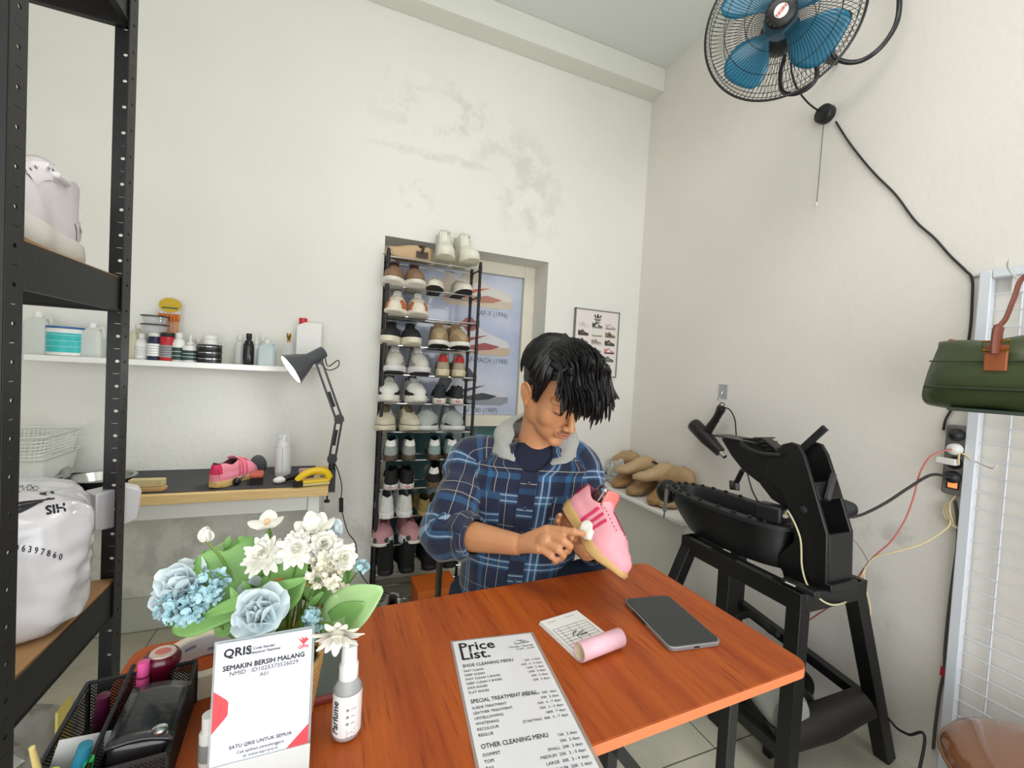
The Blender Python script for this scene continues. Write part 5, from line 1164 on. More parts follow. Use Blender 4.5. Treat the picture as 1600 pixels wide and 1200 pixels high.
# crumpled plastic bags
def noise3(p, s, seed=0):
    from mathutils import noise
    return noise.noise(Vector(p)*s+Vector((seed*7.3, seed*3.1, seed*1.7)))
def ridged(p, s, seed): 
    return 1-abs(noise3(p, s, seed))*2.2
def bag_mesh(c, r, e=2.6, amp=.03, seed=1, n=72, k=44, lobes=(), fold=6, rz=0):
    c = Vector(c); RZ_ = Matrix.Rotation(rz, 3, 'Z'); b = MB()
    def f(u, v):
        a = 2*PI*u; t_ = PI*v
        d = Vector((math.sin(t_)*math.cos(a), math.sin(t_)*math.sin(a), -math.cos(t_)))
        q = (abs(d.x)**e+abs(d.y)**e+abs(d.z)**e)**(1/e); p = Vector((d.x/q*r[0], d.y/q*r[1], d.z/q*r[2]))
        w = ridged(p, fold, seed)*.7+ridged(p, fold*2.3, seed+3)*.35; s = 1+amp*(w-.6)/max(r)*2
        p = p*s
        for (dd, g, m_) in lobes:
            dn = Vector(dd).normalized(); p += dn*m_*max(0, d.dot(dn))**g
        return c+RZ_ @ p
    b.grid(f, n, k); return b, f
def merged(o):
    bm = bmesh.new(); bm.from_mesh(o.data); bmesh.ops.remove_doubles(bm, verts=bm.verts[:], dist=.0003); bm.to_mesh(o.data); bm.free(); return o
zb = .7184
film = mat('white_plastic_film', '#dcdbe0', .22, coat=.35, bump=.15, bscale=20)
t = thing('plastic_bag', 'white plastic carrier bag with black sneaker print and a phone number on the steel rack', 'bag')
b, f = bag_mesh((-.655, 1.055, zb+.128), (.215, .15, .128), 5.0, .009, 4, n=96, k=60, fold=11, rz=.45)
for i, v in enumerate(b.v):
    if v.z < zb+.0008: b.v[i] = Vector((v.x, v.y, zb+.0008))
o = merged(b.build('bag_body', film, t, smooth=55))
bvh = BVHTree.FromPolygons([v.co.copy() for v in o.data.vertices], [tuple(p.vertices) for p in o.data.polygons])
b = MB(); b.ring([[Vector(p) for p in q] for q in ([(-.482, 1.22, .84), (-.482, 1.22, .925), (-.52, 1.26, .925), (-.52, 1.26, .84)], [(-.455, 1.285, .83), (-.455, 1.285, .925), (-.475, 1.33, .925), (-.475, 1.33, .83)], [(-.437, 1.31, .835), (-.432, 1.315, .905), (-.45, 1.35, .91), (-.455, 1.35, .835)])])
b.build('bag_corner', film, t, bev=.004)
def project(mb, dirv, off=.0016):
    keep = []
    for v in mb.v:
        h = bvh.ray_cast(v-dirv*.4, dirv)
        keep.append(h[0]-dirv*off*1.0+h[1].normalized()*0 if h[0] is not None else v)
    mb.v = keep; return mb
pd = ray(100, 800).normalized()
def decal(fn, px, py, ang, d=.95, m=None):
    c_ = dep(px, py, d); xr = (CR*math.cos(ang)+CU*math.sin(ang)); yr = (-CR*math.sin(ang)+CU*math.cos(ang)); b = MB(); fn(b, basis(c_, xr, yr, -CFW))
    # rays from the print plane, along one fixed direction in the room
    return b
def subd(b, k):      # finer print so that it follows the folds
    me = bpy.data.meshes.new('tmp'); me.from_pydata([tuple(v) for v in b.v], [], b.f); bm = bmesh.new(); bm.from_mesh(me); bmesh.ops.triangulate(bm, faces=bm.faces[:])
    for _ in range(k): 
        L = [e for e in bm.edges if e.calc_length() > .006]
        if L: bmesh.ops.subdivide_edges(bm, edges=L, cuts=1); bmesh.ops.triangulate(bm, faces=bm.faces[:])
    bm.to_mesh(me); bm.free(); r = MB(); r.add([v.co.copy() for v in me.vertices], [tuple(p.vertices) for p in me.polygons]); bpy.data.meshes.remove(me); return r
def printed(name, fn, px, py, ang):
    b = decal(fn, px, py, ang); b = subd(b, 3); project(b, pd); return b.build(name, INK, t, smooth=0, norm=False)
printed('print_letters', lambda b, M: text_into(b, 'HIS', M, .022, bold=.03, wide=1.2), 102, 788, math.radians(190))
# number, curved
def num(b, M):
    s = '085606397860'
    for i, ch in enumerate(s): text_into(b, ch, M @ T((.0108*i-.035, -.00022*(i-5)**2, 0), math.radians(-.6*(i-5))), .0155, bold=.02, wide=.85)
printed('print_number', num, 35, 845, math.radians(-9))
def art(b, M):
    for (u, v, s) in ((-.012, .0, .010), (.006, .003, .008), (.018, .001, .007)):
        P = []; Q = []
        for i in range(12):
            a = 2*PI*i/12; r_ = s*(1 if i % 2 == 0 else .55); P.append((u+r_*math.cos(a), v+r_*math.sin(a))); Q.append((u+r_*.78*math.cos(a), v+r_*.78*math.sin(a)))
        vs = [M @ Vector((p[0], p[1], 0)) for p in P+Q]; b.add(vs, [(i, (i+1) % 12, 12+(i+1) % 12, 12+i) for i in range(12)])
    b.sheet([(.040+.015*math.cos(a), -.010+.005*math.sin(a)) for a in [2*PI*i/20 for i in range(20)]], M)
    b.sheet([(.048+.008*math.cos(a), -.022+.0022*math.sin(a)) for a in [2*PI*i/20 for i in range(20)]], M)
    for k in range(3): b.sheet([(-.03, -.030-k*.010), (.0, -.026-k*.006), (.045-.01*k, -.022-k*.004), (.045-.01*k, -.024-k*.004), (.0, -.031-k*.007), (-.03, -.035-k*.010)], M)
printed('print_sneaker', art, 48, 768, math.radians(2))
t2 = thing('plastic_bag', 'flattened greyish white bag under the printed carrier bag', 'bag')
b, f = bag_mesh((-.66, .93, zb+.026), (.13, .055, .025), 3, .02, 9, n=40, k=24)
for i, v in enumerate(b.v):
    if v.z < zb+.0006: b.v[i] = Vector((v.x, v.y, zb+.0006))
merged(b.build('bag_body', mat('grey_film', '#c7c7c8', .4, bump=.3, bscale=12), t2, smooth=50))
t3 = thing('plastic_bag', 'big clear plastic bag full of grey packaging below the brown board', 'bag')
b, f = bag_mesh((-.78, 1.06, .1208+.21), (.32, .165, .21), 3, .05, 5, n=60, k=36, fold=5)
for i, v in enumerate(b.v):
    if v.z < .1206: b.v[i] = Vector((v.x, v.y, .1206))
merged(b.build('bag_film', mat('clear_film', '#b9bab4', .25, noise=.35, nscale=9, alpha=.72, coat=.4, bump=.5, bscale=14), t3, smooth=50))
b, f = bag_mesh((-.80, 1.06, .32), (.25, .12, .17), 3.5, .05, 8, n=30, k=20); merged(b.build('packaging', mat('dark_grey_goods', '#6a6a62', .7, noise=.5, nscale=12), t3, smooth=50))
MB().box((-.485, 1.12, .46), (.004, .05, .13)).build('yellow_label', mat('label_yellow', '#d3c36a', .5), t3)
b = MB(); b.box((-.475, .99, .36), (.003, .05, .10)); b.build('white_tag', WHT, t3); MB().box((-.4745, .99, .415), (.0035, .05, .012)).build('pink_tag_edge', mat('tag_pink', '#c9506a', .5), t3)
# ================================================================ black steel work stand with shoe sole machine
ms = mat('machine_black', '#101112', .38, noise=.2, nscale=80, bump=.1, bscale=150); mg = mat('machine_satin', '#1d1f22', .5, bump=.2, bscale=200)
t = thing('machine_stand', 'black square tube stand with splayed legs carrying the sole press by the right wall', 'stand')
x0, x1, y0, y1, zr = 1.325, 1.60, .850, 1.285, .605
def bar_(nm, a, c, w=.045, h=.045, up=(0, 0, 1)): return MB().bar(a, c, w, h, up=up).build(nm, ms, t, bev=.002)
bar_('rail', (x0, y0-.022, zr), (x0, y1+.022, zr), .0475, .06); bar_('rail', (x1, y0-.022, zr), (x1, y1+.022, zr), .0475, .06)
bar_('rail', (x0, y0, zr), (x1, y0, zr), .0475, .06); bar_('rail', (x0, y1, zr), (x1, y1, zr), .0475, .06)
bar_('leg', (x0, y0, 0), (x0, y0, zr), up=(1, 0, 0)); bar_('leg', (x1+.0, y0, zr-.02), (1.785, y0-.03, .003), up=(0, 1, 0))
bar_('leg', (x0, y1, zr-.01), (x0-.24, y1+.03, .003), up=(0, 1, 0)); bar_('leg', (x1, y1, zr), (x1, y1, 0), up=(1, 0, 0))
bar_('post', (x0+.03, 1.125, zr), (x0+.03, 1.125, 0), .05, .05, up=(1, 0, 0))
bar_('brace', (x1+.02, y1, .32), (1.71, y0-.02, .20), .035, .035)
bar_('brace', (x0, y0, .12), (x0, y1-.1, .12), .035, .035)
b = MB(); b.bar((x0-.01, .93, zr+.031), (x0-.01, 1.06, zr+.031), .006, .004); b.bar((x0-.012, 1.17, zr+.031), (x0-.012, 1.27, zr+.031), .006, .004); b.build('steel_strip', CHR, t)
# --- the press itself
t = thing('sole_press', 'black cast shoe sole press with oval bolted basin and tall slotted column on the stand', 'machine')
XM = 1.465
ZT = zr+.0302
def oval(sx, sy, cy, z, n=48, cx=XM, sq=2.3):
    out = []
    for k in range(n):
        a = 2*PI*k/n; c_, s_ = math.cos(a), math.sin(a); out.append(Vector((cx+sx*math.copysign(abs(c_)**(2/sq), c_), cy+sy*math.copysign(abs(s_)**(2/sq), s_), z)))
    return out
CY, RZM = 1.235, .775
b = MB(); b.ring([oval(.108, .225, 1.18, ZT+.0), oval(.112, .255, 1.205, ZT+.04), oval(.116, .276, CY-.003, ZT+.09), oval(.118, .28, CY, RZM-.012)], True, False)
b.build('basin', ms, t, smooth=50)
b = MB(); b.ring([oval(.118, .28, CY, RZM-.012), oval(.132, .295, CY, RZM-.010), oval(.132, .295, CY, RZM+.004), oval(.090, .248, CY, RZM+.004), oval(.086, .243, CY, RZM-.004), oval(.080, .235, CY, RZM-.05), oval(.05, .2, CY, RZM-.055)], False, True)
b.build('basin_rim', mg, t, smooth=40)
for k in range(26):
    a = 2*PI*(k+.5)/26; c_, s_ = math.cos(a), math.sin(a); p = Vector((XM+.112*math.copysign(abs(c_)**(2/2.3), c_), CY+.272*math.copysign(abs(s_)**(2/2.3), s_), RZM+.003))
    MB().cyl(p, p+Vector((0, 0, .009)), .0075, n=6).build('bolt', BLKM, t)
b = MB(); b.ell((XM-.03, 1.545, .735), (.05, .05, .055)); b.build('end_grip', ms, t, smooth=60)
b = MB(); b.tube([(XM-.09, 1.485, RZM-.01), (XM-.092, 1.487, RZM-.11)], .008, 8); b.tube([(XM-.092, 1.487, RZM-.11), (XM-.092, 1.49, RZM-.14)], .0035, 6); b.build('latch', mat('dull_steel', '#8d8b84', .35, metal=.8), t)
def yz(px, py, X): p = onx(px, py, X); return (p.y, p.z)
def plate(name, pts, X0, X1, m=ms, bev=.003):
    P = [yz(px, py, X0) for px, py in pts]
    return MB().prism(P, 0, X1-X0, mx=basis((X0, 0, 0), (0, 1, 0), (0, 0, 1), (1, 0, 0))).build(name, m, t, bev=bev)
XA, XB = 1.40, 1.53
side = [(1214, 703), (1222, 694), (1236, 691), (1247, 695), (1256, 712), (1272, 765), (1292, 836), (1290, 925), (1225, 905), (1215, 868), (1240, 845), (1238, 815), (1222, 770), (1195, 745), (1200, 720)]
plate('column_plate', side, XA, XA+.014)
plate('column_plate', [(x_+0, y_) for x_, y_ in side], XA+.0001, XA+.0002) if False else None
P = [yz(px, py, XA) for px, py in side]
MB().prism(P, 0, .014, mx=basis((XB-.014, 0, 0), (0, 1, 0), (0, 0, 1), (1, 0, 0))).build('column_plate', ms, t, bev=.003)
# webs between the plates (front face with two slots)
fr = [yz(*q, XA) for q in [(1247, 695), (1256, 712), (1272, 765), (1292, 836), (1290, 925)]]
def web(nm, a, c, xa=XA+.012, xb=XB-.012, th=.012):
    a_, c_ = Vector((0, a[0], a[1])), Vector((0, c[0], c[1])); m_ = (a_+c_)/2; L = (c_-a_).length; z = (c_-a_).normalized(); x = Vector((1, 0, 0)); y = z.cross(x)
    MB().box(Vector(((xa+xb)/2, m_.y, m_.z))+y*-.004, (xb-xa, th, L), R=Matrix((x, y, z)).transposed()).build(nm, ms, t, bev=.002)
web('web', fr[3], fr[4]); 
mid = lambda a, c, u: (lerp(a[0], c[0], u), lerp(a[1], c[1], u))
web('web', mid(fr[1], fr[2], .8), mid(fr[2], fr[3], .25))
b = MB(); a_ = mid(fr[1], fr[2], .55); c_ = mid(fr[2], fr[3], .22); b.bar((XB-.03, a_[0]-.012, a_[1]), (XA+.03, c_[0]-.012, c_[1]), .016, .016, up=(0, 1, 0)); b.build('latch_bar', mat('satin_grey', '#3a3c3e', .4), t, bev=.004)
base_p = [yz(*q, XA) for q in [(1225, 905), (1290, 925)]]
MB().box(((XA+XB)/2, (fr[4][0]+base_p[0][0])/2, ZT+.012), (XB-XA, abs(base_p[0][0]-fr[4][0])+.03, .024)).build('foot', ms, t, bev=.003)
# arm with its clamp plates
arm_ = [(1126, 685), (1190, 684), (1212, 700), (1222, 740), (1236, 800), (1205, 780), (1186, 755), (1160, 735), (1142, 712)]
P = [yz(px, py, 1.44) for px, py in arm_]
MB().prism(P, 0, .05, mx=basis((1.44, 0, 0), (0, 1, 0), (0, 0, 1), (1, 0, 0))).build('arm', ms, t, bev=.004)
for k in range(5):
    a_ = onx(1184+k*5, 686+k*6, 1.43); MB().box((1.465, a_.y+.0, a_.z+.004), (.10-.008*k, .012, .004)).build('pressure_finger', mg, t, bev=.001)
b = MB(); b.box((1.455, onx(1158, 686, 1.45).y, onx(1158, 686, 1.45).z), (.11, .20, .005)); b.build('top_plate', ms, t, bev=.002)
MB().tube(catmull([onx(1157, 692, 1.39), onx(1172, 703, 1.385), onx(1195, 710, 1.39), onx(1222, 712, 1.395)], 5), .0085, 8).build('tube_guide', ms, t)
a_, c_ = onx(1262, 700, 1.50), onx(1290, 668, 1.50)
MB().bar(a_+Vector((0, .03, -.02)), c_, .022, .012, up=(1, 0, 0)).build('lever', mg, t, bev=.002)
# wing knob
a_ = onx(1160, 735, 1.46); b = MB(); b.cyl(a_, a_+Vector((-.0, .03, -.07)), .010, n=10); b.build('knob_shaft', ms, t)
q_ = a_+Vector((0, .03, -.072)); b = MB(); b.prism([(-.044, -.010), (-.044, .020), (-.012, .009), (.012, .009), (.044, .022), (.044, -.016), (.012, -.009), (-.012, -.009)], -.009, .009, mx=basis(q_, (.6, .8, -.15), (0, .15, 1), (.8, -.6, 0))); b.build('wing_knob', ms, t, bev=.003)
b = MB(); a_ = onx(1210, 760, 1.46); b.box(a_, (.03, .06, .06), R=Matrix.Rotation(.6, 3, 'X')); b.box(a_+Vector((0, .05, .03)), (.02, .03, .03), R=Matrix.Rotation(.9, 3, 'X')); b.build('clamp_block', ms, t, bev=.003)
a_ = onx(1255, 797, XA-.003); MB().lathe([(.012, -.008), (.012, 0), (.006, .004), (0, .005)], o=a_, ax=(-1, 0, 0), n=16).build('pivot_bolt', mg, t)
# motor knob on the wall side
a_ = onx(1322, 795, 1.60); MB().lathe([(.026, -.02), (.028, -.016), (.028, .016), (.024, .02)], o=a_, ax=(-.5, -1, 0), n=24).build('motor_cap', mg, t, smooth=40); MB().cyl(a_, a_+Vector((-.08, .02, .0)), .012, n=12).build('motor_shaft', ms, t)
# charger standing on the rim
c_ = onx(1200, 786, 1.385)
t = thing('power_adapter', 'black wall charger block with a white plug lying on the basin rim', 'charger', (1.40, c_.y, RZM+.0045), .3)
t.location = (1.415, onx(1205, 800, 1.415).y, RZM+.0042)
MB().box((0, 0, .03), (.06, .085, .06)).build('block', mat('satin_black', '#1b1c1e', .35), t, bev=.012, seg=4); MB().box((-.012, -.048, .034), (.016, .014, .010)).build('white_plug', WHT, t, bev=.002)
def onwall(px, py, X): return onx(px, py, X)
t0 = t
t = thing('usb_cable', 'thin white cable hanging from the charger down to the stand', 'cable')
cab = mat('cream_cable', '#d3cda5', .5)
P = [Vector((1.398, t0.location.y-.06, RZM+.038))]+[onx(*q, 1.385) for q in [(1232, 800), (1250, 840), (1253, 885), (1262, 915), (1280, 935)]]+[onx(1300, 945, 1.42), onx(1322, 940, 1.52), onx(1333, 925, 1.60), onx(1330, 905, 1.66)]
MB().tube(catmull(P, 6), .0028, 6).build('cable', cab, t)
t = thing('battery_pack', 'slim black device with a white marking on the rail of the stand', 'device', (1.325, onx(1262, 905, 1.325).y+.02, ZT+.0003), .1)
MB().box((0, 0, .010), (.032, .10, .018)).build('case', mat('satin_black', '#1b1c1e', .35), t, bev=.005, seg=3); MB().box((-.0165, .02, .012), (.0008, .03, .004)).build('marking', WHT, t)
# --- compressor under the stand
t = thing('air_compressor', 'small black air compressor with a vented grey motor head on the floor under the stand', 'compressor')
MB().lathe([(.02, -.23), (.07, -.22), (.098, -.185), (.1, -.17), (.1, .17), (.098, .185), (.07, .22), (.02, .23)], o=(1.50, 1.13, .128), ax=(0, 1, 0), n=32).build('tank', ms, t, smooth=50)
for yy_ in (.96, 1.24): MB().box((1.47, yy_, .02), (.16, .03, .04)).build('foot', ms, t, bev=.004)
gm = mat('motor_grey', '#a6a8a4', .5); mo = onx(1212, 1090, 1.42)
MB().lathe([(.03, -.085), (.062, -.08), (.07, -.06), (.07, .06), (.062, .075), (.03, .08)], o=mo, ax=(-.35, -1, 0), n=30).build('motor_head', gm, t, smooth=40)
for j in range(3): MB().box(mo+Vector((-.048+.018*j, -.078+.004*j, .022)), (.005, .012, .026)).build('vent_slot', BLK, t)
for j in range(7): MB().box(mo+Vector(((j-3)*.0126, .01, .072)), (.006, .09, .010)).build('cooling_fin', gm, t)
MB().lathe([(.062, -.02), (.066, -.012), (.066, .012), (.062, .02)], o=mo+Vector((.12, .02, 0)), ax=(-.3, -1, 0), n=28).build('drive_cover', ms, t)
MB().tube(catmull([onx(1158, 963, 1.5), onx(1175, 960, 1.5), onx(1190, 970, 1.5), onx(1203, 985, 1.5), onx(1216, 991, 1.5)], 6), .0115, 10).build('handle_grip', mat('rubber_black', '#19191b', .7), t)
a_ = onx(1158, 963, 1.5); MB().tube([a_, (1.5, a_.y+.05, .3), (1.5, a_.y-.03, .2)], .008, 8).build('handle_tube', ms, t)
b = MB(); b.tube([(1.36, .93, .1), (1.52, .87, .16), (1.66, .83, .22)], [.055, .055, .045], 12); b.build('air_filter_housing', mat('brown_black', '#221e1c', .6), t, smooth=50)
# ================================================================ wall fan
FC = Vector((1.348, 1.071, 2.488)); FN = Vector((-.7553, -.6028, -.2571)).normalized()
fx, fy, fz = frame(FN, (0, 0, 1)); FMx = basis(FC, fx, fy, fz)     # local x ~ up, z towards the room
t = thing('wall_fan', 'large black wall fan with teal blades and a wire cage high on the right wall', 'fan', mx=FMx)
R = .235; wire = mat('cage_black', '#141518', .4); teal = mat('fan_teal', '#0c7496', .3, alpha=.88, coat=.4)
def ringp(r, z, n=64): return [(r*math.cos(2*PI*k/n), r*math.sin(2*PI*k/n), z) for k in range(n)]
b = MB(); b.tube(ringp(R, 0), .0042, 8, closed=True); b.build('cage_rim', wire, t)
def zprof(u): return .062*math.sqrt(max(0, 1-(u)**2.6))          # cage depth over radius
b = MB()
for k in range(100):
    a = 2*PI*k/100; tw = .35
    b.tube([((R*(.17+.83*s))*math.cos(a+tw*(1-s)), (R*(.17+.83*s))*math.sin(a+tw*(1-s)), zprof(.17+.83*s)) for s in [i/9 for i in range(10)]], .00085, 4)
o = b.build('front_grille', wire, t, smooth=0)
b = MB()
for r_ in (.45, .72, .93): b.tube(ringp(R*r_, zprof(r_)-.001, 56), .0011, 4, closed=True)
b.build('grille_hoop', wire, t, smooth=0)
b = MB()
for k in range(100):
    a = 2*PI*k/100
    b.tube([((R*(.2+.8*s))*math.cos(a), (R*(.2+.8*s))*math.sin(a), -1.15*zprof(.2+.8*s)) for s in [i/8 for i in range(9)]], .00085, 4)
for r_ in (.45, .75, .93): b.tube(ringp(R*r_, -1.15*zprof(r_)+.001, 56), .0011, 4, closed=True)
b.build('rear_grille', wire, t, smooth=0)
for k in range(4):
    b = MB(); a0 = math.radians([34, 128, 222, 312][k])
    def f(u, v):
        r_ = .040+.165*v; w_ = (.24+.60*math.sin(PI*min(1, .1+v*.75)))*(1.0 if v < .97 else .85); a = a0+(u-.5)*w_*1.35+.25*v
        return Vector((r_*math.cos(a), r_*math.sin(a), (u-.5)*(.030+.012*math.sin(PI*v))))
    b.grid(f, 8, 12); b.build('blade', teal, t, solid=.002, smooth=60)
MB().lathe([(.05, -.03), (.052, .0), (.048, .025), (.02, .032), (0, .034)], n=30).build('blade_hub', teal, t, smooth=60)
MB().lathe([(.044, .052), (.046, .058), (.046, .064), (.040, .070), (.022, .073), (0, .0735)], n=36).build('front_badge_holder', wire, t, smooth=50)
for k in range(16): a = 2*PI*k/16; MB().box((.040*math.cos(a), .040*math.sin(a), .069), (.008, .003, .003), rz=a).build('badge_rib', BLK, t)
MB().lathe([(.0205, .073), (.0205, .0745), (0, .0755)], n=30).build('badge', mat('badge_white', '#e3ddda', .35), t)
b = MB(); bxx = (CR*.72+CU*.69); lx = Vector((fx.dot(bxx), fy.dot(bxx), 0)).normalized(); ly = Vector((0, 0, 1)).cross(lx)
text_into(b, 'NGIN', basis((0, 0, .0762), lx, ly, (0, 0, 1)) @ Matrix.Translation((0, -.005, 0)), .0145, align='CENTER', bold=.02); b.build('badge_lettering', RED, t, smooth=0, norm=False)
MB().lathe([(.02, -.17), (.055, -.165), (.062, -.12), (.062, -.085), (.05, -.07), (.02, -.068)], n=28).build('motor_housing', wire, t, smooth=50)
inv = FMx.inverted()
def tl(p): return inv @ Vector(p)
def loop(nm, P, r): MB().tube(catmull([tl(p) for p in P], 7), r, 10).build(nm, mat('tube_dark', '#141420', .3, coat=.3), t, smooth=60)
hubr = FC-FN*.12
loop('mount_tube', [hubr, onx(1325, 20, 1.62), onx(1300, 80, 1.66), onx(1318, 96, 1.70), onx(1345, 95, 1.74), onx(1372, 78, 1.76), onx(1394, 50, 1.78), onx(1404, 22, 1.78), onx(1405, -20, 1.78), onx(1400, -60, 1.78), onx(1385, -90, 1.78)], .0085)
loop('stay_tube', [hubr+Vector((0, 0, -.02)), onx(1226, 85, 1.52), onx(1219, 115, 1.52), onx(1222, 142, 1.52), onx(1240, 147, 1.53), onx(1262, 138, 1.55), onx(1276, 120, 1.56), onx(1272, 95, 1.56), onx(1250, 66, 1.54)], .0075)
wallp = onx(1398, -50, XR-.012); MB().box(tl(wallp), (.12, .02, .06), R=(inv.to_3x3())).build('wall_plate', wire, t)
MB().bar(tl(hubr-Vector((0, 0, 0))), tl(Vector((XR-.01, hubr.y+.05, hubr.z+.06))), .02, .02).build('wall_arm', wire, t)
# pull switch on the wall with its cord
p = onx(1293, 180, XR)
t = thing('pull_switch', 'round black pull switch on the right wall below the fan with a thin cord', 'switch', (XR, p.y, p.z))
MB().lathe([(.034, 0), (.036, .004), (.036, .030), (.030, .037), (.0, .039)], ax=(-1, 0, 0), n=30).build('housing', BLK, t, smooth=50)
b = MB(); c1 = onx(1276, 318, XR-.02); b.tube([(-.02, 0, -.03), (-.02, (c1.y-p.y), c1.z-p.z)], .0013, 6); b.build('pull_cord', mat('grey_ink', '#3b3c42', .5), t)
MB().lathe([(.002, .012), (.004, .004), (.005, 0), (.003, -.003)], o=(-.02, c1.y-p.y, c1.z-p.z-.006), n=12).build('cord_bead', WHT, t)
def cable(name, label, pts, r, m, cat='cable', closed=False):
    t = thing(name, label, cat); MB().tube(catmull(pts, 7), r, 7).build('wire', m, t, smooth=60); return t
w_ = lambda L, X=XR-.009: [onx(px, py, X) for px, py in L]
cblk = mat('cable_black', '#232021', .5)
cable('power_cable', 'black fan cable from the fan cage to the round switch', [onx(1236, 85, 1.56), onx(1236, 100, 1.57), onx(1238, 118, 1.58), onx(1245, 138, 1.62), onx(1262, 160, 1.72), onx(1280, 174, XR-.02)], .0035, cblk)
t = cable('power_cable', 'long black cable running down the right wall from the switch to behind the bag', w_([(1306, 190), (1325, 220), (1348, 250), (1370, 275), (1400, 305), (1430, 345), (1460, 372), (1485, 400), (1508, 422), (1519, 436), (1519, 470), (1517, 505), (1512, 540), (1500, 590), (1490, 632), (1478, 655), (1474, 672)]), .0036, cblk)
b = MB(); p = onx(1522, 430, XR-.004); b.box(p, (.008, .026, .008)); b.build('wire_clip', WHT, t)
cable('power_cable', 'black cable running down beside the white grid frame to the brown stool', w_([(1492, 782), (1496, 810), (1496, 850), (1488, 910), (1482, 960), (1477, 1010), (1475, 1048), (1468, 1085), (1462, 1130), (1458, 1170)]), .0042, mat('cable_grey', '#55524f', .5))
t = thing('red_tape', 'small wrap of red tape round the cable beside the grid frame', 'tape', ); MB().cyl(onx(1475, 1043, XR-.008), onx(1473, 1055, XR-.008), .0075, n=12).build('tape', mat('tape_red', '#c21f33', .4), t)
# power strip
pc_ = onx(1486, 717, XR); ptop, pbot = onx(1490, 664, XR-.03), onx(1482, 772, XR-.03)
hgt = ptop.z-pbot.z
t = thing('power_strip', 'grey power strip with round sockets and a lit orange switch on the right wall', 'power strip', (XR, (ptop.y+pbot.y)/2-.01, (ptop.z+pbot.z)/2))
gst = mat('strip_grey', '#6b6a67', .45)
MB().prism(rrect(.058, hgt, .01), 0, .030, mx=basis((0, 0, 0), (0, -1, 0), (0, 0, 1), (-1, 0, 0))).build('body', gst, t, bev=.004, seg=3)
for k in range(4):
    zz = hgt/2-.030-k*.0445; MB().lathe([(.0195, 0), (.0195, .002), (.017, .002), (.016, -.006), (0, -.006)], o=(-.0302, 0, zz), ax=(-1, 0, 0), n=24).build('socket', BLK, t)
zs = -hgt/2+.032; MB().box((-.031, 0, zs), (.004, .030, .026)).build('switch_frame', BLK, t); o = MB().box((-.033, 0, zs), (.004, .022, .018)).build('rocker', mat('switch_orange', '#ff8a50', .4, emit=.9), t)
def sock(k): return t_ps + Vector((-.032, 0, hgt/2-.030-k*.0445))
t_ps = Vector(t.location)
def plug(label, k, m, lab_n='plug'):
    p = sock(k); t = thing('plug', label, 'plug', tuple(p)); MB().lathe([(.0185, 0), (.0195, .003), (.0175, .016), (.010, .024), (0, .026)], ax=(-1, 0, 0), n=24).build('plug_body', m, t, smooth=50); return t
plug('black plug in the topmost socket of the power strip', 0, BLK); plug('round white plug with a red wire in the power strip', 1, WHT); plug('black plug in the lowest socket of the power strip', 3, BLK)
t = thing('plug', 'flat white adapter with a cream wire in the power strip', 'plug', tuple(sock(2))); MB().box((-.014, .012, .004), (.028, .050, .020)).build('plug_body', WHT, t, bev=.004)
cream = mat('cable_cream', '#d8c79c', .5); redw = mat('cable_red', '#c96a62', .5)
cable('wire', 'thin red wire from the power strip down to the press', [sock(1)+Vector((-.026, 0, 0)), onx(1455, 712, 1.74), onx(1437, 740, 1.73), onx(1428, 775, 1.72), onx(1415, 810, 1.71), onx(1393, 845, 1.69), onx(1365, 870, 1.68), onx(1345, 895, 1.67), onx(1328, 920, 1.65), onx(1300, 945, 1.66), onx(1270, 965, 1.70), onx(1225, 995, 1.78)], .0024, redw)
cable('wire', 'cream wire looping from the power strip down the wall', [sock(2)+Vector((-.026, -.02, 0)), onx(1500, 708, 1.80), onx(1516, 718, 1.81), onx(1518, 735, 1.82), onx(1500, 765, 1.82), onx(1483, 790, 1.82), onx(1484, 818, 1.81), onx(1470, 832, 1.78), onx(1440, 850, 1.74), onx(1400, 862, 1.70), onx(1368, 870, 1.68), onx(1352, 888, 1.67), onx(1345, 905, 1.66), onx(1336, 930, 1.65), onx(1332, 945, 1.65)], .0026, cream)
cable('wire', 'short bundled end of cream wire hanging below the others', [onx(1352, 885, 1.67), onx(1350, 905, 1.67), onx(1355, 930, 1.67), onx(1360, 955, 1.67), onx(1352, 985, 1.66), onx(1344, 1002, 1.66), onx(1338, 1014, 1.66)], .0026, cream)
t = thing('wire_bundle', 'small bundle of cream wire tied below the power strip', 'wire')
for k in range(3): MB().tube(catmull([onx(1480+k*2, 785, 1.82), onx(1474+k*5, 800, 1.81-.004*k), onx(1484+k*3, 818, 1.82), onx(1496+k, 826, 1.82)], 6), .0024, 6).build('strand', cream, t)
b = MB(); b.box(onx(1497, 824, XR-.01), (.012, .02, .008)); b.build('tie', WHT, t)
cable('power_cable', 'thick black cable hanging from the power strip to the motor of the press', [sock(3)+Vector((-.026, 0, 0)), onx(1455, 742, 1.74), onx(1420, 762, 1.69), onx(1385, 785, 1.65), onx(1352, 802, 1.61), onx(1332, 808, 1.585)], .0045, cblk)
cable('wire', 'thin dark wire from the column of the press to the wire knot', [onx(1316, 830, 1.54), onx(1335, 845, 1.6), onx(1350, 865, 1.65), onx(1357, 880, 1.67)], .0015, mat('thin_wire', '#8d8470', .5))
cable('power_cable', 'black cable from the press foot to the brown stool along the floor', [(1.74, .80, .17), onx(1402, 1138, 1.74), onx(1420, 1148, 1.72), onx(1445, 1158, 1.66), (1.45, .62, .02)], .004, cblk)
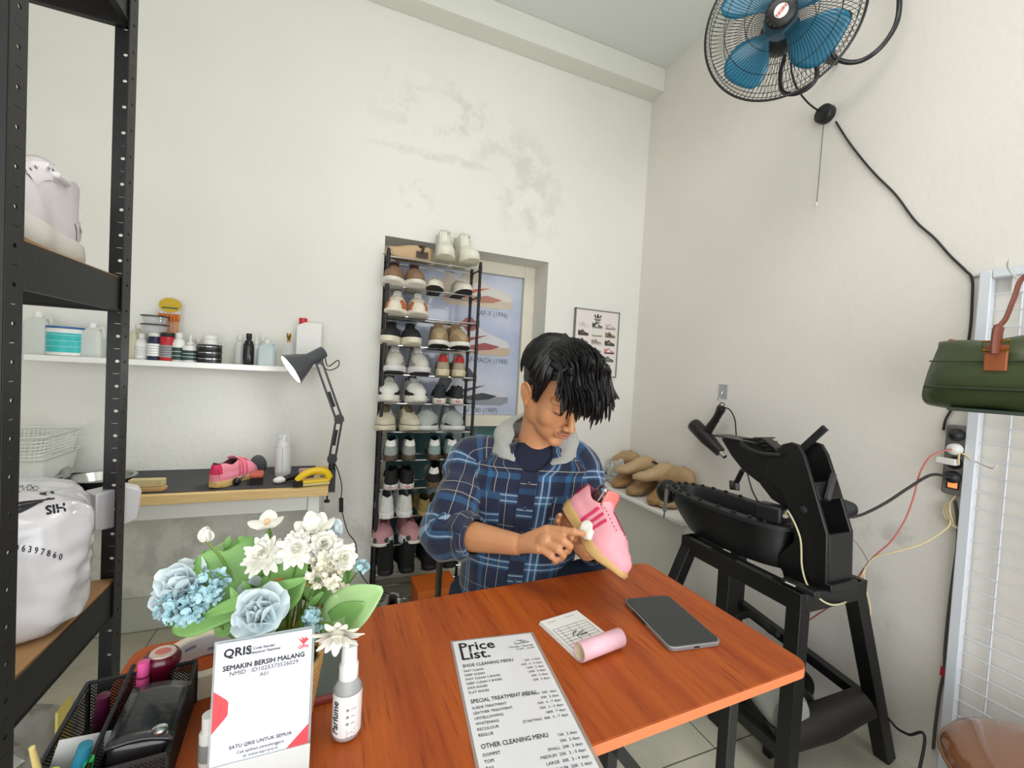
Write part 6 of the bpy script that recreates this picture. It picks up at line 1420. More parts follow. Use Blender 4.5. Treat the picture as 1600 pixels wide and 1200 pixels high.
# ================================================================ white wire grid panel
GY0, GZ0, GZ1 = .694, .06, 1.632
t = thing('wire_grid', 'tall white steel wire grid leaning on the right wall at the photo edge', 'display grid')
gw = mat('grid_white', '#dfe5ee', .35); GYE = -.25; GX = XR-.02
fr_ = lambda a, c, w=.028: MB().bar(a, c, w, w, up=(1, 0, 0)).build('frame_tube', gw, t, bev=.003)
fr_((GX, GY0-.01, GZ0), (GX, GY0-.01, GZ1)); fr_((GX, GYE, GZ0), (GX, GYE, GZ1))
MB().bar((GX-.001, GY0-.01-.0142, GZ1-.012), (GX-.001, GYE+.0142, GZ1-.012), .028, .026).build('frame_tube', gw, t, bev=.003); MB().bar((GX-.001, GY0-.01-.0142, GZ0+.014), (GX-.001, GYE+.0142, GZ0+.014), .028, .026).build('frame_tube', gw, t, bev=.003)
for k in range(31): z = GZ0+.05*(k+1); MB().cyl((GX-.002, GY0-.02, z), (GX-.002, GYE, z), .0018, n=6).build('horizontal_wire', gw, t)
for k in range(8): y = GY0-.085-k*.115; MB().cyl((GX+.002, y, GZ0+.01), (GX+.002, y, GZ1-.01), .0026, n=6).build('vertical_wire', gw, t)
for k, (px, py) in enumerate(((1523, 716), (1590, 435))):
    p = onx(px, py, GX-.005); t = thing('grid_hook', ['white wire hook on the grid panel right of the power strip', 'white wire hook on the grid panel above the bag handle'][k], 'hook', tuple(p))
    hk = 1 if k == 0 else 3.1
    b = MB(); b.tube(catmull([(0, 0, 0), (-.01, -.01, -.01), (-.05*hk, -.04, -.012), (-.085*hk, -.07, -.012), (-.09*hk, -.08, .0)], 5), .0022, 6); b.build('hook_wire', WHT, t); b = MB(); b.box((.001, -.0, -.015), (.003, .02, .05)); b.build('hook_plate', WHT, t)
# ================================================================ green duffel bag hanging from the grid
XG = 1.60
def bg(px, py, X=XG): return onx(px, py, X)
pa, pb2 = bg(1462, 590), bg(1470, 632); zt_, zb_ = bg(1500, 530).z, bg(1500, 640).z
yl_, t = bg(1462, 595).y, thing('duffel_bag', 'dark green leather duffel bag with brown handles hanging at the right edge', 'bag')
gl = mat('green_leather', '#3d4a2b', .42, noise=.35, nscale=7, bump=.5, bscale=9, coat=.1); brl = mat('brown_leather', '#9a5630', .45, noise=.15, nscale=20)
Lb = .46; Hb = zt_-zb_; b = MB(); rings = []
for k in range(17):
    u = k/16; y = yl_-Lb*u; s = (1-abs(2*u-1)**5)**.35 if 0 < u < 1 else .55; s = max(s, .55)
    ring = []
    for j in range(36):
        a = 2*PI*j/36; c_, s_ = math.cos(a), math.sin(a); e = 2.6
        ring.append(Vector((XG+.0+.085*s*math.copysign(abs(c_)**(2/e), c_)*(1-.25*max(0, s_)), y+.012*math.sin(a*2+u*9), (zt_+zb_)/2+Hb/2*(.75+.25*s)*math.copysign(abs(s_)**(2/e), s_)+.006*math.sin(u*14+a))))
    rings.append(ring)
b.ring(rings); b.build('bag_body', gl, t, smooth=60)
b = MB(); b.tube(catmull([Vector((XG-.088, yl_-.015-Lb*.93*u, zb_+Hb*.30)) for u in [i/8 for i in range(9)]], 3), .0045, 8); b.build('piping', mat('green_dark', '#2b3620', .4), t)
b = MB(); b.tube(catmull([Vector((XG-.086, yl_-.02-Lb*.93*u, zb_+Hb*.66)) for u in [i/8 for i in range(9)]], 3), .002, 6); b.build('seam', mat('green_dark', '#2b3620', .4), t)
b = MB(); b.box((XG, yl_-Lb/2-.01, zb_+.002), (.12, Lb*.82, .010)); b.build('base_panel', mat('green_grey', '#4d5a50', .5), t, bev=.005)
ys = bg(1555, 560, XG-.09).y
for sy in (0, 1):
    yy_ = ys-sy*.17
    MB().box((XG-.087, yy_, zb_+Hb*.70), (.008, .042, .065)).build('strap_patch', brl, t, bev=.003)
    b = MB(); P = [(XG-.093, yy_-.024, zb_+Hb*.80), (XG-.093, yy_+.024, zb_+Hb*.80), (XG-.093, yy_+.024, zb_+Hb*.80+.022), (XG-.093, yy_-.024, zb_+Hb*.80+.022)]; b.tube(P, .003, 6, closed=True); b.build('buckle', mat('gold', '#b3873c', .3, metal=1), t)
for xs in (-1,):
    top_ = bg(1600, 440, XG-.07); P = [Vector((XG-.09, ys, zb_+Hb*.75)), Vector((XG-.088, ys-.0, zt_+.012)), bg(1572, 497, XG-.08), bg(1585, 465, XG-.075), Vector((top_.x, top_.y, top_.z+.012)), Vector((top_.x, ys-.085, top_.z+.025)), Vector((top_.x, ys-.17+ (ys-top_.y), top_.z+.012)), Vector((XG-.088, ys-.17, zt_+.02)), Vector((XG-.09, ys-.17, zb_+Hb*.75))]
    C_ = catmull(P, 6); n_ = len(C_); b = MB(); b.tube(C_, [.019 if i < 8 or i > n_-9 else .0095 for i in range(n_)], 10, flat=.45); b.build('handle', mat('handle_brown', '#7a3d2a', .5, noise=.2, nscale=40), t, smooth=60)
b = MB(); p = bg(1487, 545); b.box(p, (.02, .03, .05), R=Matrix.Rotation(.4, 3, 'X')); b.build('side_tab', brl, t, bev=.004); b = MB(); b.tube([p+Vector((-.012, .012*math.cos(a), .016*math.sin(a))) for a in [2*PI*i/12 for i in range(12)]], .002, 6, closed=True); b.build('ring', mat('gold', '#b3873c', .3, metal=1), t)
b = MB(); p = bg(1460, 612); b.tube([p+Vector((0, -.02, .02)), p+Vector((0, .006, -.012))], .006, 6, flat=.4); b.build('zip_pull', mat('green_dark', '#2b3620', .4), t)
# ================================================================ heat gun on its hook
p = onx(1130, 612, XR)
t = thing('wall_hook', 'clear adhesive wall hook holding the heat gun', 'hook', tuple(p))
MB().box((-.002, 0, .0), (.004, .055, .075)).build('adhesive_plate', mat('clear_plate', '#d5d5d8', .15, alpha=.6, coat=.5), t, bev=.001)
MB().tube(catmull([(-.004, 0, -.0), (-.012, 0, -.015), (-.02, 0, -.04), (-.03, 0, -.045), (-.034, 0, -.035)], 5), .002, 6).build('hook_wire', CHR, t)
t = thing('heat_gun', 'black heat gun hanging nose down from the clear wall hook', 'heat gun')
XH = XR-.075; A = onx(1083, 662, XH); B_ = onx(1125, 706, XH); C_ = onx(1138, 714, XH); G0, G1 = onx(1106, 672, XH), onx(1128, 636, XH-.0)
dk = mat('gun_black', '#1c1718', .4)
ax_ = (B_-A).normalized(); L = (B_-A).length
MB().lathe([(.028, 0), (.034, .004), (.037, .02), (.036, L*.55), (.029, L*.8), (.025, L), (.016, L)], o=A, ax=ax_, n=28).build('barrel', dk, t, smooth=50)
MB().lathe([(.0125, L-.004), (.0125, L+.035), (.011, L+.036), (.0105, L+.01)], o=A, ax=ax_, n=20).build('nozzle', CHR, t, smooth=50)
MB().tube(catmull([G0+(G0-G1)*.25, (G0+G1)/2+Vector((0, -.006, 0)), G1], 5), [.022, .022, .023, .022, .020, .019, .019, .020, .022, .023, .021][:11], 12, flat=.85).build('grip', dk, t, smooth=60)
MB().box((G0+G1)/2+Vector((0, -.018, -.002)), (.012, .012, .03)).build('trigger', BLK, t, bev=.003)
b = MB(); b.tube([G1+Vector((0, .014*math.cos(a), .012+.010*math.sin(a))) for a in [2*PI*i/12 for i in range(12)]], .0022, 6, closed=True); b.build('hanging_loop', BLK, t)
MB().tube(catmull([G1, onx(1140, 640, XH), onx(1148, 655, XH), onx(1150, 675, XH), onx(1152, 695, XH+.02), onx(1165, 730, 1.70), onx(1175, 765, 1.62), onx(1188, 790, 1.60)], 6), .0032, 7).build('power_cord', cblk, t)
# ================================================================ wooden shoe lasts on the ledge, tray, roll
LZ = .5752
last_m = [mat('last_wood%d' % i, c, .45, noise=.14, nscale=25, bump=.1, bscale=30) for i, c in enumerate(('#b0916a', '#9a7a52', '#bca078', '#a07848'))]
def last_mesh():
    b = MB(); rings = []; L = .235
    for k in range(19):
        u = k/18; w_ = tab(u, [(0, .018), (.08, .034), (.3, .036), (.55, .045), (.75, .050), (.92, .038), (1, .012)]); h = tab(u, [(0, .05), (.06, .082), (.25, .098), (.42, .090), (.6, .066), (.8, .050), (1, .024)]); z0 = tab(u, [(0, .012), (.4, .010), (.75, 0), (1, .008)])
        r_ = []
        for j in range(20):
            a = 2*PI*j/20; c_, s_ = math.cos(a), math.sin(a); e = 2.4
            r_.append(Vector((w_*math.copysign(abs(c_)**(2/e), c_)*(1-.35*max(0, s_)*(1 if u < .5 else .3)), u*L, z0+h/2+h/2*math.copysign(abs(s_)**(2/e), s_))))
        rings.append(r_)
    b.ring(rings); return b
spots = [ # px, py of the centre, X, yaw, roll, pitch, z offset, colour, label
 (955, 770, 1.745, 1.35, 0, 0, 0, 1, 'wooden shoe last lying lowest at the left end of the pile'), (978, 775, 1.70, 1.9, .1, 0, 0, 3, 'wooden shoe last second from the left in the bottom row'),
 (1005, 780, 1.69, 1.75, 0, 0, 0, 1, 'wooden shoe last in the middle of the bottom row'), (1035, 788, 1.685, 1.95, 0, 0, 0, 3, 'darker wooden shoe last at the right end of the bottom row'), (1060, 792, 1.72, 1.6, 0, 0, 0, 0, 'wooden shoe last half hidden behind the basin rim in the bottom row'),
 (968, 748, 1.76, .5, .1, 0, .082, 0, 'wooden shoe last at the upper left of the pile'), (993, 748, 1.71, 1.2, .0, 0, .086, 2, 'pale wooden shoe last lying across the top of the pile'),
 (1025, 752, 1.70, 1.1, .1, 0, .088, 2, 'broad pale wooden shoe last at the front of the upper row'), (1052, 750, 1.76, .3, .0, 0, .086, 0, 'wooden shoe last pointing at the wall at the upper right')]
m0 = None
for px, py, X, yaw, roll, pit, dz, ci, lab in spots:
    c_ = onx(px, py, X); MX = Matrix.Translation((X, c_.y, LZ+dz+.001)) @ Euler((pit, roll, yaw)).to_matrix().to_4x4() @ Matrix.Scale(1.08, 4) @ Matrix.Translation((0, -.115, 0))
    t = thing('shoe_last', lab, 'shoe last', mx=MX, group='wooden shoe lasts on the ledge'); last_mesh().build('last_body', last_m[ci], t, smooth=70)
    MB().lathe([(.004, 0), (.0036, .001), (0, .0012)], o=(0, .06, .108), n=10).build('drill_hole', mat('hole_dark', '#3a2410', .8), t)
t = thing('steel_tray', 'rectangular steel tray of small tools on the ledge left of the lasts', 'tray', (1.70, 2.255, LZ+.0005))
P = lambda s, z: [Vector((p[0], p[1], z)) for p in rrect(.16*s, .19*s, .02*s)]
b = MB(); b.ring([P(.88, 0), P(.90, .002), P(1, .045), P(1.04, .046), P(1.03, .048), P(.98, .047), P(.88, .004)]); b.build('tray', STEEL, t, smooth=50)
t = thing('plastic_bag', 'crumpled clear plastic bag of grey bits in the steel tray', 'bag', (1.68, 2.27, LZ+.006)); b, f = bag_mesh((0, 0, .07), (.05, .055, .065), 2.4, .03, 12, n=36, k=24, fold=14); merged(b.build('film', mat('clear_film2', '#d8d6cf', .25, alpha=.6, coat=.4), t, smooth=50)); MB().ell((0, 0, .05), (.032, .035, .035)).build('contents', mat('slate_bits', '#7b878c', .6), t)
t = thing('plastic_rack', 'white plastic peg strip standing in the steel tray', 'strip', (1.745, 2.20, LZ+.006))
for k in range(6): MB().cyl((-.02+.012*k, -.02, 0), (-.02+.012*k, -.02, .075+.004*(k % 2)), .002, n=6).build('peg', WHT, t)
for z in (.02, .045, .07): MB().cyl((-.024, -.02, z), (.044, -.02, z), .0018, n=6).build('cross_bar', WHT, t)
t = thing('goggles', 'black hooped goggles lying behind the wooden lasts', 'goggles', (1.785, 2.02, LZ+.15))
MB().tube(catmull([(0, .09, -.10), (0, .088, -.02), (0, .07, .03), (0, .03, .045), (0, -.02, .03), (0, -.05, -.01)], 6), .007, 8).build('headband', BLK, t)
MB().ell((-.01, -.06, -.02), (.02, .045, .035)).build('cup', BLK, t); MB().ell((0, .03, 0), (.006, .075, .045)).build('clear_visor', CLEAR, t)
t.location.z = LZ+.13
# ================================================================ brown glossy stool (bottom right corner)
sc = onz(1560, 1170, .40)
t = thing('stool', 'round glossy brown vinyl stool at the bottom right corner', 'stool', (1.49, .335, .075))
vin = mat('brown_vinyl', '#84563a', .16, coat=.7, noise=.12, nscale=120)
MB().lathe([(.19, .0), (.20, .01), (.20, .28), (.19, .30)], n=48).build('body', mat('brown_vinyl_dark', '#4a2214', .18, coat=.7), t, smooth=50)
MB().lathe([(.19, .30), (.215, .305), (.222, .32), (.222, .335), (.214, .35), (.19, .362), (.13, .370), (0, .372)], n=56).build('seat_cushion', vin, t, smooth=70)
MB().tube([(.222*math.cos(a), .222*math.sin(a), .328) for a in [2*PI*i/56 for i in range(56)]], .0045, 8, closed=True).build('piping', mat('piping_brown', '#8a5a36', .3, coat=.5), t)
b = MB(); b.tube([(-.205, -.02, .05), (-.208, -.02, .25)], .010, 8, flat=.5); b.build('strap', mat('brown_vinyl_dark', '#4a2214', .18), t)
# ================================================================ the person cleaning a shoe
from mathutils import noise as mnoise
person = thing('person', 'person in blue plaid shirt with grey hood, head bowed, wiping a pink sneaker', 'person')
sa = cdir(.35, -.45, .82); su = Vector(cdir(.60, .75, .07)); su = (su-sa*su.dot(sa)).normalized(); sx_ = sa.cross(su)
so = dep(881, 795, 1.08)
SHM = basis(so-sx_*.012, sx_, sa, su); HELD = Shoe(L=.215, W=.088, side=-1, sole=.024, heel=.029, H=.062, toeH=.04, open1=.42, lace1=.72, lace_gap=.015)
def px_of(P): d_ = P-CPOS; z_ = d_.dot(CFW); return 800+CF*d_.dot(CR)/z_, 600-CF*d_.dot(CU)/z_
CLP = min([SHM @ HELD.P(.40+.02*i, .05+.05*j, 0, 1) for i in range(16) for j in range(14)], key=lambda P: (px_of(P)[0]-917)**2+(px_of(P)[1]-833)**2); CLD = (CLP-CPOS).dot(CFW)
HSH = CLD-.018-.862
skin = mat('skin', '#c98f66', .48, noise=.06, nscale=18, sss=.12, bump=.05, bscale=250)
HC = dep(868, 611, 1.165)
hf = cdir(.40, -.55, .73); hu = Vector(cdir(.27, .80, .50)); hu = (hu-hf*hu.dot(hf)).normalized(); hr = hf.cross(hu)
HM = basis(HC, hr*1.05, hf*1.05, hu*1.07); HR = basis(HC, hr, hf, hu).to_3x3()
def hl(x, y, z): return HM @ Vector((x, y, z))
NB = dep(838, 700, 1.265)                     # base of the neck
RS, LS = dep(742, 722, 1.30), dep(903, 722, 1.27)
RE, RW = dep(704, 832, 1.16), dep(812, 851, .955+HSH*.9)
LE, LW = dep(930, 838, 1.19), dep(915, 862, 1.10)
sl = (LS-RS); sl.z = 0; sl.normalize(); fwd = Vector((sl.y, -sl.x, 0))
if fwd.y > 0: fwd = -fwd
PEL = Vector((NB.x-.02, NB.y+.06, .52))
b = MB()
for c, r_ in (((0, -.012, .035), (.074, .092, .086)), ((0, .028, -.018), (.064, .060, .076)), ((0, .032, -.076), (.050, .049, .048)), ((0, .064, -.106), (.023, .021, .018)), ((.030, .044, -.036), (.034, .032, .040)), ((-.030, .044, -.036), (.034, .032, .040)), ((0, .058, -.045), (.036, .028, .045)),
              ((.030, .066, .016), (.028, .020, .010)), ((-.030, .066, .016), (.028, .020, .010)), ((0, .078, -.071), (.024, .018, .016)), ((.031, .070, -.006), (.0155, .0145, .0105)), ((-.031, .070, -.006), (.0155, .0145, .0105)),
              ((0, .108, -.041), (.0105, .0115, .010)), ((.0115, .099, -.044), (.0075, .010, .0075)), ((-.0115, .099, -.044), (.0075, .010, .0075)), ((0, .092, -.061), (.015, .008, .0045)), ((0, .090, -.0725), (.018, .009, .0045)), ((.05, .0, -.05), (.02, .04, .045)), ((-.05, .0, -.05), (.02, .04, .045))):
    b.ell(hl(*c), r_, R=HR, n=24, k=16)
b.tube([hl(0, .078, .016), hl(0, .090, -.008), hl(0, .103, -.030), hl(0, .108, -.040)], [.008, .0075, .0085, .0095], 12)
for s_ in (-1, 1):         # ears
    b.ell(hl(s_*.077, -.006, -.012), (.0065, .017, .028), R=HR @ Matrix.Rotation(s_*.35, 3, 'Z'), n=16, k=12)
    b.tube(catmull([hl(s_*.074, .006, -.012), hl(s_*.083, .004, .010), hl(s_*.086, -.012, .017), hl(s_*.087, -.024, .004), hl(s_*.084, -.020, -.020), hl(s_*.078, -.006, -.036)], 5), .0042, 8)
    b.ell(hl(s_*.078, -.002, -.036), (.005, .008, .009), R=HR)
nk = [hl(0, -.030, -.02), hl(0, -.022, -.065), (hl(0, -.015, -.09)+NB)/2+Vector((0, 0, .012)), NB+Vector((0, 0, .0)), NB+Vector((0, .01, -.05))]
b.tube(catmull(nk, 4), [.052]*5+[.052, .053, .054, .054]+[.055, .057, .06, .064]+[.07, .075, .08, .085], 20)
def seg_tube(P, r, n=14, flat=1): 
    C_ = catmull(P, 5); N = len(C_); rr = [lerp(r[int(i*(len(r)-1)/(N-1))], r[min(int(i*(len(r)-1)/(N-1))+1, len(r)-1)], (i*(len(r)-1)/(N-1)) % 1) for i in range(N)]
    b.tube(C_, rr, n, flat=flat)
# torso core, arms, legs under the clothes
seg_tube([PEL+Vector((0, .02, -.04)), PEL+Vector((0, .02, .12)), NB+Vector((0, .06, -.22)), NB+Vector((0, .04, -.08)), NB], [.12, .11, .12, .11, .06], 20)
seg_tube([NB+Vector((0, .03, -.05)), RS+Vector((0, 0, -.01)), (RS+RE)/2, RE, RE.lerp(RW, .35), RE.lerp(RW, .75), RW], [.045, .048, .042, .038, .039, .030, .0245])
seg_tube([NB+Vector((0, .03, -.05)), LS+Vector((0, 0, -.01)), (LS+LE)/2, LE, LE.lerp(LW, .35), LW], [.045, .048, .042, .038, .038, .026])
hipR, hipL = PEL-sl*.09, PEL+sl*.09
kneeR, kneeL = Vector((hipR.x-.06, 1.04, .50)), dep(925, 925, 1.17)
ankR, ankL = Vector((kneeR.x-.02, 1.10, .08)), Vector((kneeL.x+.12, 1.25, .10))
for hip, kn, an in ((hipR, kneeR, ankR), (hipL, kneeL, ankL)):
    seg_tube([hip, (hip+kn)/2, kn, (kn+an)/2, an], [.085, .075, .056, .052, .038])
    toe = an+Vector((fwd.x*.16, fwd.y*.16, -.045)); seg_tube([an+Vector((-fwd.x*.04, -fwd.y*.04, -.04)), an+Vector((fwd.x*.05, fwd.y*.05, -.03)), toe], [.036, .034, .024])
# right hand: flat palm, four unequal bent fingers and the thumb below
def D(p): return dep(p[0], p[1], p[2]+HSH)
IM, MM, RM, PM = D((858, 826, .905)), D((858, 838, .892)), D((853, 849, .886)), D((845, 858, .886))
for q in (IM, MM, RM, PM): b.tube([RW, RW.lerp(q, .5)+Vector((0, 0, .001)), q], [.0215, .0155, .0118], 12)
b.ell((RW+IM+PM)/3+(MM-RW)*.15, (.026, .03, .018), R=Matrix((fwd, (MM-RW).normalized(), Vector((0, 0, 1)))).transposed())
def finger(P, r): b.tube(catmull(P, 4), [lerp(r, r*.78, i/(4*(len(P)-1))) for i in range(4*(len(P)-1)+1)], 12); b.ell(P[-1], (r*.8,)*3, n=10, k=8); [b.ell(q, (r*1.06,)*3, n=10, k=8) for q in P[1:-1]]
finger([IM, D((881, 829, .880)), D((897, 831, .868)), D((911, 834, .862))], .0095)
finger([MM, D((880, 845, .865)), D((890, 853, .868)), D((888, 861, .882))], .0098)
finger([RM, D((872, 859, .862)), D((880, 867, .868)), D((877, 873, .882))], .0093)
finger([PM, D((861, 869, .868)), D((868, 875, .872)), D((866, 879, .884))], .0082)
finger([D((833, 846, .93)), D((852, 843, .925)), D((874, 842, .905)), D((893, 840, .888))], .0108)
# left hand behind the shoe, finger ends curling round its heel
DL = lambda p: dep(*p)
LK = DL((904, 842, 1.085))
b.tube([LW, LW.lerp(LK, .5), LK], [.024, .026, .022], 12)
for k, (px, py) in enumerate(((874, 806), (871, 816), (873, 826), (878, 835))):
    finger([LK+(DL((px, py, 1.085))-LK)*.15, DL((px+12, py+5, 1.09)), DL((px-1, py+2, 1.07)), DL((px+1, py-1, 1.045))], [.0085, .009, .0088, .0078][k])
finger([LK, DL((915, 850, 1.09)), DL((925, 845, 1.09)), DL((933, 838, 1.08))], .0105)
tmp = b.build('body_raw', skin, None, smooth=0)
rm = tmp.modifiers.new('fuse', 'REMESH'); rm.mode = 'VOXEL'; rm.voxel_size = .0034
sm = tmp.modifiers.new('soften', 'SMOOTH'); sm.factor = .5; sm.iterations = 4
dg = bpy.context.evaluated_depsgraph_get(); me = bpy.data.meshes.new_from_object(tmp.evaluated_get(dg)); bpy.data.objects.remove(tmp)
me.materials.clear(); me.materials.append(skin); me.name = 'body'
me.polygons.foreach_set('use_smooth', [True]*len(me.polygons))
bm = bmesh.new(); bm.from_mesh(me); inv_ = HM.inverted(); bm.verts.ensure_lookup_table()
def soft(v):
    q_ = inv_ @ v.co
    if q_.length > .19 or q_.z > .03: return False
    if abs(q_.x) < .026 and q_.y > .070: return False
    if abs(q_.x) > .066 and q_.z > -.05: return False
    if q_.y > .055 and q_.z > -.022: return False
    return True
sv = [v for v in bm.verts if soft(v)]
for _ in range(26): bmesh.ops.smooth_vert(bm, verts=sv, factor=.5, use_axis_x=True, use_axis_y=True, use_axis_z=True)
bm.to_mesh(me); bm.free(); me.polygons.foreach_set('use_smooth', [True]*len(me.polygons))
body = bpy.data.objects.new('body', me); COL.objects.link(body); body.parent = person
# face details
lipm = mat('lips', '#b0705a', .5, sss=.1); brow = mat('hair_black', '#0e0d0f', .38, spec=.4)
for (P, r_) in (([hl(-.022, .0865, -.0645), hl(-.009, .0975, -.0615), hl(0, .0995, -.063), hl(.009, .0975, -.0615), hl(.022, .0865, -.0645)], [.0012, .0034, .0036, .0034, .0012]), ([hl(-.020, .0865, -.0675), hl(-.008, .0965, -.0715), hl(0, .098, -.0725), hl(.008, .0965, -.0715), hl(.020, .0865, -.0675)], [.0012, .0038, .0045, .0038, .0012])):
    C_ = catmull(P, 4); rr = [lerp(r_[i//4], r_[min(i//4+1, 4)], (i % 4)/4) for i in range(len(C_))]; MB().tube(C_, rr, 8).build('lip', lipm, person, smooth=60)
for s_ in (-1, 1):
    MB().tube(catmull([hl(s_*.013, .0865, .0165), hl(s_*.028, .087, .021), hl(s_*.046, .074, .016)], 5), [.0016]+[.0026]*8+[.0012]*2, 6, flat=.5).build('eyebrow', brow, person)
    MB().tube(catmull([hl(s_*.017, .0795, -.009), hl(s_*.031, .0865, -.0125), hl(s_*.045, .0775, -.009)], 5), .0011, 6).build('eyelash', brow, person)
MB().tube(catmull([hl(-.018, .0925, -.0565), hl(0, .1005, -.0555), hl(.018, .0925, -.0565)], 5), [.0008]+[.0017]*9+[.0008], 6, flat=.4).build('moustache', mat('stubble', '#7d5a44', .7), person)
# ---------------------------------------------------------------- hair
random.seed(5)
b = MB()
cc = (0, -.014, .040); cr = (.083, .104, .092)
def cap(u, v):
    a = 2*PI*u; th = lerp(0, 1.0, v)
    front = max(0, math.sin(a)); lim = lerp(2.05, 1.05, front**.7)          # hairline lower at the back and sides
    t_ = th*lim; d = (math.sin(t_)*math.cos(a), math.sin(t_)*math.sin(a), math.cos(t_))
    n_ = 1+.05*mnoise.noise(Vector(d)*5)
    return hl(cc[0]+cr[0]*d[0]*n_, cc[1]+cr[1]*d[1]*n_, cc[2]+cr[2]*d[2]*n_)
b.grid(cap, 48, 20)
def lock(P, r, n=6, fl=.45):
    C_ = catmull([hl(*p) for p in P], 5); N = len(C_); b.tube(C_, [r*(math.sin(PI*(.12+.86*i/(N-1)))**.6)*(1 if i < N-1 else .1) for i in range(N)], n, flat=fl)
def on_cap(a, t_, k=1.03): return (cc[0]+cr[0]*math.sin(t_)*math.cos(a)*k, cc[1]+cr[1]*math.sin(t_)*math.sin(a)*k, cc[2]+cr[2]*math.cos(t_)*k)
for i in range(34):        # outer locks flaring out at the viewer's right
    a0 = random.uniform(0, 1); lock([(-.03-.03*a0, .02-.04*a0, .118-.02*a0), (-.072, .04-.03*a0, .105-.02*a0), (-.098-.010*random.random(), .068-.035*a0, .062), (-.112-.018*random.random(), .092-.05*a0+random.uniform(-.01, .01), .018+random.uniform(-.022, .02))], random.uniform(.005, .007))
for i in range(200):       # bangs: from the crown forward and down over the forehead, ends spiky
    x0_ = random.uniform(-.058, .066); y0_ = random.uniform(-.05, .03); a0 = math.atan2(y0_, x0_)
    z0_ = cc[2]+cr[2]*math.sqrt(max(.05, 1-(x0_/cr[0])**2-((y0_-cc[1])/cr[1])**2))
    sw = random.uniform(-.03, .012)
    xe = x0_*1.15+sw; xe = max(min(xe, .078), -.088)
    L = random.random()
    ye = .112+.026*random.random()-.35*max(0, abs(xe)-.035); ze = lerp(.062, .008, L)-(.02 if xe < -.02 else 0)
    lock([(x0_, y0_, z0_), (x0_*1.05, (y0_+.06), z0_*.97+.012+random.uniform(0, .01)), (lerp(x0_, xe, .5)*1.04, .082+random.uniform(-.006, .012), .096+random.uniform(-.012, .008)), (lerp(x0_, xe, .8), ye-.006, lerp(.096, ze, .55)), (xe, ye+random.uniform(-.008, .016), ze+random.uniform(-.012, .008))], random.uniform(.0045, .0075))
for i in range(200):       # sides and back, down to the ears and nape
    a = random.uniform(PI*.86, PI*2.14); t0 = random.uniform(.15, .9); t1 = random.uniform(1.35, 1.95) if abs(math.cos(a)) < .75 else random.uniform(1.2, 1.62)
    da = random.uniform(-.12, .12)
    lock([on_cap(a, t0, 1.02), on_cap(a+da*.5, lerp(t0, t1, .4), 1.07+random.uniform(0, .03)), on_cap(a+da, lerp(t0, t1, .75), 1.07+random.uniform(0, .03)), on_cap(a+da*1.3, t1, 1.04+random.uniform(0, .03))], random.uniform(.005, .008))
for i in range(36):        # temple locks in front of the ears
    for s_ in (-1, 1):
        a = PI/2-s_*random.uniform(.95, 1.45); lock([on_cap(a, .6, 1.03), on_cap(a, 1.05, 1.06), on_cap(a, 1.4, 1.03), (s_*random.uniform(.068, .077), random.uniform(.008, .040), random.uniform(-.022, .012))], .0045)
b.build('hair', brow, person, smooth=70, norm=False)
# ---------------------------------------------------------------- plaid flannel
pl = mat('plaid_flannel', '#16223f', .85, sheen=.25); q = NT(pl); uvn = q.n('ShaderNodeUVMap'); sp = q.n('ShaderNodeSeparateXYZ'); q.l(uvn.outputs[0], sp.inputs[0])
PER = .185
def axis_masks(o):
    f = q.math('WRAP', o, PER, 0.0)
    band = lambda c, w: q.math('COMPARE', f, c, w/2)
    blue = q.math('MAXIMUM', band(.033, .030), band(.092, .016)); white = q.math('MAXIMUM', band(.026, .0042), band(.042, .0042)); thin = q.math('MAXIMUM', band(.112, .0018), band(.144, .0012)); dark = band(.072, .022)
    return blue, white, thin, dark
bu, wu, tu, du = axis_masks(sp.outputs[0]); bv, wv, tv, dv = axis_masks(sp.outputs[1])
c = q.mix(q.math('MULTIPLY', q.math('ADD', bu, bv), .42), lin('#17213f'), lin('#2c6797'))
c = q.mix(q.math('MULTIPLY', q.math('ADD', du, dv), .30), c, lin('#0c1330'))
wv_ = q.n('ShaderNodeTexWave'); wv_.wave_type = 'BANDS'; wv_.bands_direction = 'DIAGONAL'; wv_.inputs['Scale'].default_value = 160; q.l(uvn.outputs[0], wv_.inputs['Vector'])
c = q.mix(q.math('MULTIPLY', q.math('ADD', wu, wv), .46), c, lin('#c3d3e6')); c = q.mix(q.math('MULTIPLY', q.math('MAXIMUM', tu, tv), .7), c, lin('#c9c6b0'))
c = q.mix(q.math('MULTIPLY', wv_.outputs['Fac'], .16), c, lin('#0d1428')); q.l(c, q.b.inputs['Base Color'])
def wr(p, a=.006, s=9): return mnoise.noise(Vector(p)*s)*a + mnoise.noise(Vector(p)*s*2.4+Vector((3, 1, 2)))*a*.45
AX = [(PEL.z+.06, .168, .128), (PEL.z+.18, .168, .132), (PEL.z+.30, .168, .128), (NB.z-.16, .176, .122), (NB.z-.09, .186, .112), (NB.z-.045, .180, .098), (NB.z-.015, .145, .085), (NB.z+.012, .098, .074), (NB.z+.030, .070, .066)]
AX = [(z-PEL.z, a, d_) for z, a, d_ in AX]; HT = AX[-1][0]
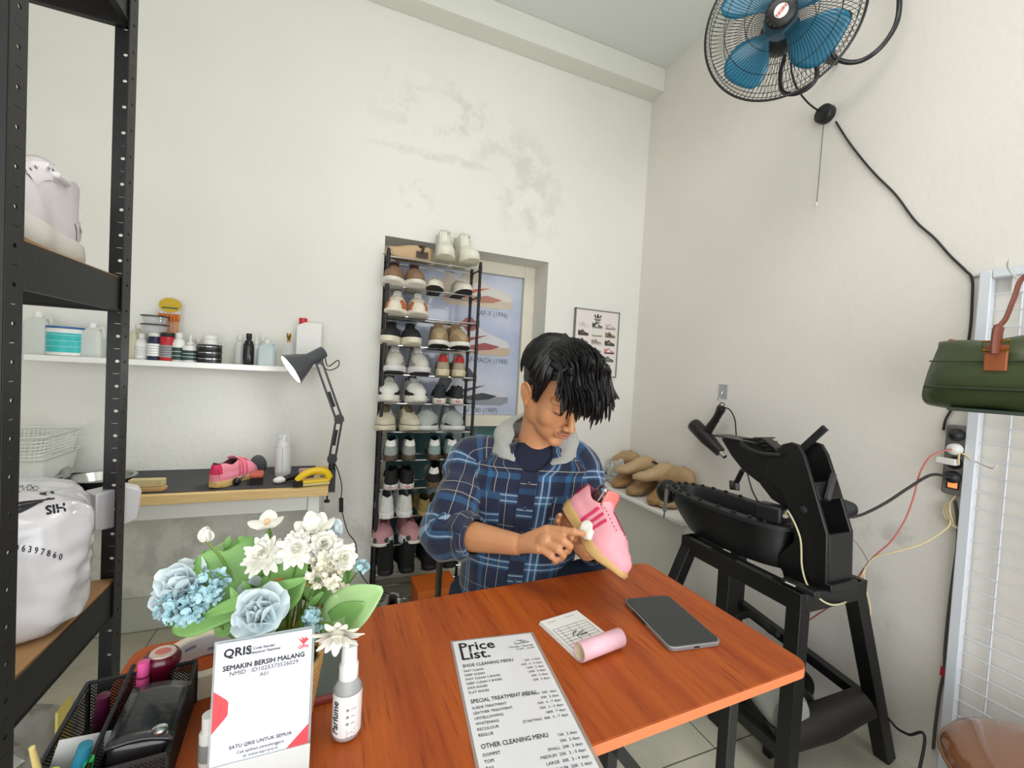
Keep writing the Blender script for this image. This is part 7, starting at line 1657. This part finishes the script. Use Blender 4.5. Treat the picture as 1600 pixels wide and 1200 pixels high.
def tors(u, v, off=0):
    z = v*HT
    a, d_ = tab(z, [(q_[0], q_[1]) for q_ in AX]), tab(z, [(q_[0], q_[2]) for q_ in AX])
    an = 2*PI*u-PI/2; cx_ = PEL.lerp(NB+Vector((0, .005, 0)), v**1.15); e = 2.35
    cx_.z = PEL.z+z; ca, sa = math.cos(an), math.sin(an)
    p = cx_ + sl*(a+off)*math.copysign(abs(ca)**(2/e), ca) - fwd*(d_+off)*math.copysign(abs(sa)**(2/e), sa)
    n_ = (sl*ca-fwd*sa)
    return p+n_*(wr(p, .010, 7)*(1 if v > .1 else .5))+Vector((0, 0, -.02*abs(ca)**3*max(0, (v-.82)/.18)))
NU, NV = 120, 80
b = MB(); vs = []; 
v0 = .10
def opn(vv): return max(0, (vv-.83)/.17)**1.1*.10
b.grid(lambda u, v: tors(lerp(opn(lerp(v0, 1, v)), 1-opn(lerp(v0, 1, v)), u), lerp(v0, 1, v)), NU, NV, uv=lambda u, v: ((u-.0)*1.05 if u < .5 else (u-1)*1.05, lerp(v0, 1, v)*HT+.02))
keep = []
for k, f_ in enumerate(b.f):
    j, i = divmod(k, NU); u = (i+.5)/NU; v = lerp(v0, 1, (j+.5)/NV); du_ = min(u, 1-u)
    keep.append(f_)
b.mi = [0]*len(keep); b.f = keep
b.build('shirt', pl, person, smooth=75, norm=False, solid=.003)
def sleeve(nm, P, r, cuff=True):
    C_ = catmull(P, 9); N = len(C_); K = 28; b = MB(); x = None; rings = []; L = 0; Ls = []
    for i, p in enumerate(C_):
        if i: L += (C_[i]-C_[i-1]).length
        Ls.append(L); x, y, z = frame(C_[min(i+1, N-1)]-C_[max(i-1, 0)], x)
        t_ = i*(len(r)-1)/(N-1); rr = lerp(r[int(t_)], r[min(int(t_)+1, len(r)-1)], t_ % 1)
        ring = []
        for k in range(K):
            a = 2*PI*k/K; d = x*math.cos(a)+y*math.sin(a); pp = p+d*rr; ring.append(pp+d*(wr(pp, .013, 13)+.004*math.sin(L*95+a*1.5)*(1 if .25 < i/N < .9 else .3)))
        rings.append(ring)
    for i, ring in enumerate(rings):
        for k in range(K+1): 
            b.uv[len(b.v)] = (k/K*2*PI*.055+.03, -Ls[i]+.9); b.v.append(ring[k % K])
    for i in range(N-1):
        for k in range(K): a = i*(K+1)+k; b.f.append((a, a+1, a+K+2, a+K+1)); b.mi.append(0)
    return b.build(nm, pl, person, smooth=75, norm=False, solid=.003)
def cuff(P0, P1, r):
    z = (P1-P0).normalized(); x, y, z = frame(z); b = MB(); K = 28; L = (P1-P0).length
    prof = [(r*.86, L), (r*1.0, L+.001), (r*1.06, L*.6), (r*1.07, L*.2), (r*1.02, 0), (r*.9, 0)]
    for j, (rr, h) in enumerate(prof):
        for k in range(K+1):
            a = 2*PI*k/K; d = x*math.cos(a)+y*math.sin(a); p = P0+z*h+d*rr; b.uv[len(b.v)] = (k/K*2*PI*.055+.1, h+.12); b.v.append(p+d*wr(p, .004, 16))
    for j in range(len(prof)-1):
        for k in range(K): a = j*(K+1)+k; b.f.append((a, a+1, a+K+2, a+K+1)); b.mi.append(0)
    b.build('cuff', pl, person, smooth=70, norm=False)
ax_ = (RE-RS).normalized()
inn = NB+Vector((0, .035, -.06))
c1 = RE.lerp(RW, .36)
sleeve('sleeve', [inn.lerp(RS, .45)+Vector((0, 0, .012)), RS+Vector((0, 0, -.004))-sl*.004, RS.lerp(RE, .35)-sl*.012, RS.lerp(RE, .75)-sl*.008, RE+(RE-RW).normalized()*.008-sl*.006, RE.lerp(RW, .16), c1], [.068, .072, .066, .066, .068, .062, .052])
cuff(RE.lerp(RW, .25), c1+(RW-RE)*.03, .052)
sleeve('sleeve', [inn.lerp(LS, .45)+Vector((0, 0, .012)), LS+Vector((0, 0, -.004)), LS.lerp(LE, .35)+sl*.004, LS.lerp(LE, .75), LE+Vector((0, .01, -.006)), LE.lerp(LW, .3), LE.lerp(LW, .8)], [.064, .066, .058, .055, .055, .05, .042])
# placket, buttons, chest pockets
b = MB(); b.grid(lambda u, v: tors((lerp(-.0135, .0135, u)) % 1.0, lerp(.12, .85, v), .0035), 4, 50, uv=lambda u, v: (lerp(-.014, .014, u)*1.05+.07, lerp(.12, .85, v)*HT+.055)); b.build('placket', pl, person, smooth=70, norm=False, solid=.003)
for k in range(5):
    p = tors(.0, .30+.125*k, .008); MB().lathe([(.0055, 0), (.0055, .0015), (.004, .002), (0, .0018)], o=p, ax=fwd, n=14).build('button', mat('button_navy', '#27304a', .35), person)
for s_ in (-1, 1):
    f_ = lambda u, v: tors((s_*lerp(.052, .125, u)) % 1.0, lerp(.56, .735, v)-.012*(1-abs(2*u-1))*(1-v), .0045)
    b = MB(); b.grid(f_, 10, 14, uv=lambda u, v: (s_*lerp(.052, .125, u)*1.05+.05, lerp(.56, .735, v)*HT+.075)); b.build('chest_pocket', pl, person, smooth=70, norm=False, solid=.003)
# navy t-shirt in the open neck
b = MB(); b.grid(lambda u, v: tors((lerp(-.2, .2, u)) % 1.0, lerp(.72, .985, v), -.010)-fwd*0, 20, 14); b.build('undershirt', mat('tshirt_navy', '#131a33', .85), person, smooth=70, norm=False, solid=.002)
# grey jersey hood lying round the neck
hood = mat('hood_grey', '#a9aaa6', .9, noise=.10, nscale=220, bump=.25, bscale=300, sheen=.2)
def hoodf(u, v):
    an = lerp(-.40*PI, 2.40*PI-PI, u) if False else lerp(math.radians(-62), math.radians(242), u)
    ca, sa = math.cos(an), math.sin(an); back = max(0, sa); front = max(0, -sa)
    r0 = .064+.008*back; r1 = lerp(.122, .150, back)-.006*front
    zi = NB.z+.062+.030*back-.100*front**1.3; zo = NB.z+.020+.004*back-.075*front-.012*abs(ca)
    wf = min(1, min(u, 1-u)*7+.12); v = .5+(v-.5)*wf; vv = math.sin(v*PI); rr = lerp(r0, r1, v)+.014*vv; zz = lerp(zi, zo, v)+.022*vv*(.6+.6*back)
    p = Vector((NB.x, NB.y+.008, 0))+sl*rr*ca*(1.02)-fwd*rr*sa*1.05; p.z = zz
    return p+Vector((0, 0, wr(p, .010, 16)))+sl*ca*wr(p, .008, 20)
b = MB(); b.grid(hoodf, 60, 14); b.build('hood', hood, person, smooth=75, norm=False, solid=.006)
def hoodb(u, v):
    an = lerp(math.radians(5), math.radians(175), u); ca, sa = math.cos(an), math.sin(an); a2 = 2*PI*v
    rr = .098+.030*math.cos(a2)*sa**.5; zz = NB.z+.050+.036*math.sin(a2)*sa**.6-.010
    p = Vector((NB.x, NB.y+.02, 0))+sl*rr*ca-fwd*rr*sa*1.15; p.z = zz; return p+Vector((0, 0, wr(p, .012, 18)))
b = MB(); b.grid(hoodb, 40, 16); b.build('hood_roll', hood, person, smooth=75, norm=False)
# jeans
jn = mat('dark_jeans', '#1c2a40', .85, noise=.15, nscale=150)
for hip, kn, an in ((hipR, kneeR, ankR), (hipL, kneeL, ankL)):
    b = MB(); C_ = catmull([hip+Vector((0, .02, .02)), (hip+kn)/2, kn, (kn+an)/2, an+Vector((0, 0, .01))], 7); N = len(C_); R_ = [.108, .093, .074, .068, .058]
    b.tube(C_, [lerp(R_[int(i*4/(N-1))], R_[min(int(i*4/(N-1))+1, 4)], (i*4/(N-1)) % 1) for i in range(N)], 22); 
    for i, v in enumerate(b.v): b.v[i] = v+(v-PEL).normalized()*wr(v, .006, 14)
    b.build('trouser_leg', jn, person, smooth=70)
b = MB(); b.ell(PEL+Vector((0, .03, .01)), (.175, .14, .11), R=Matrix((sl, -fwd, Vector((0, 0, 1)))).transposed(), n=28, k=16); b.build('trouser_seat', jn, person, smooth=70)
# ---------------------------------------------------------------- chair he sits on
t = thing('chair', 'metal framed chair with a brown back under the seated person', 'chair')
cx_, cy_ = PEL.x, PEL.y+.02; sz = PEL.z-.11
MB().box((cx_, cy_, sz-.02), (.40, .38, .04)).build('seat', mat('chair_brown', '#5a2a1c', .5), t, bev=.012, seg=3)
mt = mat('chair_metal', '#5a534b', .35, metal=.7)
for sx in (-1, 1):
    MB().tube([(cx_+sx*.185, cy_+.19, 0), (cx_+sx*.185, cy_+.19, sz+.42)], .011, 10).build('back_post', mt, t)
    MB().tube([(cx_+sx*.18, cy_-.15, 0), (cx_+sx*.18, cy_-.15, sz-.04)], .011, 10).build('leg', mt, t)
MB().box((cx_, cy_+.19, sz+.32), (.37, .02, .18)).build('backrest', mat('chair_brown', '#5a2a1c', .5), t, bev=.008, seg=3)
# ---------------------------------------------------------------- the pink sneaker in his hands, the cloth
t = thing('suede_sneaker', 'pink suede sneaker with red stripes held in the hands of the person', 'shoe', mx=SHM)
PK2 = dict(PK); PK2['laces'] = None
S = HELD
shoe_parts(t, S, **dict(PK2, up='#eda3ae', tongue='#eca4ae', tongue_rise=.028, toecap=None, heeltab='#d83a64', stripes=None, lining='#8e4d5c'))
for k in range(3):
    a = .34+k*.085; S.patch([(a, .04), (a+.040, .04), (a+.07, .80), (a+.030, .80)], 1, .0014, 6).build('side_stripe', mat('shoe_hotpink', '#d93263', .7), t)
def tl_(u, v):
    tt = lerp(.42, .33, v); z = S.top(.42)+.002+v*.034; return Vector((S.cx(.42)+(u-.5)*.050, .42*S.L-.008-v*.012, z-.008*(2*u-1)**2))
b = MB(); b.grid(tl_, 6, 6); b.build('tongue_label', mat('salmon_label', '#ef7f78', .6), t, solid=.004)
for sd in (-1, 1):
    b = MB()
    for k in range(7):
        c_ = S.P(.43+k*.045, .93, .0016, sd); n_ = Vector((sd*.6, 0, .8)).normalized(); x, y, z = frame(n_); b.sheet([(math.cos(a)*.0018, math.sin(a)*.0018) for a in [2*PI*i/8 for i in range(8)]], basis(c_+n_*.0008, x, y, z))
    b.build('eyelet_row', mat('eyelet_dark', '#7d2f45', .6), t, norm=False)
b = MB(); b.tube(catmull([(-.014, .020, .06), (-.014, .015, .10), (-.008, .028, .116), (.004, .048, .108), (.004, .055, .07)], 6), .0045, 8); b.build('spring_handle', CHR, t)
t = thing('cleaning_cloth', 'small white cleaning cloth pressed on the pink sneaker under the index finger', 'cloth')
b, f = bag_mesh((0, 0, 0), (.021, .019, .0065), 2.2, .006, 4, n=40, k=24, fold=30); Mx = basis(CLP+sx_*.008, *[Vector(v) for v in (sa, (su*.9-sx_*.1).normalized(), sa.cross(su))]); b.v = [Mx @ v for v in b.v]
merged(b.build('cloth', mat('cloth_white', '#e8e5dc', .9), t, smooth=70))
